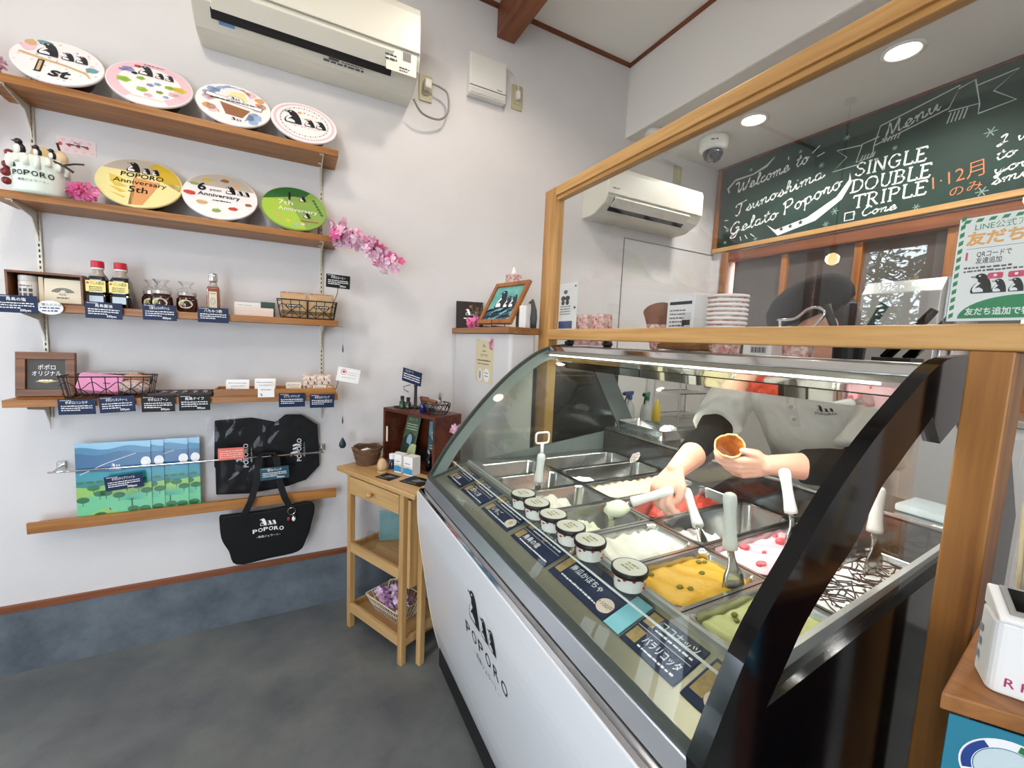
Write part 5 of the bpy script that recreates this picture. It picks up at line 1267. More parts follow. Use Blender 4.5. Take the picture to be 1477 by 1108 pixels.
# ------------------------------------------------------------------ beech trolley beside the case
CR = math.atan2(-.9014, .4330)
cart = thing('wooden_trolley', 'light beech trolley with drawer and two shelves beside the display case', 'trolley', (.217, 1.98, 0), CR)
for x, y in ((0, 0), (.371, 0), (0, .29), (.371, .29)):
    G().span((x, y, 0), (x+.026, y+.026, .732)).build('leg', [W_CARTZ], cart, bevel=.002)
G().span((-.078, -.006, .733), (.467, .36, .755)).build('top', [W_CART], cart, bevel=.004)
d = G().span((.028, -.004, .650), (.369, .014, .728)).build('drawer', [W_CART], cart, bevel=.002)
G().lathe([(.006, 0), (.006, .012), (.012, .016), (.013, .022), (.009, .029), (0, .031)], 16, (.2, -.005, .69), (0, -1, 0)).build('knob', [W_CARTZ], d, smooth=True)
G().span((.027, .02, .655), (.370, .29, .662)).build('drawer_floor', [W_CART], cart)
for z in (.372, .078):
    G().span((.004, .024, z-.004), (.393, .292, z+.004)).build('shelf', [W_CART], cart)
    G().span((.0265, .001, z), (.3705, .016, z+.044)).build('shelf_lip', [W_CART], cart, bevel=.0015)
    G().span((.0265, .300, z), (.3705, .315, z+.044)).build('shelf_lip', [W_CART], cart, bevel=.0015)
    G().span((.001, .0265, z), (.014, .2895, z+.030)).build('side_lip', [W_CARTZ], cart, bevel=.0015)
    G().span((.383, .0265, z), (.396, .2895, z+.030)).build('side_lip', [W_CARTZ], cart, bevel=.0015)
G().span((.4085, .012, .345), (.4255, .31, .715)).build('drop_leaf', [W_CARTZ], cart, bevel=.002)
G().span((.43, .05, 0), (.456, .076, .70)).build('gate_leg', [W_CARTZ], cart, bevel=.002)
G().span((.43, .077, .14), (.450, .31, .175)).build('gate_rail', [W_CART], cart, bevel=.002)
def on_cart(x, y, z=0.0):
    c, s = math.cos(CR), math.sin(CR); return (.217 + x*c - y*s, 1.98 + x*s + y*c, z)
ZT = .7553
box = thing('display_crate', 'dark reddish wooden crate standing on the trolley, open to the front', 'crate', on_cart(0, .19, ZT), CR)
W1, D1, H1 = .362, .165, .265
for a, b in (((0, 0, 0), (W1, D1, .014)), ((0, 0, H1-.014), (W1, D1, H1)), ((0, 0, .014), (.014, D1, H1-.014)), ((W1-.014, 0, .014), (W1, D1, H1-.014)), ((.014, D1-.008, .014), (W1-.014, D1, H1-.014))):
    G().span(a, b).build('board', [W_DARK], box, bevel=.0015)
def upright(name, label, cat, x, y, z, w, h, m, lean=-.2, th=.003, rz=0, fdraw=None, mats=None, roll=0):
    t = thing(name, label, cat, on_cart(x, y, z), CR+rz); t.rotation_euler = (lean, roll, CR+rz)
    G().span((0, -th, 0), (w, 0, h)).build('sheet', [m], t, bevel=.0006)
    if fdraw:
        f = F(); fdraw(f); f.build('print', mats, t, O=(0, -th, 0))
    return t
def d1(f):
    f.poly([(0, 0), (.09, 0), (.09, .11), (.05, .13), (0, .09)], 0, 0); f.text('オリーブ', .05, .185, .012, 1, 1, w=.06); [f.words(.012, .165-.012*k, .078, .006, 1, 1, k) for k in range(3)]
    f.ell(.05, .09, .018, .03, 2, 1, 14); f.ell(.045, .06, .014, .014, 3, 2, 12)
upright('booklet', 'tall green leaflet leaning in the crate', 'leaflet', .035, .262, ZT+.016, .10, .215, mat('green_print_paper', '#56684f', .4), -.25, fdraw=d1, mats=[mat('deep_green_print', '#2b3d33', .4), mat('pale_green_print', '#c9d6b5', .4), mat('blue_bottle_print', '#8fa8bd', .4), mat('teal_print', '#22424a', .4)])
def d2(f):
    f.poly([(0, .09), (.035, .07), (.08, .085), (.095, .12), (.095, .15), (0, .15)], 0, 0); f.poly(arc(.055, .085, .035, 180, 360, 12), 1, 1); f.ell(.05, .1, .032, .012, 2, 1); [f.words(.01, .012+.012*k, .07, .006, 2, 1, k) for k in range(3)]
upright('photo_card', 'teal photo card of a bowl at the right inside the crate', 'card', .235, .268, ZT+.07, .095, .155, mat('teal_photo', '#31525a', .3), -.08, fdraw=d2, mats=[mat('teal_light', '#4f8b98', .3), mat('pale_bowl', '#a6c9d2', .3), mat('sage_print', '#b7c0a4', .3)])
t = thing('black_book', 'black box standing at the back of the crate between the leaflets', 'box', on_cart(.150, .29, ZT+.0145), CR)
G().span((0, 0, 0), (.19, .040, .052)).build('carton', [M_BLKMAT], t, bevel=.001)
t = thing('pear_charm', 'white leaf-shaped tag hanging at the left inside the crate', 'tag', on_cart(.032, .262, ZT+.10), CR)
t.location = on_cart(.018, .20, ZT+.10); G().span((0, -.006, 0), (.012, -.003, .075)).build('tag', [M_CREAM], t, bevel=.002)
t = thing('half_moon_card', 'pale green half-moon card leaning in front of the leaflet', 'card', on_cart(.125, .228, ZT+.0185), CR); t.rotation_euler = (-.15, 0, CR)
G().prism([(x*.042, y*.085) for x, y in arc(.95, .06, .98, 92, 184, 10)[::-1]] + [(.06, .085), (.06, 0)], -.003, 0, 0, lambda u, v, w: (u, w, v)).build('card', [mat('pale_lime', '#c6cf97', .5, mottle=.3, mscale=160)], t)
t = thing('chrome_bottle', 'small dark bottle with a bright cap at the right front inside the crate', 'bottle', on_cart(.30, .22, ZT+.0145), CR)
G().lathe([(0, 0), (.018, 0), (.018, .05), (.008, .06), (.008, .075), (0, .076)], 16).build('bottle', [M_BLK], t, smooth=True)
G().lathe([(.009, .076), (.009, .092), (0, .093)], 12).build('cap', [M_CHROME], t)
# on top of the crate
ZB = ZT + H1 + .0003
t = thing('card_stand', 'navy price card on a little black stand on top of the crate', 'card', on_cart(.085, .29, ZB), CR)
G().lathe([(.022, 0), (.022, .006), (.008, .010), (.007, .10), (.010, .112)], 14, (.03, 0, 0)).build('stand', [M_BLKMAT], t, smooth=True)
cd_ = G().box((0, 0, .150), (.140, .002, .066), rot=Matrix.Rotation(.14, 3, 'Y')).build('card', [M_NAVY], t)
f = F(); f.text('ジェラート', -.02, .018, .009, 0, 0); [f.words(-.06, .004-.011*k, .12, .006, 0, 0, k) for k in range(3)]
f.build('card_print', [M_TXT], t, O=(0, -.0012, .150), U=(math.cos(.14), 0, -math.sin(.14)), Vv=(math.sin(.14), 0, math.cos(.14)))
G().tube([(.0, -.008, .112), (-.035, -.02, .10), (-.03, -.02, .085), (-.01, -.01, .075)], .002, 6).build('wire_clip', [mat('aged_brass', '#6b4a22', .35, .8)], t)
for k, (x, y, c, h) in enumerate(((.045, .235, '#1c3a20', .055), (.070, .250, '#1d2a1e', .05))):
    t = thing('oil_bottle', ['small dark green bottle at the left on top of the crate', 'second small green bottle on top of the crate'][k], 'bottle', on_cart(x+.04, y, ZB), CR, 'small bottles on the crate')
    G().lathe([(0, 0), (.013, 0), (.0135, .004), (.0135, h*.62), (.007, h*.72), (.007, h*.78)], 14).build('bottle', [mat('bottle_'+c.strip('#'), c, .1, coat=.5)], t, smooth=True)
    G().lathe([(.009, h*.78), (.009, h*1.1), (0, h*1.1)], 14).build('cap', [M_BLKMAT], t)
    f = F(); f.rect(-.010, .010, .02, .018, 0, 0); f.build('label', [mat('lime_label', '#8fb36a', .5)], t, fn=lambda u, v, w: ((.0137+w)*math.sin(u/.0137), -(.0137+w)*math.cos(u/.0137), v))
t = thing('sunglasses', 'dark looped strap lying at the left on top of the crate', 'strap', on_cart(.055, .232, ZB), CR)
G().tube([(.022*math.cos(k*.42), .012*math.sin(k*.42), .004) for k in range(15)], .0035, 6, closed=True).build('strap', [M_BLKMAT], t, smooth=True)
def handled_basket(label, x, y, w, d, h):
    t = thing('handled_basket', label, 'basket', on_cart(x, y, ZB), CR, 'wire baskets with wooden grips')
    loop = lambda r, z: [(w*r*math.cos(k*2*PI/24), d*r*math.sin(k*2*PI/24), z) for k in range(24)]
    G().tube(loop(.5, h), .0022, 6, closed=True).build('rim', [M_WIRE], t); G().tube(loop(.36, .003), .0018, 6, closed=True).build('base_ring', [M_WIRE], t)
    g = G()
    for k in range(16):
        a = 2*PI*k/16; b = a+2*PI/16
        for q in (a, b+.0):
            g.tube([(w*.36*math.cos(a), d*.36*math.sin(a), .003), (w*.47*math.cos((a+b)/2), d*.47*math.sin((a+b)/2), h*.55), (w*.5*math.cos(q), d*.5*math.sin(q), h)], .0014, 5)
    stuff(g.build('wire_mesh', [M_WIRE], t))
    G().tube([(-w*.3, -d*.40, h+.012), (w*.3, -d*.40, h+.012)], .0085, 10).build('grip', [wood('grip_wood', '#7c4322', '#59300f', 0)], t, smooth=True)
    return t
handled_basket('small wire basket with a wooden grip at the back of the crate top', .188, .305, .080, .06, .045)
handled_basket('larger wire basket with a wooden grip at the right of the crate top', .290, .262, .150, .105, .050)
t = thing('wrapped_sweet', 'clear-wrapped white item in the larger wire basket on the crate', 'packet', on_cart(.275, .262, ZB+.022), CR)
G().ball((0, 0, .022), (.05, .03, .018), 14, rot=Matrix.Rotation(-.35, 3, 'Y')).build('packet', [mat('silver_wrap', '#c9c9cc', .3, .4)], t, smooth=True)
g = G(); rnd = random.Random(8)
for k in range(9):
    a = rnd.uniform(-.8, .8); g.add([(.02, 0, .03), (.035+.02*math.sin(a), .01, .075+.01*rnd.random()), (.06+.02*math.sin(a), -.01, .07+.012*rnd.random()), (.05, .0, .03)], [(0, 1, 2, 3)])
g.build('film_tails', [M_FILM], t, fix=False)
t = thing('blue_pouch', 'dark blue bottle standing between the two wire baskets on the crate', 'bottle', on_cart(.228, .238, ZB), CR)
G().lathe([(0, 0), (.014, 0), (.014, .035), (.008, .045), (0, .046)], 14).build('bottle', [mat('cobalt', '#1c1f6a', .15, coat=.5)], t, smooth=True)
t = thing('blossom_spray', 'small pink blossoms fixed on the right side of the crate', 'flowers', on_cart(.378, .30, ZT+.185), CR, 'artificial blossom sprays')
blossoms(t, [V((.012+.004*math.sin(k), .022*math.cos(k*2.4), .03*math.sin(k*1.7))) for k in range(10)], .017, PINKS[:2], 6)
# on the trolley top, in front of the crate
t = thing('woven_basket', 'brown woven oval basket at the left of the trolley top', 'basket', (.313, 2.041, ZT), CR)
g = G(); prof = [(.042, .0), (.048, .012), (.056, .035), (.062, .062), (.066, .080)]
for i in range(13):
    z = .004 + .0063*i; r = .044 + .022*(i/12)
    g.tube([((r+.0024*(1 if (k+i) % 2 else -1))*math.cos(2*PI*k/26), (r+.0024*(1 if (k+i) % 2 else -1))*math.sin(2*PI*k/26), z+.003*math.sin(k*1.1+i)) for k in range(26)], .0042, 6, closed=True)
stuff(g.build('weave', [mat('wicker_brown', '#7a573a', .75, bump=.5, bscale=150, mottle=.4, mscale=60)], t, smooth=True))
G().lathe([(0, .002), (.043, .002), (.060, .078), (.057, .078), (.041, .006), (0, .006)], 26).build('lining', [mat('wicker_dark', '#4a3222', .8)], t, smooth=True)
t = thing('folded_note', 'white folded paper in the woven basket', 'paper', (.313, 2.041, ZT+.0635), CR)
G().box((.0, .0, .0), (.055, .035, .008), rot=Matrix.Rotation(.1, 3, 'X')).build('paper', [M_PAPER], t, bevel=.002)
t = thing('wooden_egg', 'plain wooden egg standing on a little ring in front of the woven basket', 'egg', (.353, 1.887, ZT))
G().lathe([(.019, 0), (.021, .002), (.021, .006), (.016, .007)], 20).build('ring', [mat('pale_birch', '#d5b48a', .5)], t)
G().lathe([(.001, .004), (.017, .010), (.0225, .024), (.0225, .034), (.018, .050), (.010, .060), (.001, .064)], 24).build('egg', [mat('birch', '#d3ad82', .45, mottle=.12, mscale=30)], t, smooth=True)
for k, (x, y) in enumerate(((.405, 1.925), (.435, 1.945))):
    t = thing('supplement_bottle', ['small navy bottle with white cap in front, beside the wooden egg', 'small navy bottle with white cap, behind the front one'][k], 'bottle', (x, y, ZT), 0, 'navy bottles with white caps')
    G().lathe([(0, 0), (.017, 0), (.018, .003), (.018, .038), (.012, .044), (.012, .047)], 20).build('bottle', [mat('navy_bottle', '#232a52', .15, coat=.4)], t, smooth=True)
    G().lathe([(.013, .046), (.0135, .047), (.0135, .068), (.012, .070), (0, .070)], 20).build('cap', [M_TXT], t)
    f = F(); f.rect(-.016, .012, .032, .018, 0, 0); f.words(-.012, .02, .024, .005, 1, 1); f.build('label', [mat('grey_label', '#a9afbd', .5), M_INK], t, fn=lambda u, v, w: ((.0182+w)*math.sin(u/.0182 - .5), -(.0182+w)*math.cos(u/.0182 - .5), v))
for k, (x, y, r) in enumerate(((.432, 1.866, -.98), (.468, 1.812, -.98))):
    t = thing('cosmetic_box', ['white and blue small box, left of the pair on the trolley', 'white and blue small box, right of the pair on the trolley'][k], 'box', (x, y, ZT), r, 'white and blue boxes')
    s = .026 if k else .021
    G().span((-s, -s, 0), (s, s, .083)).build('carton', [M_PAPER], t, bevel=.0008)
    for O_, U_, N_ in (((-s, -s, 0), (1, 0, 0), (0, -1, 0)), ((-s, s, 0), (0, -1, 0), (-1, 0, 0))):
        f = F(); f.poly([(.0, .006), (2*s, .006), (2*s, .03), (s, .034), (0, .03)], 0, 0); f.poly([(0, .03), (s, .034), (2*s, .03), (2*s, .042), (0, .042)], 1, 0); f.words(s*.4, .05, s*1.1, .005, 2, 0)
        f.build('box_print', [mat('sea_blue', '#3a8fc0', .5), mat('sand', '#e3d6bf', .5), mat('grey_print', '#555555')], t, O=O_, U=U_, N=N_)
for k, (x, y, w, h) in enumerate(((.312, 1.826, .085, .070), (.395, 1.735, .115, .090))):
    t = thing('flat_card', ['smaller black photo card lying on the trolley top', 'larger black card lying at the right of the trolley top'][k], 'card', (x, y, ZT), CR+.12, 'black cards lying on the trolley')
    G().span((0, 0, 0), (w, h, .0018)).build('card', [M_BLACKCARD], t)
    f = F(); f.poly([(w*.3, h*.35), (w*.6, h*.3), (w*.75, h*.6), (w*.45, h*.75)], 0, 0); f.words(w*.1, h*.12, w*.6, .005, 1, 0); f.words(w*.5, h*.6, w*.35, .006, 1, 1)
    f.build('card_print', [mat('dim_photo', '#6c6f70', .4), mat('faint_print', '#b9b6ac')], t, O=(0, 0, .0018), U=(1, 0, 0), Vv=(0, 1, 0), N=(0, 0, 1))
# shelves of the trolley
ZS = .3763
t = thing('square_tile', 'pale teal square tile propped on the middle shelf of the trolley', 'tile', on_cart(.045, .145, ZS+.0015)); t.rotation_euler = (-.12, 0, -.17)
G().span((0, -.006, 0), (.112, 0, .140)).build('tile', [mat('pale_teal_tile', '#86b0b0', .3, mottle=.25, mscale=14)], t, bevel=.001)
g = G()
for a, b in (((-.003, -.008, -.001), (0, .002, .143)), ((.112, -.008, -.001), (.115, .002, .143)), ((0, -.008, .140), (.112, .002, .143))): g.span(a, b)
g.build('tile_edge', [mat('tile_rim', '#a9c4c2', .3)], t)
t = thing('leaf_stand', 'clear leaf-shaped display easel on the middle shelf', 'stand', on_cart(.085, .055, ZS), -.1)
G().prism([(0, 0), (.03, .005), (.05, .05), (.03, .085), (.0, .10), (-.015, .05)], 0, .003, 0, lambda u, v, w: (u, w, v)).build('leaf', [glass('clear_acrylic', (.93, .96, .95), .06, .6)], t)
t = thing('white_card_stack', 'white card standing behind the right front leg on the middle shelf', 'card', on_cart(.315, .12, ZS), CR); t.rotation_euler = (-.12, 0, CR)
G().span((0, -.004, 0), (.05, 0, .15)).build('card', [M_PAPER], t, bevel=.001)
ZL = .0823
t = wire_basket('wire_basket', 'white wire basket of lilac blossoms on the bottom shelf of the trolley', on_cart(.185, .135, ZL), .235, .165, .080, .03, 11, 7, mat('white_wire', '#ddd3c0', .4), False, rz=CR, r=.0018)
G().tube([(-.06, .0, .082), (-.055, .01, .13), (0, .015, .155), (.055, .01, .13), (.06, 0, .082)], .0028, 6).build('handle', [mat('white_wire', '#ddd3c0', .4)], t, smooth=True)
G().tube([(a*.97, b*.97, .045) for a, b in rr(.215, .145, .012, 3)], .0016, 6, closed=True).build('middle_ring', [mat('white_wire', '#ddd3c0', .4)], t)
t = thing('blossom_bunch', 'bunch of lilac artificial blossoms lying in the white wire basket', 'flowers', on_cart(.185, .135, ZL+.012), CR)
rnd = random.Random(12)
blossoms(t, [V((max(-.075, min(.075, rnd.gauss(-.012, .045))), max(-.045, min(.045, rnd.gauss(-.006, .028))), rnd.uniform(.02, .085))) for k in range(58)], .022, LILAC, 9)

# ------------------------------------------------------------------ things on and around the stub wall
ZC = 1.4223
t = thing('menu_note', 'cream menu note taped to the white stub wall', 'note', (.7942, 1.80, 1.165))
G().span((-.0015, -.098, 0), (0, .100, .199)).build('paper', [mat('cream_note', '#d9cba4', .6)], t)
f = F(); trio(f, .1, .165, .016, 0, 1, 1); f.words(.08, .145, .04, .006, 0, 1); f.text('おすすめ', .1, .122, .011, 0, 1, w=.08); f.words(.02, .10, .16, .008, 0, 1, 2); f.words(.03, .085, .13, .006, 0, 1, 3)
f.ell(.06, .035, .026, .030, 1, 1, 18); f.ell(.135, .037, .034, .032, 1, 1, 18); f.ell(.06, .035, .014, .022, 2, 2, 14); f.words(.115, .045, .04, .006, 0, 2, 5); f.words(.115, .03, .04, .006, 0, 2, 6)
f.build('note_print', [mat('brown_print2', '#5c4a38'), M_PAPER, mat('grey_photo', '#9a9aa0', .5)], t, O=(-.0015, .100, 0), U=(0, -1, 0), N=(-1, 0, 0))
G().span((-.0035, .055, .195), (-.0017, .09, .203)).build('tape', [M_FILM], t)
t = thing('blossom_spray', 'tiny pink blossoms at the top corner of the cream menu note', 'flowers', (.7905, 1.712, 1.345), 0, 'artificial blossom sprays')
blossoms(t, [V((-.006, .012*math.sin(k*2.1), .016*math.cos(k*1.3))) for k in range(7)], .014, PINKS[:1], 7)
t = thing('dark_plaque', 'dark square plaque with white emblem at the back of the wooden cap', 'plaque', (.80, 2.155, ZC)); t.rotation_euler = (-.18, 0, -.25)
G().span((-.02, -.014, 0), (.125, 0, .145)).build('plaque', [mat('dark_wood_plaque', '#1d0e0b', .6)], t, bevel=.002)
f = F(); trio(f, .06, .07, .034, 0, 1, 1); f.words(.02, .048, .08, .010, 0, 1); f.build('emblem', [M_TXT, mat('dark_wood_plaque', '#1d0e0b', .6)], t, O=(0, -.014, 0))
t = thing('dried_flowers', 'small bunch of dried brown flowers before the dark plaque', 'flowers', (.850, 2.04, ZC))
g = G(); rnd = random.Random(3)
for k in range(14):
    a = rnd.uniform(0, 6.28); L = rnd.uniform(.08, .14); p1 = V((math.cos(a)*.03, math.sin(a)*.02, L)); g.tube([(0, 0, .004), p1*.5+V((0, 0, .01)), p1], .001, 4)
g.build('stems', [mat('dry_stem', '#7a6234', .8)], t)
blossoms(t, [V((.03*math.cos(k*2.4), .018*math.sin(k*1.9), .06+.055*((k*7 % 10)/10))) for k in range(18)], .010, [mat('dry_ochre', '#9a7430', .8), mat('dry_brown', '#5c3328', .8), mat('dry_grey', '#8a7f86', .8)], 3)
G().lathe([(.016, 0), (.018, .03), (.015, .03), (.014, .004)], 14).build('pot', [mat('clay', '#6a4a38', .7)], t, smooth=True)
t = thing('ruffled_flower', 'pink ruffled flower lying at the left front of the wooden cap', 'flower', (.800, 1.965, ZC))
blossoms(t, [V((.0+.014*math.cos(k*2.4), .024*math.sin(k*2.4), .024+.012*math.sin(k))) for k in range(14)], .026, [PINKS[2], mat('blossom_rose', '#e887b4', .6)], 4)
t = thing('easel_picture', 'wooden framed painting of three penguins leaning on a wire easel', 'picture', (.792, 1.872, ZC+.012)); ER = math.atan2(-.243, .05); t.rotation_euler = (-.50, 0, ER)
PW, PH, FB = .250, .225, .022
for a, b in (((0, -.016, 0), (PW, 0, FB)), ((0, -.016, PH-FB), (PW, 0, PH)), ((0, -.016, FB), (FB, 0, PH-FB)), ((PW-FB, -.016, FB), (PW, 0, PH-FB))):
    G().span(a, b).build('frame_bar', [W_REDZ], t, bevel=.002)
G().span((FB, -.007, FB), (PW-FB, -.003, PH-FB)).build('canvas', [mat('turquoise_paint', '#4fa39c', .5, mottle=.4, mscale=18, col2='#7fbdb4')], t)
f = F(); penguin(f, .098, .085, .098, 0, 1, 2); penguin(f, .150, .085, .066, 0, 1, 2); penguin(f, .190, .085, .070, 0, 1, 2)
rnd = random.Random(5)
for k in range(34): 
    x = rnd.uniform(.04, .20); y = rnd.uniform(.035, .085); f.line([(x-.02, y-.012), (x, y), (x+.022, y+.004)], .008, 2, 1)
f.build('painting', [mat('paint_black', '#1a2230', .5), M_PAPER, mat('paint_navy', '#232a48', .5)], t, O=(0, -.007, 0))
t = thing('wire_easel', 'dark bent-wire easel under the framed painting', 'easel', (.792, 1.872, ZC), ER)
g = G()
for x in (.05, .17): g.tube([(x, -.05, .030), (x, -.05, .004), (x, .02, .004), (x, .115, .004), (x, .118, .10)], .0025, 6)
g.tube([(.05, .02, .004), (.17, .02, .004)], .0025, 6)
g.build('wire', [M_WIRE], t)
t = thing('slim_cabinet', 'slim white cabinet behind the stub wall, under the floral carton', 'cabinet', (1.085, 2.13, 0))
G().span((-.045, -.07, 0), (.045, .075, 1.665)).build('body', [M_PAPER], t, bevel=.003)
G().span((-.041, -.076, .06), (.041, -.0705, 1.655)).build('door', [M_PAPER], t, bevel=.002)
t = thing('tissue_carton', 'small floral carton with a white tuft seen above the framed painting', 'carton', (1.085, 2.10, 1.6653))
G().span((-.036, -.03, 0), (.036, .03, .062)).build('carton', [mat('floral_carton', '#e6ddd3', .6, mottle=.9, mscale=60, col2='#b4514a')], t, bevel=.002)
G().lathe([(.012, .062), (.016, .075), (.004, .105)], 7).build('tuft', [M_PAPER], t)
t = thing('green_canister', 'square green canister beside the framed painting on the wooden cap', 'canister', (.897, 1.648, ZC), ER)
G().span((-.02, -.014, 0), (.02, .014, .088)).build('canister', [mat('sage_green', '#5c6a55', .4)], t, bevel=.003)
t = thing('white_block', 'white block beside the green canister on the wooden cap', 'block', (.895, 1.602, ZC), ER)
G().span((-.022, -.02, 0), (.022, .02, .095)).build('block', [M_PAPER], t, bevel=.002)
t = thing('bird_figurine', 'dark grey bird figurine at the screen end of the wooden cap', 'figurine', (.905, 1.552, ZC))
G().loft([[(x+r*.6*math.cos(k*PI/5), y+r*math.sin(k*PI/5), z) for k in range(10)] for x, y, z, r in ((0, 0, 0, .018), (0, 0, .04, .021), (0, 0, .075, .017), (-.002, .004, .095, .013), (-.004, .008, .112, .012), (-.004, .008, .122, .004))]).build('body', [mat('slate_figure', '#3d4442', .6)], t, smooth=True)
G().lathe([(.006, 0), (.001, .016)], 8, (-.006, .018, .108), (-.2, 1, -.1)).build('beak', [M_BLKMAT], t)
# ------------------------------------------------------------------ kitchen: chalkboard, window, fittings
BX = 2.812
board = thing('chalkboard', 'dark green chalkboard menu in a wooden frame above the kitchen window', 'chalkboard', (KX, 2.165, 2.115))
LB = 1.95; HB = .56
bf = lambda u, v, w: (BX-KX-w, -u, v)
G().prism([(0, 0), (LB, 0), (LB, HB), (0, HB)], -.012, 0, 0, bf).build('board', [mat('chalk_green', '#0b2a22', .6, mottle=.3, mscale=2, col2='#123a2f', spec=.3)], board)
G().prism([(-.03, -.03), (LB+.03, -.03), (LB+.03, 0), (-.03, 0)], -.022, .016, 0, bf).build('bottom_rail', [W_FRAME_Y], board, bevel=.003)
G().prism([(-.03, HB), (LB+.03, HB), (LB+.03, HB+.014), (-.03, HB+.014)], -.022, .012, 0, bf).build('top_rail', [W_DARK], board, bevel=.002)
G().prism([(-.03, 0), (0, 0), (0, HB), (-.03, HB)], -.022, .014, 0, bf).build('side_rail', [W_REDZ], board, bevel=.002)
G().prism([(LB, 0), (LB+.03, 0), (LB+.03, HB), (LB, HB)], -.022, .014, 0, bf).build('side_rail', [W_REDZ], board, bevel=.002)
f = F(); Y_, Z_ = 2.165, 2.115
def P(y, z): return (Y_-y, z-Z_)
def chalk(t, y0, y1, z0, h, m=0, shear=.35, bold=-.012, z1=None):
    u0, v0 = P(y0, z0); u1, v1 = P(y1, z1 if z1 is not None else z0)
    f.text(t, u0, v0, h, m, 2, 'L', w=math.hypot(u1-u0, v1-v0), shear=shear, bold=bold, rot=math.atan2(v1-v0, u1-u0))
# hand lettering as chalk strokes: a slanted script and a serifed capital set (x right, x-height 1, cap height 2)
SCRIPT = {
 'W': (2.3, [[(-.2, 1.7), (.15, 2), (.35, 1.6), (.45, .3), (.6, 0), (.9, .6), (1.15, 1.5), (1.2, .4), (1.4, 0), (1.7, .5), (2.0, 1.3), (2.1, 2)]]),
 'e': (.95, [[(0, .1), (.35, .4), (.68, .78), (.5, 1), (.25, .85), (.15, .4), (.35, .02), (.65, .1), (.95, .4)]]),
 'l': (.75, [[(0, .1), (.35, .8), (.55, 1.7), (.42, 2), (.28, 1.5), (.28, .3), (.45, 0), (.75, .3)]]),
 'c': (.85, [[(.62, .85), (.42, 1), (.15, .7), (.15, .25), (.4, 0), (.85, .35)]]),
 'o': (1.0, [[(.55, .95), (.2, .85), (.1, .35), (.35, 0), (.65, .2), (.7, .7), (.5, .98), (.6, .75), (1.0, .8)]]),
 'm': (1.5, [[(0, .6), (.15, .95), (.2, .5), (.2, 0)], [(.2, .5), (.45, 1), (.6, .8), (.6, 0)], [(.6, .5), (.85, 1), (1.02, .8), (1.02, .2), (1.2, 0), (1.5, .35)]]),
 't': (.75, [[(.1, .3), (.4, 1.1), (.45, 1.7), (.3, 1.0), (.25, .25), (.42, 0), (.75, .3)], [(.0, 1.15), (.7, 1.25)]]),
 'T': (1.5, [[(.0, 1.5), (.1, 1.9), (.6, 1.95), (1.4, 2.1)], [(.75, 1.95), (.7, 1.0), (.55, .1), (.3, -.15), (.05, .1)]]),
 's': (.8, [[(0, .1), (.4, .8), (.42, 1.05), (.6, .5), (.5, .05), (.25, 0), (.15, .2)], [(.5, .05), (.8, .35)]]),
 'u': (1.05, [[(.1, .95), (.12, .3), (.3, 0), (.55, .3), (.7, .95), (.7, .2), (.85, 0), (1.05, .3)]]),
 'n': (1.1, [[(0, .6), (.15, .95), (.2, .5), (.2, 0)], [(.2, .5), (.48, 1), (.66, .8), (.66, .2), (.82, 0), (1.1, .35)]]),
 'h': (1.05, [[(0, .1), (.35, 1.0), (.48, 1.8), (.32, 2), (.22, 1.4), (.2, 0)], [(.2, .5), (.45, 1), (.62, .8), (.62, .2), (.78, 0), (1.05, .35)]]),
 'i': (.6, [[(.0, .4), (.18, .95), (.18, .2), (.32, 0), (.6, .35)], [(.24, 1.4), (.27, 1.5)]]),
 'a': (1.05, [[(.62, .8), (.4, 1), (.12, .7), (.12, .2), (.35, 0), (.6, .3), (.68, .95), (.66, .2), (.8, 0), (1.05, .35)]]),
 'G': (1.7, [[(1.25, 1.6), (1.0, 2), (.55, 1.8), (.2, 1.1), (.3, .3), (.75, .1), (1.15, .5), (1.25, 1.0)], [(.85, .9), (1.25, 1.0), (1.2, .2), (.95, -.6), (.5, -.7), (.3, -.4), (.9, .0), (1.5, .4)]]),
 'P': (1.3, [[(.25, 2), (.25, 1.0), (.2, 0)], [(.0, 1.7), (.4, 2.05), (.95, 1.95), (1.05, 1.4), (.75, 1.05), (.3, 1.0)]]),
 'p': (1.05, [[(0, .5), (.22, 1), (.2, 0), (.15, -.8)], [(.2, .7), (.5, 1), (.75, .7), (.68, .15), (.4, 0), (.22, .2)], [(.6, .1), (1.05, .4)]]),
 'r': (.8, [[(0, .3), (.2, 1.05), (.35, .85), (.5, .9), (.42, .3), (.55, 0), (.8, .3)]]),
 'M': (1.9, [[(-.1, .1), (.15, .1), (.4, 1.0), (.55, 2), (.75, .9), (.85, .2), (1.15, 1.1), (1.4, 2), (1.4, .9), (1.5, .1), (1.9, .3)]]),
 'C': (1.4, [[(1.1, 1.6), (.9, 2), (.4, 1.7), (.15, .9), (.35, .1), (.85, .05), (1.3, .5)]]),
 'I': (1.0, [[(.1, 1.6), (.5, 2.05), (.6, 1.6), (.4, .4), (.15, 0), (.0, .3), (.5, .5), (.9, .5)]]),
 'w': (1.4, [[(.05, .9), (.1, .3), (.3, 0), (.55, .4), (.62, .9), (.65, .3), (.85, 0), (1.1, .5), (1.1, .95), (1.4, .8)]]),
 'y': (1.05, [[(.1, .95), (.15, .35), (.35, .1), (.6, .45), (.7, .95), (.6, -.2), (.35, -.8), (.15, -.55), (.6, -.05), (1.05, .4)]]),
}
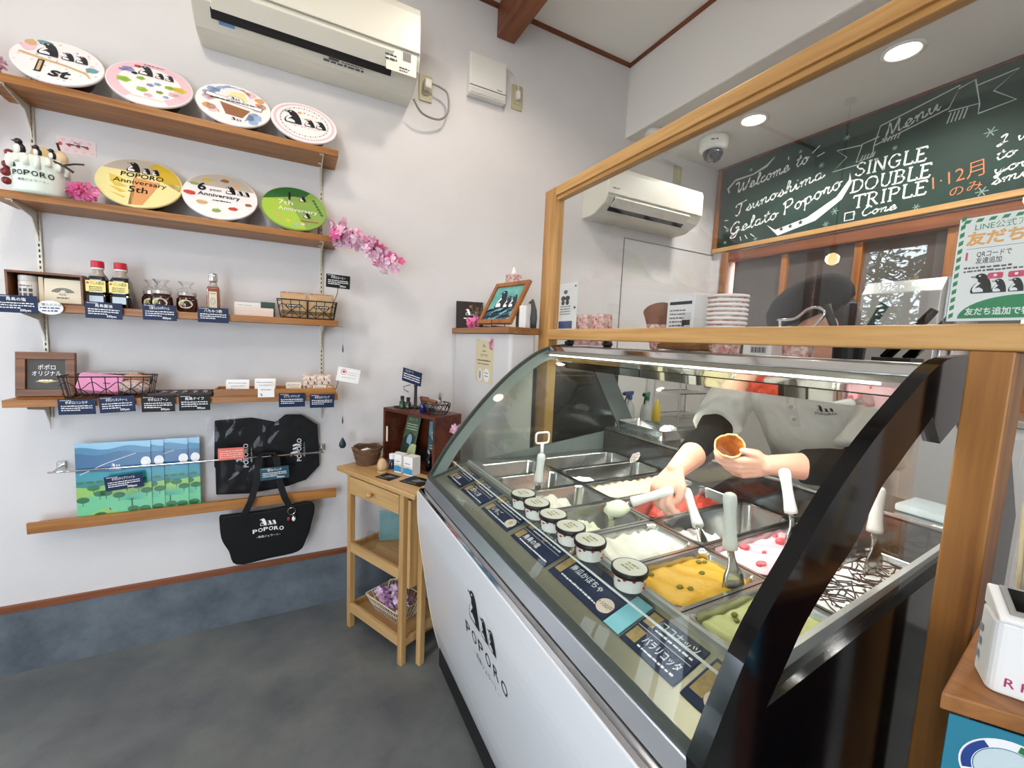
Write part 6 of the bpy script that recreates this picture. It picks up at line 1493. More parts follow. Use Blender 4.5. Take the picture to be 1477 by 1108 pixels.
SERIF = {
 'S': (1.2, [[(1.0, 1.65), (.85, 1.95), (.45, 1.98), (.2, 1.6), (.4, 1.15), (.85, .9), (1.02, .45), (.75, .05), (.35, .02), (.12, .4)]], []),
 'I': (.7, [[(.35, 0), (.35, 2)]], [(.35, 0), (.35, 2)]), 'N': (1.5, [[(.25, 0), (.25, 2)], [(.25, 2), (1.2, 0)], [(1.2, 0), (1.2, 2)]], [(.25, 0), (.22, 2), (1.2, 2)]),
 'G': (1.4, [[(1.15, 1.6), (.8, 2), (.35, 1.7), (.15, 1.0), (.35, .3), (.8, 0), (1.15, .35), (1.15, .85)], [(.8, .88), (1.3, .88)]], []),
 'L': (1.15, [[(.3, 2), (.3, 0)], [(.3, 0), (1.0, 0), (1.05, .35)]], [(.3, 2)]), 'E': (1.2, [[(.3, 2), (.3, 0)], [(.3, 2), (1.0, 2), (1.05, 1.7)], [(.3, 1.05), (.85, 1.05)], [(.3, 0), (1.0, 0), (1.08, .35)]], [(.2, 2), (.2, 0)]),
 'D': (1.5, [[(.3, 2), (.3, 0)], [(.3, 2), (.85, 1.95), (1.25, 1.5), (1.3, .8), (1.0, .15), (.3, 0)]], [(.2, 2), (.2, 0)]), 'O': (1.6, [[(.8, 2), (.35, 1.7), (.18, 1.0), (.35, .3), (.8, 0), (1.25, .3), (1.42, 1.0), (1.25, 1.7), (.8, 2)]], []),
 'U': (1.4, [[(.3, 2), (.3, .6), (.5, .1), (.8, 0), (1.05, .25), (1.12, .7), (1.12, 2)]], [(.3, 2), (1.12, 2)]), 'B': (1.3, [[(.3, 2), (.3, 0)], [(.3, 2), (.8, 1.95), (.98, 1.55), (.8, 1.1), (.3, 1.05)], [(.6, 1.06), (1.0, .9), (1.12, .5), (.9, .08), (.3, 0)]], [(.2, 2), (.2, 0)]),
 'T': (1.4, [[(.1, 1.65), (.12, 2), (1.28, 2), (1.3, 1.65)], [(.7, 2), (.7, 0)]], [(.7, 0)]), 'R': (1.4, [[(.3, 2), (.3, 0)], [(.3, 2), (.85, 1.95), (1.02, 1.5), (.8, 1.05), (.3, 1.0)], [(.6, 1.02), (1.15, 0), (1.3, .05)]], [(.2, 2), (.3, 0)]), 'P': (1.25, [[(.3, 2), (.3, 0)], [(.3, 2), (.85, 1.95), (1.05, 1.5), (.85, 1.05), (.3, 1.0)]], [(.2, 2), (.3, 0)]),
}
def hand(t, y0, y1, z0, z1, cap, wd, m=0, script=True, shear=.22):
    u0, v0 = P(y0, z0); u1, v1 = P(y1, z1); T = SCRIPT if script else SERIF
    tot = sum(T[c][0] if c != ' ' else .8 for c in t); L_ = math.hypot(u1-u0, v1-v0); kx = L_/tot; ky = cap/2
    du, dv = (u1-u0)/L_, (v1-v0)/L_; x = 0
    mp = lambda a, b: (u0 + (a*kx+b*ky*shear)*du - b*ky*dv, v0 + (a*kx+b*ky*shear)*dv + b*ky*du)
    for c in t:
        if c == ' ': x += .8; continue
        ent = T[c]
        for st in ent[1]:
            straight = (not script) and len(st) <= 4
            pts = st if straight else spline(st, 5); n_ = len(pts)
            f.line([mp(x+a, b) for a, b in pts], [wd*(.75+.35*math.sin(k*.9)) if not straight else wd for k in range(n_)], m, 2)
        if not script:
            for a, b in ent[2]: f.line([mp(x+a-.2, b), mp(x+a+.2, b)], wd*.8, m, 2)
        x += ent[0]
hand('Welcome to', 2.050, 1.575, 2.480, 2.535, .072, .0098)
hand('Tsunoshima', 2.040, 1.475, 2.325, 2.415, .072, .0098)
hand('Gelato', 2.075, 1.730, 2.195, 2.240, .076, .0102)
hand('Poporo', 1.700, 1.375, 2.245, 2.330, .080, .0102)
f.line([P(2.10, 2.50), P(2.115, 2.53), P(2.06, 2.575), P(1.93, 2.575), P(1.84, 2.60), P(1.79, 2.64)], [.012, .016, .014, .010, .018, .004], 1, 2)
f.poly([P(1.80, 2.21), P(1.74, 2.165), P(1.55, 2.20), P(1.40, 2.28), P(1.345, 2.36), P(1.345, 2.40), P(1.33, 2.34), P(1.37, 2.26), P(1.50, 2.17), P(1.72, 2.125)], 0, 2)
def star(y, z, r, m, l):
    u, v = P(y, z); f.poly([(u+(r if k % 2 == 0 else r*.42)*math.sin(k*PI/5), v+(r if k % 2 == 0 else r*.42)*math.cos(k*PI/5)) for k in range(10)], m, l)
star(1.70, 2.162, .017, 2, 4); star(1.645, 2.168, .017, 2, 4); star(1.585, 2.178, .017, 2, 4)
def sparkle(y, z, r):
    u, v = P(y, z)
    for a in (0, PI/3, 2*PI/3): f.line([(u-r*math.cos(a), v-r*math.sin(a)), (u+r*math.cos(a), v+r*math.sin(a))], .004, 3, 1)
for y, z, r in ((2.09, 2.235, .016), (2.10, 2.15, .012), (1.87, 2.133, .014), (1.50, 2.49, .016), (1.44, 2.135, .018), (1.30, 2.16, .010), (1.03, 2.11+.02, .015), (.80, 2.40, .022), (1.63, 2.615, .012), (.80, 2.11+.03, .022), (1.38, 2.60, .016), (1.15, 2.46, .012), (1.95, 2.61, .012), (1.40, 2.20, .020)): sparkle(y, z, r)
for a, b in (((2.12, 2.31), (2.09, 2.305)), ((2.12, 2.27), (2.095, 2.25)), ((1.985, 2.17), (1.975, 2.14)), ((1.95, 2.175), (1.93, 2.145)), ((1.91, 2.175), (1.88, 2.15)), ((1.56, 2.58), (1.52, 2.61)), ((1.53, 2.55), (1.49, 2.56)), ((1.70, 2.61), (1.70, 2.59))): f.line([P(*a), P(*b)], .005, 0, 2)
# banner with Menu
rib = [P(1.245, 2.505), P(.955, 2.57), P(.925, 2.66), P(1.225, 2.60)]
f.line(rib + rib[:1], .006, 1, 2)
f.line([P(1.225, 2.545), P(1.30, 2.535), P(1.32, 2.445), P(1.245, 2.45), P(1.245, 2.505)], .006, 1, 2)
f.line([P(1.30, 2.53), P(1.425, 2.545), P(1.37, 2.49), P(1.435, 2.43), P(1.315, 2.43)], .006, 1, 2)
f.line([P(.93, 2.645), P(.875, 2.66), P(.85, 2.545), P(.955, 2.555)], .006, 1, 2)
f.line([P(.868, 2.63), P(.74, 2.64), P(.81, 2.58), P(.735, 2.51), P(.85, 2.50), P(.85, 2.545)], .006, 1, 2)
for k in range(5): f.line([P(1.30-.014*k, 2.448), P(1.29-.014*k, 2.472)], .005, 1, 2); f.line([P(1.20-.014*k, 2.505), P(1.19-.014*k, 2.53)], .005, 1, 2); f.line([P(.955-.014*k, 2.50), P(.945-.014*k, 2.545)], .005, 1, 2)
hand('Menu', 1.205, .985, 2.522, 2.582, .066, .0090, 1)
hand('SINGLE', 1.322, 1.012, 2.37, 2.352, .066, .0092, 0, False, 0)
hand('DOUBLE', 1.334, 0.988, 2.2830000000000004, 2.265, .066, .0092, 0, False, 0)
hand('TRIPLE', 1.316, 0.994, 2.193, 2.186, .066, .0092, 0, False, 0)
f.line([P(1.345, 2.175), P(1.30, 2.175), P(1.30, 2.132), P(1.345, 2.132), P(1.345, 2.178)], .006, 0, 2)
hand('Cone', 1.268, 1.110, 2.140, 2.140, .046, .0080)
chalk('1·12月', .975, .800, 2.200, .060, 4, 0, -.01, 2.222)
chalk('のみ', .908, .800, 2.146, .036, 4, 0, -.006, 2.160)
for tx, z, w in (('I want', 2.325, .20), ('to see', 2.265, .19), ('your', 2.225-.02, .15), ('smile', 2.160, .17)): hand(tx, .772, .772-w, z, z+.016, .044, .0072)
f.build('chalk_lettering', [mat('chalk_white', '#e8ece6', .9), mat('chalk_soft', '#b9c4bb', .9), mat('chalk_green', '#10352b'), mat('chalk_faint', '#8fa89f', .9), mat('chalk_orange', '#d98352', .9)], board, fn=lambda u, v, w: bf(u, v, w+.0003), eps=.0003)
# timber window under the board
w = bpy.data.objects.new('window_2', None); COL.objects.link(w); w.location = (KX, .55, 1.02); struct(w)
L, H = 1.57, 1.055
G().span((-.03, L-.06, 0), (.12, L, H)).build('window_frame', [W_REDZ], w, bevel=.003)
G().span((-.03, 0, 0), (.12, .06, H)).build('window_frame', [W_REDZ], w, bevel=.003)
G().span((-.022, .06, H-.07), (.12, L-.06, H)).build('window_frame', [W_RED], w, bevel=.003)
G().span((-.03, .06, 0), (.12, L-.06, .05)).build('window_frame', [W_RED], w, bevel=.003)
ys = (.06, .335, .72, 1.125, L-.06)
for y in ys[1:-1]: G().span((.0, y-.02, .05), (.06, y+.02, H-.07)).build('mullion', [W_REDZ], w, bevel=.003)
for a, b in zip(ys, ys[1:]):
    G().span((.005, a+.02, .42), (.055, b-.02, .45)).build('glazing_bar', [W_RED], w, bevel=.002)
    G().span((.028, a+.02, .05), (.034, b-.02, .42)).build('pane', [M_SMOKE2 := mat('dim_pane', '#57504d', .12, spec=.6)], w)
    G().span((.028, a+.02, .45), (.034, b-.02, H-.07)).build('pane', [M_SMOKE2], w)
# counters
M_STAIN = mat('stainless_counter', '#b7b7b4', .3, .9, mottle=.1, mscale=3)
t = thing('back_counter', 'stainless kitchen counter along the side wall under the small air conditioner', 'counter', (1.5, 1.86, 0))
G().span((.02, .02, .05), (1.28, .335, .83)).build('cabinet', [M_STAIN], t, bevel=.003)
G().span((0, 0, .83), (1.32, .337, .865)).build('worktop', [M_STAIN], t, bevel=.004)
for k in range(3): d = G().span((.04+.41*k, .012, .10), (.43+.41*k, .0195, .80)).build('door', [M_STAIN], t, bevel=.003); G().tube([(.08+.41*k, .0, .74), (.36+.41*k, .0, .74)], .006, 8).build('handle', [M_CHROME], d)
t = thing('side_counter', 'white kitchen counter under the timber window', 'counter', (2.38, .45, 0))
G().span((.02, 0, .05), (.42, 1.38, 1.12)).build('cabinet', [M_PAPER], t, bevel=.003)
G().span((0, -.01, 1.12), (.42, 1.39, 1.15)).build('worktop', [M_STAIN], t, bevel=.004)
for k in range(3): G().span((.012, .02+.455*k, .10), (.0195, .45+.455*k, 1.08)).build('door', [M_PAPER], t, bevel=.002)
t = thing('dishwasher', 'stainless box machine with a small number sticker on the counter under the window', 'appliance', (2.42, .74, 1.1505))
G().span((0, 0, 0), (.36, .30, .56)).build('body', [M_STAIN], t, bevel=.006)
G().prism([(-.002, 0), (.0, .56), (-.045, .50), (-.045, .06)], .01, .29, 0, lambda u, v, w: (u, w, v)).build('hood', [M_STAIN], t, bevel=.004)
G().span((.08, -.012, .10), (.28, -.002, .40)).build('side_panel', [M_STAIN], t, bevel=.003)
G().tube([(.10, -.02, .46), (.26, -.02, .46)], .007, 8).build('handle', [M_CHROME], t)
f = F(); f.rect(0, 0, .055, .035, 1, 0); f.text('3', .015, .008, .020, 0, 1, bold=.03); f.words(.028, .01, .022, .006, 0, 1); f.build('sticker', [M_INK, M_PAPER], t, O=(.20, -.0005, .43))
t = thing('black_cooler', 'low black cooler cabinet beyond the far end of the display case', 'cabinet', (1.02, 1.60, 0))
G().span((0, 0, .04), (.42, .44, 1.24)).build('body', [mat('cooler_black', '#1b1f20', .35)], t, bevel=.006)
G().span((.015, -.014, .10), (.405, -.0005, 1.22)).build('door', [mat('cooler_black', '#1b1f20')], t, bevel=.004)
for zz in (.42, .80): G().span((.02, -.020, zz), (.40, -.0145, zz+.012)).build('door_trim', [M_GREYP], t)
t = thing('white_crate', 'white plastic storage bin on the counter behind the worker', 'bin', (2.56, 1.06+.12, 1.1505))
lp = lambda w_, d_, z: [(a, b, z) for a, b in rr(w_, d_, .02, 4)]
G().loft([lp(.20, .19, 0), lp(.24, .22, .19), lp(.26, .24, .195), lp(.26, .24, .205), lp(.23, .21, .205), lp(.19, .18, .01)]).build('bin', [M_WHITE], t, smooth=False, bevel=.002)
# far counter things seen through the case
CZ = .8655
def sprayer(label, x, y, hc, bc, tilt=0):
    t = thing('spray_bottle', label, 'bottle', (x, y, CZ), tilt, 'spray bottles on the kitchen counter')
    G().lathe([(.034, 0), (.037, .006), (.037, .085), (.030, .12), (.014, .145), (.013, .165)], 20).build('bottle', [bc], t, smooth=True)
    G().lathe([(.017, .160), (.017, .185), (.012, .19)], 14).build('collar', [hc], t)
    G().span((-.065, -.012, .187), (.03, .012, .213)).build('head', [hc], t, bevel=.005)
    G().tube([(-.03, 0, .187), (-.05, 0, .165), (-.052, 0, .14)], .005, 6).build('trigger', [M_BLKMAT], t)
    G().lathe([(.009, 0), (.009, .014)], 10, (-.066, 0, .20), (-1, 0, 0)).build('nozzle', [M_BLKMAT], t)
M_CLEARP = mat('cloudy_plastic', '#cfd3cf', .25, trans=.3)
sprayer('spray bottle with a green head on the kitchen counter', 2.02, 1.97, mat('spray_green', '#1c7a5f', .4), M_CLEARP, .5)
sprayer('spray bottle with a blue head beside the green-headed one', 1.93, 2.03, mat('spray_blue', '#3d4f86', .4), M_CLEARP, .3)
t = thing('detergent_bottle', 'yellow squeeze bottle on the kitchen counter', 'bottle', (2.20, 2.05, CZ))
G().lathe([(.025, 0), (.028, .005), (.026, .09), (.010, .13), (.006, .15), (0, .15)], 16).build('bottle', [mat('yellow_plastic', '#d8bc3a', .35)], t, smooth=True)
t = thing('wire_rack', 'steel wire rack standing at the back of the kitchen counter', 'rack', (2.42, 2.02, CZ))
g = G()
for x in (-.16, .16):
    for y in (-.10, .12): g.tube([(x, y, 0), (x, y, .40)], .006, 6)
for z in (.04, .20, .34):
    for y in (-.10, .12): g.tube([(-.16, y, z), (.16, y, z)], .004, 6)
    for k in range(11): x = -.16+.032*k; g.tube([(x, -.10, z), (x, .12, z)], .002, 5)
stuff(g.build('wires', [M_CHROME], t))
def tray(label, x, y, w_, d_, rz, z):
    t = thing('steel_tray', label, 'tray', (x, y, z), rz, 'steel trays on the rear ledge')
    L = lambda a, b, z_: [(p, q, z_) for p, q in rr(a, b, .018, 4)]
    G().loft([L(w_-.02, d_-.02, .0), L(w_-.006, d_-.006, .038), L(w_, d_, .04), L(w_-.008, d_-.008, .041), L(w_-.026, d_-.026, .003)]).build('tray', [M_STEEL], t, smooth=False, bevel=.001)
tray('steel tray at the far end of the case, on its rear ledge', 1.338, 1.28, .135, .27, 0, .9975)
t = thing('paper_towel', 'crumpled white paper in the steel tray on the rear ledge', 'paper', (1.345, 1.185, 1.003))
g = G(); rnd = random.Random(2)
g.ball((0, 0, .024), (.034, .032, .022), 12); g.v = [tuple(V(v)*(1+rnd.uniform(-.12, .12)) + V((0, 0, .003))) for v in g.v]
g.build('paper', [M_PAPER], t)
t = thing('white_cloth', 'folded pale blue cloth on the rear ledge near the black end', 'cloth', (1.335, .385, .9975))
G().box((0, 0, .010), (.11, .10, .019)).build('cloth', [mat('pale_blue_cloth', '#d5e2e6', .9, bump=.4, bscale=90)], t, bevel=.006, seg=3)
# ------------------------------------------------------------------ things on the canopy of the case
TZ = 1.3543
M_FRUIT = mat('fruit_print_cup', '#eee7dc', .5, mottle=.95, mscale=70, col2='#b8403a'); M_RIMW = mat('white_cup_rim', '#f1ede6', .5)
M_LIME = mat('lime_print', '#a9b65a', .5)
def cup_stack(label, x, y, r0, r1, h, n, dz, flip=False):
    t = thing('cup_stack', label, 'cups', (x, y, TZ), 0, 'stacks of printed paper cups')
    for k in range(n):
        z = k*dz
        if flip: pr = [(r1, z), (r1, z+.004), (r1-.002, z+.005), (r0, z+h), (0, z+h)]
        else: pr = [(0, z+.001), (r0, z), (r1-.002, z+h-.006), (r1+.001, z+h-.005), (r1+.001, z+h), (r1-.002, z+h), (r0-.002, z+.003), (0, z+.003)]
        G().lathe(pr, 28).build('cup', [M_FRUIT], t, smooth=False)
        G().lathe([(r1, z+(0 if flip else h-.007)), (r1+.0018, z+(.001 if flip else h-.006)), (r1+.0018, z+(.005 if flip else h+.0005)), (r1-.001, z+(.006 if flip else h+.001))], 28, ring=True).build('rim', [M_RIMW], t, smooth=True)
    return t
c1 = cup_stack('tall stack of nested printed paper cups behind the glass screen', 1.10, .795, .040, .052, .075, 8, .0125)
f = F(); f.ell(0, .034, .030, .020, 1, 0, 20); trio(f, 0, .032, .016, 0, 1, 2); f.text('POPORO', 0, .021, .007, 0, 2, w=.034)
f.build('cup_lettering', [M_INK, M_PAPER], c1, fn=lambda u, v, w_: tuple(V((0, 0, v)) + V((-math.cos(u/.046-.55), math.sin(u/.046-.55)*-1, 0))*(.040+.012*v/.075+.0006+w_)))
cup_stack('low stack of upturned printed tubs, left one behind the screen', 1.042, 1.372, .038, .045, .125, 1, .01, True)
cup_stack('low stack of upturned printed tubs, right one behind the screen', 1.042, 1.274, .038, .045, .125, 1, .01, True)
cup_stack('single printed paper cup at the right of the tall cup stack', 1.085, .585, .032, .040, .050, 1, .01)
t = thing('waffle_cone_sample', 'brown waffle cone in a printed paper sleeve behind the screen', 'cone', (1.09, 1.045, TZ))
G().lathe([(.012, .0), (.016, .004), (.034, .085), (.033, .085), (.012, .008), (0, .006)], 24).build('sleeve', [M_FRUIT], t, smooth=True)
n = 28; loops = []
for z, r in ((.03, .018), (.086, .0335), (.11, .040), (.13, .046)):
    loops.append([(r*math.cos(2*PI*k/n), r*math.sin(2*PI*k/n), z + ((.045*(.5+.5*math.cos(2*PI*k/n+2.0)))**1.0 - .02)*(1 if z > .12 else (.3 if z > .1 else 0))) for k in range(n)])
G().loft(loops + [[(x*.94, y*.94, z) for x, y, z in loops[-1]], [(x*.9, y*.9, z) for x, y, z in loops[1]]], 0, True, True).build('cone', [mat('waffle_brown', '#8a5231', .7, bump=.8, bscale=130, mottle=.2, mscale=60)], t, smooth=True)
t = thing('label_box', 'white printed carton behind the screen beside the waffle cone', 'box', (1.14, .945, TZ))
G().span((-.06, -.055, 0), (.06, .05, .178)).build('carton', [M_PAPER], t, bevel=.002)
f = F(); f.rect(.01, .145, .085, .010, 0, 0); [f.words(.012, .125-.012*k, .06, .006, 1, 0, k) for k in range(8)]; f.rect(.02, .012, .03, .012, 0, 0); f.rect(.06, .05, .035, .07, 2, 0); f.words(.062, .08, .03, .02, 0, 1)
f.build('box_print', [M_INK, mat('grey_print', '#555555'), mat('pale_grey_print', '#d3d3d3')], t, O=(-.06, .05, 0), U=(0, -1, 0), N=(-1, 0, 0))
t = thing('paper_bag', 'flat brown paper bag lying on the canopy of the case', 'bag', (1.055, .895, TZ))
lp2 = lambda w_, d_, z: [(a, b, z + .003*math.sin(b*40)) for a, b in rr(w_, d_, .012, 4)]
G().loft([lp2(.06, .15, .0045), lp2(.072, .165, .009), lp2(.070, .16, .020), lp2(.04, .14, .026)]).build('bag', [mat('brown_paper', '#9a6a35', .55, bump=.5, bscale=30, mottle=.3, mscale=20)], t, smooth=True)
t = thing('barcode_box', 'small white box with a barcode on the canopy beside the tall cup stack', 'box', (1.09, .675, TZ))
G().span((-.03, -.04, 0), (.03, .035, .045)).build('carton', [M_PAPER], t, bevel=.0015)
f = F(); f.rect(.02, .004, .045, .034, 1, 0)
for k in range(12): f.rect(.024+.0032*k, .006, .0016 if k % 3 else .0024, .014, 0, 1)
f.build('box_print', [M_INK, mat('pale_grey_print', '#d3d3d3')], t, O=(-.03, .035, 0), U=(0, -1, 0), N=(-1, 0, 0))
for k, (y, l) in enumerate(((1.425, .085), (1.20, .045))):
    t = thing('black_cord_bundle', ['black bundle at the far end of the canopy', 'smaller black bundle right of the upturned tubs'][k], 'bundle', (1.015, y, TZ), 0, 'black bundles on the canopy')
    G().ball((0, 0, .013), (.018, l/2, .012), 12).build('bundle', [M_BLKMAT], t, smooth=True)
    G().box((0, 0, .014), (.038, .008, .026)).build('strap', [M_BLKMAT], t, bevel=.003)
t = thing('wire_holder', 'bent steel wire holder standing on the canopy before the dark cap', 'holder', (1.12, .60, TZ))
pts = [(0, .055, .0), (0, .055, .085), (0, .06, .092), (0, .02, .095), (0, -.01, .118), (0, -.035, .118), (0, -.045, .10), (0, -.005, .045), (0, .015, .0)]
G().tube(spline([(p[1], p[2]) for p in pts], 4) and [(0, a, b) for a, b in spline([(p[1], p[2]) for p in pts], 4)], .0035, 8).build('wire', [M_CHROME], t, smooth=True)
t = thing('tong_stand', 'black utensil handles bunched in a stand on the canopy', 'utensils', (1.14, .505, TZ))
G().lathe([(.030, 0), (.032, .05), (.029, .05), (.027, .004), (0, .004)], 18).build('stand', [M_BLKMAT], t)
for k in range(4): a = k*1.5+.4; G().tube([(.008*math.cos(a), .008*math.sin(a), .01), (.03*math.cos(a), .045*math.sin(a), .10), (.035*math.cos(a), .055*math.sin(a), .125)], [.006, .009, .010], 8).build('utensil_handle', [M_BLKMAT], t, smooth=True)
t = thing('knife_pair', 'two black knife handles leaning at the near end of the canopy', 'knives', (1.12, .39, TZ))
for k in range(2): G().tube([(.02*k, .04-.03*k, .006), (.02*k, .0-.03*k, .06), (.02*k, -.03-.03*k, .105)], [.010, .010, .008], 8).build('knife_handle', [M_BLK], t, smooth=True)
G().span((-.02, -.01, 0), (.045, .055, .008)).build('base', [M_BLKMAT], t, bevel=.001)
# on the screen: leaflet and poster
t = thing('product_leaflet', 'white product leaflet with a blue foot at the far end of the glass screen', 'leaflet', (.9805, 1.478, 1.4195)); t.rotation_euler = (0, 0, 0)
G().span((0, -.125, 0), (.0012, 0, .185)).build('sheet', [M_PAPER], t)
f = F(); f.rect(.004, .004, .095, .030, 1, 0); f.ell(.03, .125, .016, .010, 0, 1); f.ell(.06, .125, .016, .010, 0, 1); f.ell(.045, .15, .014, .008, 2, 1); f.ell(.03, .108, .012, .010, 0, 2); f.ell(.06, .108, .012, .010, 0, 2)
[f.words(.012, .09-.010*k, .07, .005, 2, 1, k) for k in range(4)]; f.words(.105, .165, .012, .01, 2, 1); f.words(.105, .08, .012, .012, 0, 1)
f.build('leaflet_print', [mat('dark_print', '#222226'), mat('deep_blue_print', '#22427c'), mat('grey_print', '#555555')], t, O=(0, 0, 0), U=(0, -1, 0), N=(-1, 0, 0))
M_GREEN = mat('poster_green', '#1f8a56', .45); M_ORG = mat('poster_orange', '#eeb068', .5); M_PINKP = mat('poster_pink', '#d8486a', .5)
t = thing('acrylic_poster', 'green and white striped-border poster in an acrylic stand on the screen rail', 'poster', (.936, .286, 1.4195))
PWD = .155; G().span((.0012, -PWD, .004), (.002, 0, .163)).build('sheet', [M_PAPER], t)
G().span((-.0012, -PWD-.003, 0), (.0008, .003, .168)).build('acrylic_front', [glass('acrylic_sheet', (.98, .99, .99), .05, .7)], t)
G().span((-.0010, -PWD-.003, -.0), (.012, .003, .0038)).build('acrylic_foot', [glass('acrylic_sheet')], t)
f = F()
for k in range(13): f.poly([(.002, .006+.0125*k), (.007, .009+.0125*k), (.007, .016+.0125*k), (.002, .013+.0125*k)], 0, 0)
for k in range(11): f.poly([(.004+.0135*k, .153), (.011+.0135*k, .153), (.0135+.0135*k, .158), (.0065+.0135*k, .158)], 0, 0)
f.text('LINE公式アカウント', .018, .141, .0085, 0, 1, 'L', w=.095); f.text('友だち募集', .010, .120, .0150, 1, 1, 'L', w=.105, bold=.04); f.line([(.012, .113), (.15, .113)], .0006, 3, 1)
f.text('1', .012, .096, .012, 4, 1, 'L', bold=.02); f.text('QRコードで', .024, .100, .0070, 2, 1, 'L', w=.036, bold=.01); f.text('友達追加', .024, .090, .0070, 2, 1, 'L', w=.027, bold=.01)
f.words(.012, .082, .05, .0035, 3, 1, 1); f.words(.012, .077, .07, .0035, 3, 1, 2)
penguin(f, .033, .044, .030, 2, 5, 1); penguin(f, .052, .044, .020, 2, 5, 1); penguin(f, .069, .044, .020, 2, 5, 1)
f.poly(rr(.016, .009, .002, 2, .047, .0755-.006), 4, 2); f.poly(rr(.016, .009, .002, 2, .068, .0755-.006), 4, 2); f.ell(.047, .070, .002, .002, 5, 3, 8); f.ell(.068, .070, .002, .002, 5, 3, 8)
f.poly([(.012, .006)] + [(.012+.066*(1-math.cos(R(90*k/10))), .006+.034*math.sin(R(90*k/10))) for k in range(1, 11)] + [(.153, .040), (.153, .006)], 0, 1)
f.text('友だち追加で特典プレゼント', .020, .012, .0085, 5, 3, 'L', w=.125, bold=.02)
f.build('poster_print', [M_GREEN, M_ORG, M_INK, mat('grey_print', '#555555'), M_PINKP, M_TXT], t, O=(.0012, 0, .002), U=(0, -1, 0), N=(-1, 0, 0), eps=.00005)

# ------------------------------------------------------------------ pay counter at the right front
t = thing('pay_counter', 'small wooden counter top beside the near screen post', 'counter', (.72, .17, 0))
q = [(-.02, .0), (.043, -.088), (.40, -.27), (.42, -.05), (.225, .030)]
G().prism(q, .935, .9575).build('worktop', [W_SHELFY], t, bevel=.003)
G().prism([(.02, -.018), (.062, -.075), (.38, -.245), (.40, -.065), (.225, .015)], 0, .934).build('cabinet', [W_DARK], t)
pv = V((.062-.02, -.075+.018, 0)).normalized()
t = thing('round_emblem_poster', 'blue poster with a white ring and red and green arcs under the pay counter', 'poster', (.708, .163, .80))
pu = V((.063, -.088, 0)).normalized(); pnv = V((-.088, -.063, 0)).normalized()
G().prism([(0, 0), (.115, 0), (.115, .133), (0, .133)], 0, .002, 0, lambda u, v, w_: tuple(pu*u + V((0, 0, v)) + pnv*w_)).build('sheet', [mat('poster_teal', '#2a7f97', .4)], t)
f = F(); f.ring(.055, .085, .030, .042, 1, 0, 36, .9); f.ell(.055, .085, .029, .026, 0, 0, 28); f.ring(.055, .085, .031, .040, 2, 2, 16, .9, 215, 325); f.ring(.055, .085, .031, .040, 3, 2, 16, .9, -15, 80); f.ring(.055, .085, .031, .040, 4, 2, 16, .9, 125, 200); f.words(.012, .02, .08, .012, 1, 1, 3)
f.build('poster_print', [mat('poster_sky', '#c9d9dc', .5), M_TXT, mat('arc_red', '#b04a4a', .5), mat('arc_green', '#1f7a3c', .5), mat('arc_blue', '#1d3f8a', .5)], t, O=tuple(pnv*.002), U=pu, N=pnv)
t = thing('payment_terminal', 'white card payment terminal on the small wooden counter', 'terminal', (.782, .160, .9578), -1.10)
G().prism(rr(.115, .055, .010, 4, .058, .0), 0, .090).build('body', [M_PAPER], t, bevel=.003)
G().prism([(-.0275, .0902), (-.0275, .096), (.0275, .116), (.0275, .0902)], .002, .114, 0, lambda u, v, w_: (w_, u, v)).build('sloped_top', [M_PAPER], t, bevel=.002)
sc = lambda u, v, w_: (u, v, .096+(v+.0275)*.3636+w_)
G().prism([(.012, -.020), (.104, -.020), (.104, .024), (.012, .024)], .0006, .003, 0, sc).build('screen_bezel', [M_GREYP], t)
G().prism([(.018, -.015), (.098, -.015), (.098, .020), (.018, .020)], .0032, .0038, 0, sc).build('screen', [M_BLK], t)
f = F(); f.text('R Pay', .014, .012, .011, 0, 1, 'L', bold=.01); f.line([(.062, .052), (.062, .068), (.075, .072), (.088, .068), (.088, .052), (.075, .038), (.062, .052)], .0018, 1, 1); f.line([(.064, .066), (.075, .055)], .0015, 1, 1)
f.build('terminal_print', [mat('magenta_print', '#b02a6a', .5), mat('pale_blue_print', '#6fa3d8', .5)], t, O=(0, -.0275, 0))
f = F(); [f.rect(.008, .02+.018*k, .012, .010, 0, 0) for k in range(3)]; f.build('side_print', [mat('pale_grey_print2', '#9a9fa5')], t, O=(0, .0275, 0), U=(0, -1, 0), N=(-1, 0, 0))
t = thing('clip_board', 'grey document board with a black clip standing behind the payment terminal', 'board', (.905, .150, .9578), -1.25); t.rotation_euler = (-.22, 0, -1.12)
G().span((-.01, -.004, 0), (.16, 0, .205)).build('board', [mat('cream_board', '#c9b98f', .6)], t, bevel=.001)
G().span((-.005, -.008, .005), (.155, -.0045, .190)).build('paper', [mat('grey_sheet', '#a9a9ae', .5, mottle=.2, mscale=12)], t)
G().span((.02, -.014, .185), (.07, -.002, .212)).build('clip', [M_BLKMAT], t, bevel=.004)
t = thing('tape_dispenser', 'pale grey rounded dispenser behind the grey document board', 'dispenser', (1.02, .125, .9578), -1.1)
G().prism([(0, 0), (.12, 0), (.12, .10), (.10, .16), (.05, .19), (.0, .16)], -.03, .03, 0, lambda u, v, w_: (u, w_, v)).build('body', [mat('pale_grey_plastic', '#cfcdc8', .4)], t, bevel=.012, seg=3)
G().prism([(-.004, .13), (.05, .194), (.07, .188), (.0, .10)], -.028, .028, 0, lambda u, v, w_: (u, w_, v)).build('cutter', [M_GREYP], t, bevel=.003)
t = thing('paper_slips', 'rounded heap of brown paper slips behind the payment terminal', 'paper', (.880, .060, .9578), -1.15)
G().ball((.04, 0, .045), (.05, .018, .044), 14).build('slips', [mat('brown_slips', '#8a7466', .8, mottle=.5, mscale=60)], t, smooth=True)
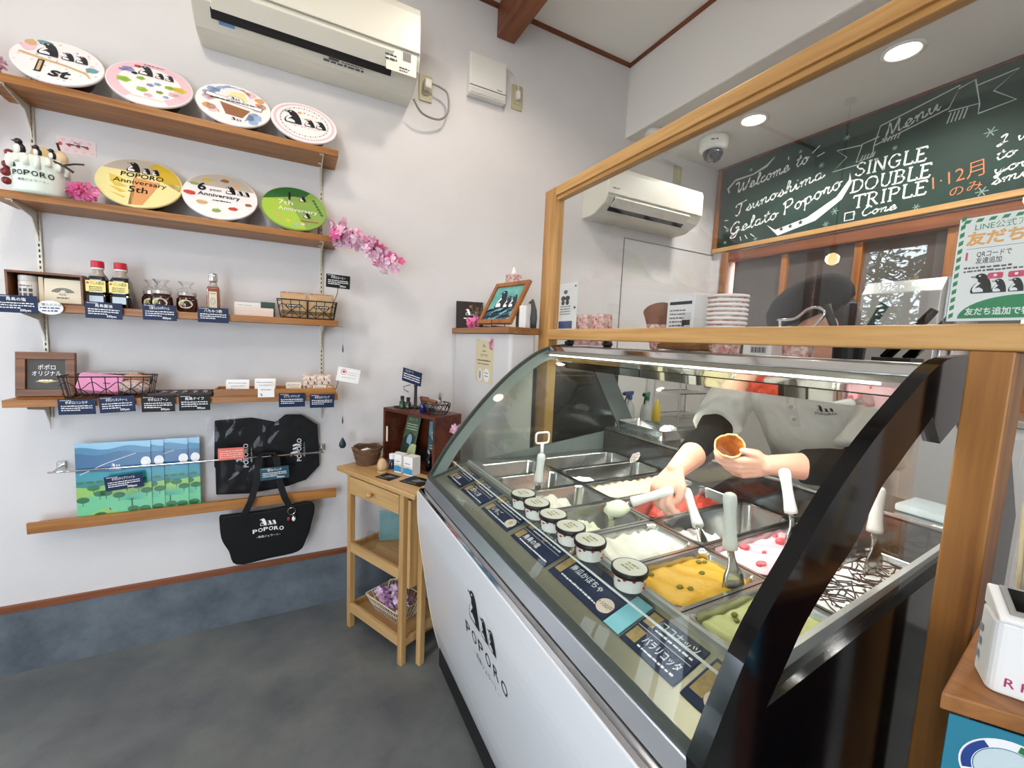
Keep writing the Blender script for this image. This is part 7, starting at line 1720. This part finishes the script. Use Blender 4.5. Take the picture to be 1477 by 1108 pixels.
# ------------------------------------------------------------------ the worker behind the case
M_SKIN = mat('skin', '#e3b39c', .5, mottle=.10, mscale=9, col2='#d99f86', bump=.05, bscale=200)
M_POLO = mat('polo_cloth', '#e6e2db', .85, bump=.25, bscale=420)
M_SLEEVE = mat('black_sleeve_cloth', '#08090c', .9, spec=.2, bump=.2, bscale=260)
M_CAP = mat('dark_cap_cloth', '#17191b', .85, bump=.3, bscale=180)
M_TROUS = mat('dark_trousers', '#26262b', .85)
PO = V((1.62, .74, 0))
per = thing('person', 'worker in grey polo and dark cap, scooping gelato and holding a cone', 'person', PO)
def chain(g, pts, rs, n=14, flat=False):
    """tapered limb with round (or flat) ends"""
    pts = [V(p)-PO for p in pts]; P = []; Rr = []
    if not flat:
        d = (pts[0]-pts[1]).normalized()
        for a in (80, 60, 35): P.append(pts[0]+d*rs[0]*math.sin(R(a))); Rr.append(rs[0]*math.cos(R(a)))
    for i in range(len(pts)-1):
        for k in range(4):
            t = k/4; P.append(pts[i].lerp(pts[i+1], t)); Rr.append(rs[i]*(1-t)+rs[i+1]*t)
    P.append(pts[-1]); Rr.append(rs[-1])
    if not flat:
        d = (pts[-1]-pts[-2]).normalized()
        for a in (35, 60, 80): P.append(pts[-1]+d*rs[-1]*math.sin(R(a))); Rr.append(rs[-1]*math.cos(R(a)))
    g.tube(P, Rr, n)
def trunk(g, secs, n=28):
    """stacked ellipses: centre, half-width along y, half-depth, forward tilt direction"""
    loops = []
    for c, ry, rx, up in secs:
        c = V(c)-PO; up = V(up).normalized(); s = V((0, 1, 0)); fw = s.cross(up).normalized()
        loops.append([c + s*ry*math.copysign(abs(math.cos(2*PI*k/n))**.85, math.cos(2*PI*k/n)) + fw*rx*math.copysign(abs(math.sin(2*PI*k/n))**.9, math.sin(2*PI*k/n)) for k in range(n)])
    g.loft(loops)
def fuse(name, g, m, voxel, smooth=4, fold=None, parent=per):
    import bmesh
    me = g.mesh(name); bm = bmesh.new(); bm.from_mesh(me); bmesh.ops.recalc_face_normals(bm, faces=bm.faces); bm.to_mesh(me); bm.free()
    tmp = bpy.data.objects.new('tmp', me); COL.objects.link(tmp)
    rm = tmp.modifiers.new('r', 'REMESH'); rm.mode = 'VOXEL'; rm.voxel_size = voxel
    sm = tmp.modifiers.new('s', 'SMOOTH'); sm.factor = .5; sm.iterations = smooth
    dg = bpy.context.evaluated_depsgraph_get(); dg.update()
    out = bpy.data.meshes.new_from_object(tmp.evaluated_get(dg))
    bpy.data.objects.remove(tmp); bpy.data.meshes.remove(me)
    if fold:
        for v in out.vertices: v.co += v.normal*fold(v.co)
    out.materials.clear()
    return link(name, out, m, parent, smooth=True)
UP = (-.36, 0, 1)
RS, RE, RW = V((1.45, .975, 1.25)), V((1.22, .90, 1.072)), V((.968, .815, 1.016))
LS, LE, LW = V((1.47, .525, 1.25)), V((1.35, .535, 1.060)), V((1.155, .660, 1.058))
HC = V((1.375, .705, 1.452)); HF = V((-.62, .60, -.50)).normalized(); HU = (V((0, 0, 1)) - HF*HF.z).normalized(); HS = HU.cross(HF).normalized()
hp = lambda f_, s_, u_: HC + HF*f_ + HS*s_ + HU*u_
body = G()
trunk(body, [((1.66, .74, .88), .15, .10, (0, 0, 1)), ((1.64, .74, 1.0), .135, .09, UP), ((1.55, .745, 1.13), .16, .10, UP), ((1.475, .75, 1.25), .17, .085, UP), ((1.445, .745, 1.31), .10, .07, UP)])
chain(body, [(1.455, .745, 1.28), (1.435, .735, 1.34), hp(-.03, 0, -.06)], [.066, .056, .056])
# head: skull, jaw, nose, lips, ears
body.ball(HC-PO+HU*.025-HF*.012, (.098, .075, .098), 18, rot=Matrix((HF, HS, HU)).transposed())
body.ball(hp(.022, 0, -.045)-PO, (.070, .060, .072), 16, rot=Matrix((HF, HS, HU)).transposed())
body.ball(hp(.060, 0, -.092)-PO, (.026, .030, .024), 12)
chain(body, [hp(.086, 0, .018), hp(.112, 0, -.020)], [.010, .015]); body.ball(hp(.100, .013, -.024)-PO, .010, 10).ball(hp(.100, -.013, -.024)-PO, .010, 10)
for s_ in (-1, 1):
    body.ball(hp(-.012, .076*s_, -.005)-PO, (.020, .009, .030), 12, rot=Matrix((HF, HS, HU)).transposed())
    body.ball(hp(.070, .030*s_, .040)-PO, (.016, .024, .009), 10, rot=Matrix((HF, HS, HU)).transposed())
chain(body, [RS, RS.lerp(RE, .5), RE, RE.lerp(RW, .35), RE.lerp(RW, .75), RW], [.056, .050, .043, .045, .034, .0265])
chain(body, [LS, LS.lerp(LE, .5), LE, LE.lerp(LW, .4), LE.lerp(LW, .8), LW], [.056, .050, .043, .044, .033, .027])
def hand_(g, wr, d, n, side, curls, spread, pk=.080, scale=1.0, thumb=None):
    d = V(d).normalized(); n = V(n); n = (n - d*n.dot(d)).normalized(); s = V(side); s = (s - d*s.dot(d) - n*s.dot(n)).normalized()
    for off in (-.026, -.009, .009, .026): chain(g, [wr + s*off*.55 + d*.005, wr + d*pk*.55 + s*off*.9, wr + d*pk*(.98 if abs(off) < .02 else .93) + s*off], [.0165*scale, .0140*scale, .0112*scale], 10)
    for k, (off, lens) in enumerate(((.028, (.038, .024, .020)), (.0095, (.043, .028, .022)), (-.0095, (.040, .026, .021)), (-.028, (.032, .020, .018)))):
        p = wr + d*pk*(.98 if 0 < k < 3 else .93) + s*off; ang = 0; pts = [p - d*.012, p]; c = curls[k]
        for L_, a in zip(lens, c):
            ang += R(a); p = p + (d*math.cos(ang) + n*math.sin(ang) + s*spread*(off/.028))*L_; pts.append(p)
        chain(g, pts, [.0100, .0100, .0092, .0084, .0072], 10)
    if thumb:
        b0 = wr + d*.018 + s*.022; pts = [b0] + [wr + d*a + s*b + n*c for a, b, c in thumb]
        chain(g, pts, [.0150, .0130, .0108, .0088][:len(pts)], 10)
    return d, n, s
rd = V((-.81, -.12, -.58)).normalized(); rn = V((.59, -.07, -.80))
hand_(body, RW, rd, rn, rd.cross(rn), [(36, 54, 42), (40, 56, 42), (44, 58, 42), (48, 58, 42)], .10, thumb=[(.045, .042, .014), (.072, .040, .030), (.090, .022, .040)])
ld = V((-.50, .82, -.30)).normalized(); ln = V((.72, .50, .45)); ln = (ln - ld*ln.dot(ld)).normalized()
hand_(body, LW, ld, ln, -(ld.cross(ln)), [(14, 34, 30), (22, 40, 32), (30, 46, 34), (38, 50, 34)], .05, thumb=[(.026, .040, .002), (.044, .050, .002), (.058, .054, .006)])
fuse('body', body, M_SKIN, .0042, 3)
# finger nails
# clothes
fold = lambda k, a: (lambda co: a*noise.noise(V((co.x*k*.6+co.y*3, co.y*k, (co.z-co.x*.6)*k*.45))) + a*.4*noise.noise(V((co.x*40, co.y*45, co.z*25))))
sh = G()
trunk(sh, [((1.675, .74, .84), .185, .125, (0, 0, 1)), ((1.655, .74, .98), .178, .120, UP), ((1.555, .745, 1.13), .190, .122, UP), ((1.475, .75, 1.235), .200, .105, UP), ((1.455, .75, 1.285), .160, .085, UP), ((1.445, .745, 1.315), .085, .066, UP)])
chain(sh, [RS+V((.03, -.05, .01)), RS, RS.lerp(RE, .45), RS.lerp(RE, .80)], [.075, .076, .074, .078], 20, True)
chain(sh, [LS+V((.02, .05, .01)), LS, LS.lerp(LE, .45), LS.lerp(LE, .82)], [.075, .078, .076, .080], 20, True)
sh.ball(RS-PO, .076, 16).ball(LS-PO, .077, 16)
shirt = fuse('polo_shirt', sh, M_POLO, .0075, 3, fold(15, .011))
co = G()
for s_ in (-1, 1):
    c0 = V((1.435, .745, 1.335))-PO
    co.add([c0+V((-.060, .004*s_, -.035)), c0+V((-.035, .062*s_, .010)), c0+V((-.055, .085*s_, -.028)), c0+V((-.085, .050*s_, -.075))], [(0, 1, 2, 3)])
    co.add([c0+V((-.035, .062*s_, .010)), c0+V((.03, .058*s_, .022)), c0+V((.02, .088*s_, -.012)), c0+V((-.055, .085*s_, -.028))], [(0, 1, 2, 3)])
co.add([c0+V((.03, .058, .022)), c0+V((.03, -.058, .022)), c0+V((.045, -.07, -.015)), c0+V((.045, .07, -.015))], [(0, 1, 2, 3)])
o = co.build('collar', [M_POLO], shirt); m_ = o.modifiers.new('t', 'SOLIDIFY'); m_.thickness = .004; b_ = o.modifiers.new('b', 'BEVEL'); b_.width = .002
# undersleeves, trousers, shoes
sl = G()
chain(sl, [RS.lerp(RE, .55), RE, RE.lerp(RW, .30), RE.lerp(RW, .54)], [.056, .053, .0525, .047], 20, True); chain(sl, [LS.lerp(LE, .55), LE, LE.lerp(LW, .40), LE.lerp(LW, .66)], [.056, .054, .0520, .045], 20, True)
sl.ball(RE-PO, .0532, 16).ball(LE-PO, .0542, 16)
fuse('undersleeves', sl, M_SLEEVE, .006, 2, fold(34, .003))
tr = G()
trunk(tr, [((1.67, .74, .80), .175, .115, (0, 0, 1)), ((1.675, .74, .90), .165, .110, (0, 0, 1)), ((1.665, .74, .97), .155, .100, (0, 0, 1))])
for s_ in (-1, 1): chain(tr, [(1.67, .74+.085*s_, .84), (1.66, .74+.10*s_, .48), (1.68, .74+.10*s_, .07)], [.092, .066, .052], 16)
fuse('trousers', tr, M_TROUS, .012, 2)
for s_ in (-1, 1): G().loft([[tuple(V((1.635+a*1.0, .74+.10*s_+b, z))-PO) for a, b in rr(.27*q, .10*q, .045*q, 4)] for z, q in ((.0, .96), (.02, 1.0), (.05, .92), (.085, .62))]).build('shoe', [M_BLKMAT], per, smooth=True)
# cap: soft crown and a bill, hair, face
rot = Matrix((HF, HS, HU)).transposed()
cp = G(); prof = []
n = 32
for u_, rx, rs_, off in ((.030, .112, .090, 0), (.055, .118, .095, -.002), (.085, .112, .092, -.006), (.112, .086, .074, -.012), (.128, .050, .044, -.016), (.134, .012, .012, -.018)):
    prof.append([rot @ V((off-.008 + rx*math.cos(2*PI*k/n), rs_*math.sin(2*PI*k/n), u_)) + HC - PO for k in range(n)])
cap_ = cp.loft(prof, 0, False, True).build('cap', [M_CAP], per, smooth=True)
bl = G(); top = []; bot = []
for k in range(13):
    a = R(-62+124*k/12)
    p0 = rot @ V((-.008+.113*math.cos(a), .091*math.sin(a), .034)) + HC - PO
    p1 = rot @ V((.005+.185*math.cos(a*.80), .098*math.sin(a), .018-.012*abs(math.sin(a)))) + HC - PO
    top += [p0, p1]
bl.add(top, [(2*k, 2*k+1, 2*k+3, 2*k+2) for k in range(12)])
o = bl.build('bill', [M_CAP], cap_, smooth=True); m_ = o.modifiers.new('t', 'SOLIDIFY'); m_.thickness = .004
hr = G(); lp = []
for u_, q in ((.032, 1.0), (.0, 1.03), (-.035, 1.0), (-.062, .90)):
    lp.append([rot @ V((-.012 + .100*q*math.cos(a), .080*q*math.sin(a), u_)) + HC - PO for a in [R(85+190*k/20) for k in range(21)]])
o = hr.loft(lp, 0, False, False, False).build('hair', [mat('dark_hair', '#1d1613', .5, bump=.6, bscale=160)], per, smooth=True); m_ = o.modifiers.new('t', 'SOLIDIFY'); m_.thickness = .010
for s_ in (-1, 1):
    G().ball(hp(.072, .031*s_, .018)-PO, (.012, .014, .009), 12, rot=rot).build('eye', [mat('eye_white', '#e8e2da', .3)], per, smooth=True)
    G().ball(hp(.0815, .031*s_, .016)-PO, (.004, .006, .006), 10, rot=rot).build('iris', [mat('dark_iris', '#20140f', .2)], per.children[-1], smooth=True)
    G().tube([hp(.080, .014*s_, .036)-PO, hp(.084, .030*s_, .041)-PO, hp(.072, .048*s_, .036)-PO], [.003, .0035, .002], 6).build('eyebrow', [mat('dark_hair')], per, smooth=True)
lpz = G().tube([hp(.078, -.024, -.057)-PO, hp(.090, -.010, -.053)-PO, hp(.093, 0, -.055)-PO, hp(.090, .010, -.053)-PO, hp(.078, .024, -.057)-PO], [.002, .0045, .0045, .0045, .002], 8)
lpz.tube([hp(.078, -.022, -.060)-PO, hp(.090, 0, -.066)-PO, hp(.078, .022, -.060)-PO], [.002, .0055, .002], 8).build('lips', [mat('lip_pink', '#c27a70', .45)], per, smooth=True)
# shirt placket, buttons and chest emblem are laid on the baked shirt surface
from mathutils.bvhtree import BVHTree
bv = BVHTree.FromPolygons([v.co.copy() for v in shirt.data.vertices], [tuple(p.vertices) for p in shirt.data.polygons])
sd = V((-1, 0, -.36)).normalized()          # outward from the chest
def on_shirt(y, h, lift=.001):
    o_ = V((1.20, y, 1.30-h)) - PO + V((-.05, 0, -.05)); hit = bv.ray_cast(o_, -sd)
    return (hit[0] - (-sd)*lift*1.0) if hit[0] else o_
f = F(); f.rect(-.014, -.15, .028, .14, 0, 0)
g = G(); pts = [(on_shirt(.745+.014, .07+.018*k, .0015), on_shirt(.745-.014, .07+.018*k, .0015)) for k in range(9)]
g.loft([[a, b] for a, b in pts], 0, False, False, False).build('placket', [mat('polo_placket', '#d6d1ca', .85)], shirt, fix=False)
for k in range(3): G().ball(on_shirt(.745, .085+.05*k, .002), (.003, .006, .006), 10).build('button', [mat('bone_button', '#b9aa8e', .3)], shirt, smooth=True)
f = F(); trio(f, 0, .012, .020, 0, 1, 1)
f.text('POPORO', 0, 0, .008, 0, 1, w=.050, bold=.02)
f.build('chest_emblem', [M_INK, M_POLO], shirt, fn=lambda u, v, w_: tuple(on_shirt(.655-u, .150-v, .0012+w_)))
# ------------------------------------------------------------------ what the worker holds
t = thing('ice_cream_cone', 'golden waffle cone held up in the worker\'s left hand', 'cone', (1.100, .748, 1.094))
ax = V((-.62, -.38, .69)).normalized(); q = V((0, 0, 1)).rotation_difference(ax)
n = 30
def cone_loop(z, r, wob=0): return [q @ V((r*math.cos(2*PI*k/n)*(1+wob*.03*math.sin(k*1.7)), r*math.sin(2*PI*k/n), z + wob*(.003*math.sin(k*.9)+.002*math.sin(k*2.3)))) for k in range(n)]
G().loft([cone_loop(-.115, .004), cone_loop(-.06, .019), cone_loop(-.012, .035, 0), cone_loop(0, .0385, 1), cone_loop(.0005, .0355, 1), cone_loop(-.012, .032), cone_loop(-.06, .016), cone_loop(-.105, .003)]).build('cone', [mat('golden_waffle', '#d08a38', .6, bump=.9, bscale=110, mottle=.25, mscale=45, col2='#b5651c')], t, smooth=True)
G().loft([cone_loop(-.0002, .0352, 1), cone_loop(-.012, .0312), cone_loop(-.06, .0150), cone_loop(-.104, .002)], 0, False, True).build('cone_inside', [mat('cone_inside_orange', '#b4661c', .7, bump=.9, bscale=120, mottle=.35, mscale=50, col2='#8a4710')], t, smooth=True)  # inside darkened by colour to give the hollow its shade
G().loft([cone_loop(-.0035, .0375, 1), cone_loop(-.001, .0405, 1), cone_loop(.0025, .0395, 1), cone_loop(.002, .0362, 1), cone_loop(-.0035, .0365, 1)], 0, False, False).build('rim', [mat('pale_waffle', '#e8bd7c', .6, bump=.6, bscale=140)], t, smooth=True)
h0, h1, tip = V((.915, .772, .980)), V((.842, .848, .928)), V((.768, .862, .898))
t = spatula('white handled spatula in the worker\'s right hand, loaded with pale gelato', h0, h1, tip)
b_ = G(); rnd = random.Random(3)
b_.ball((0, 0, 0), (.043, .029, .021), 16, rot=Matrix.Rotation(.2, 3, 'Z')); b_.v = [tuple(V(v)*(1+.16*noise.noise(V(v)*70)) + V((.026, -.008, .016))) for v in b_.v]
o = thing('gelato_scoop', 'lump of pale green-white gelato on the held spatula', 'gelato', tip)
b_.build('lump', [mat('gelato_e6ebd2')], o, smooth=True)
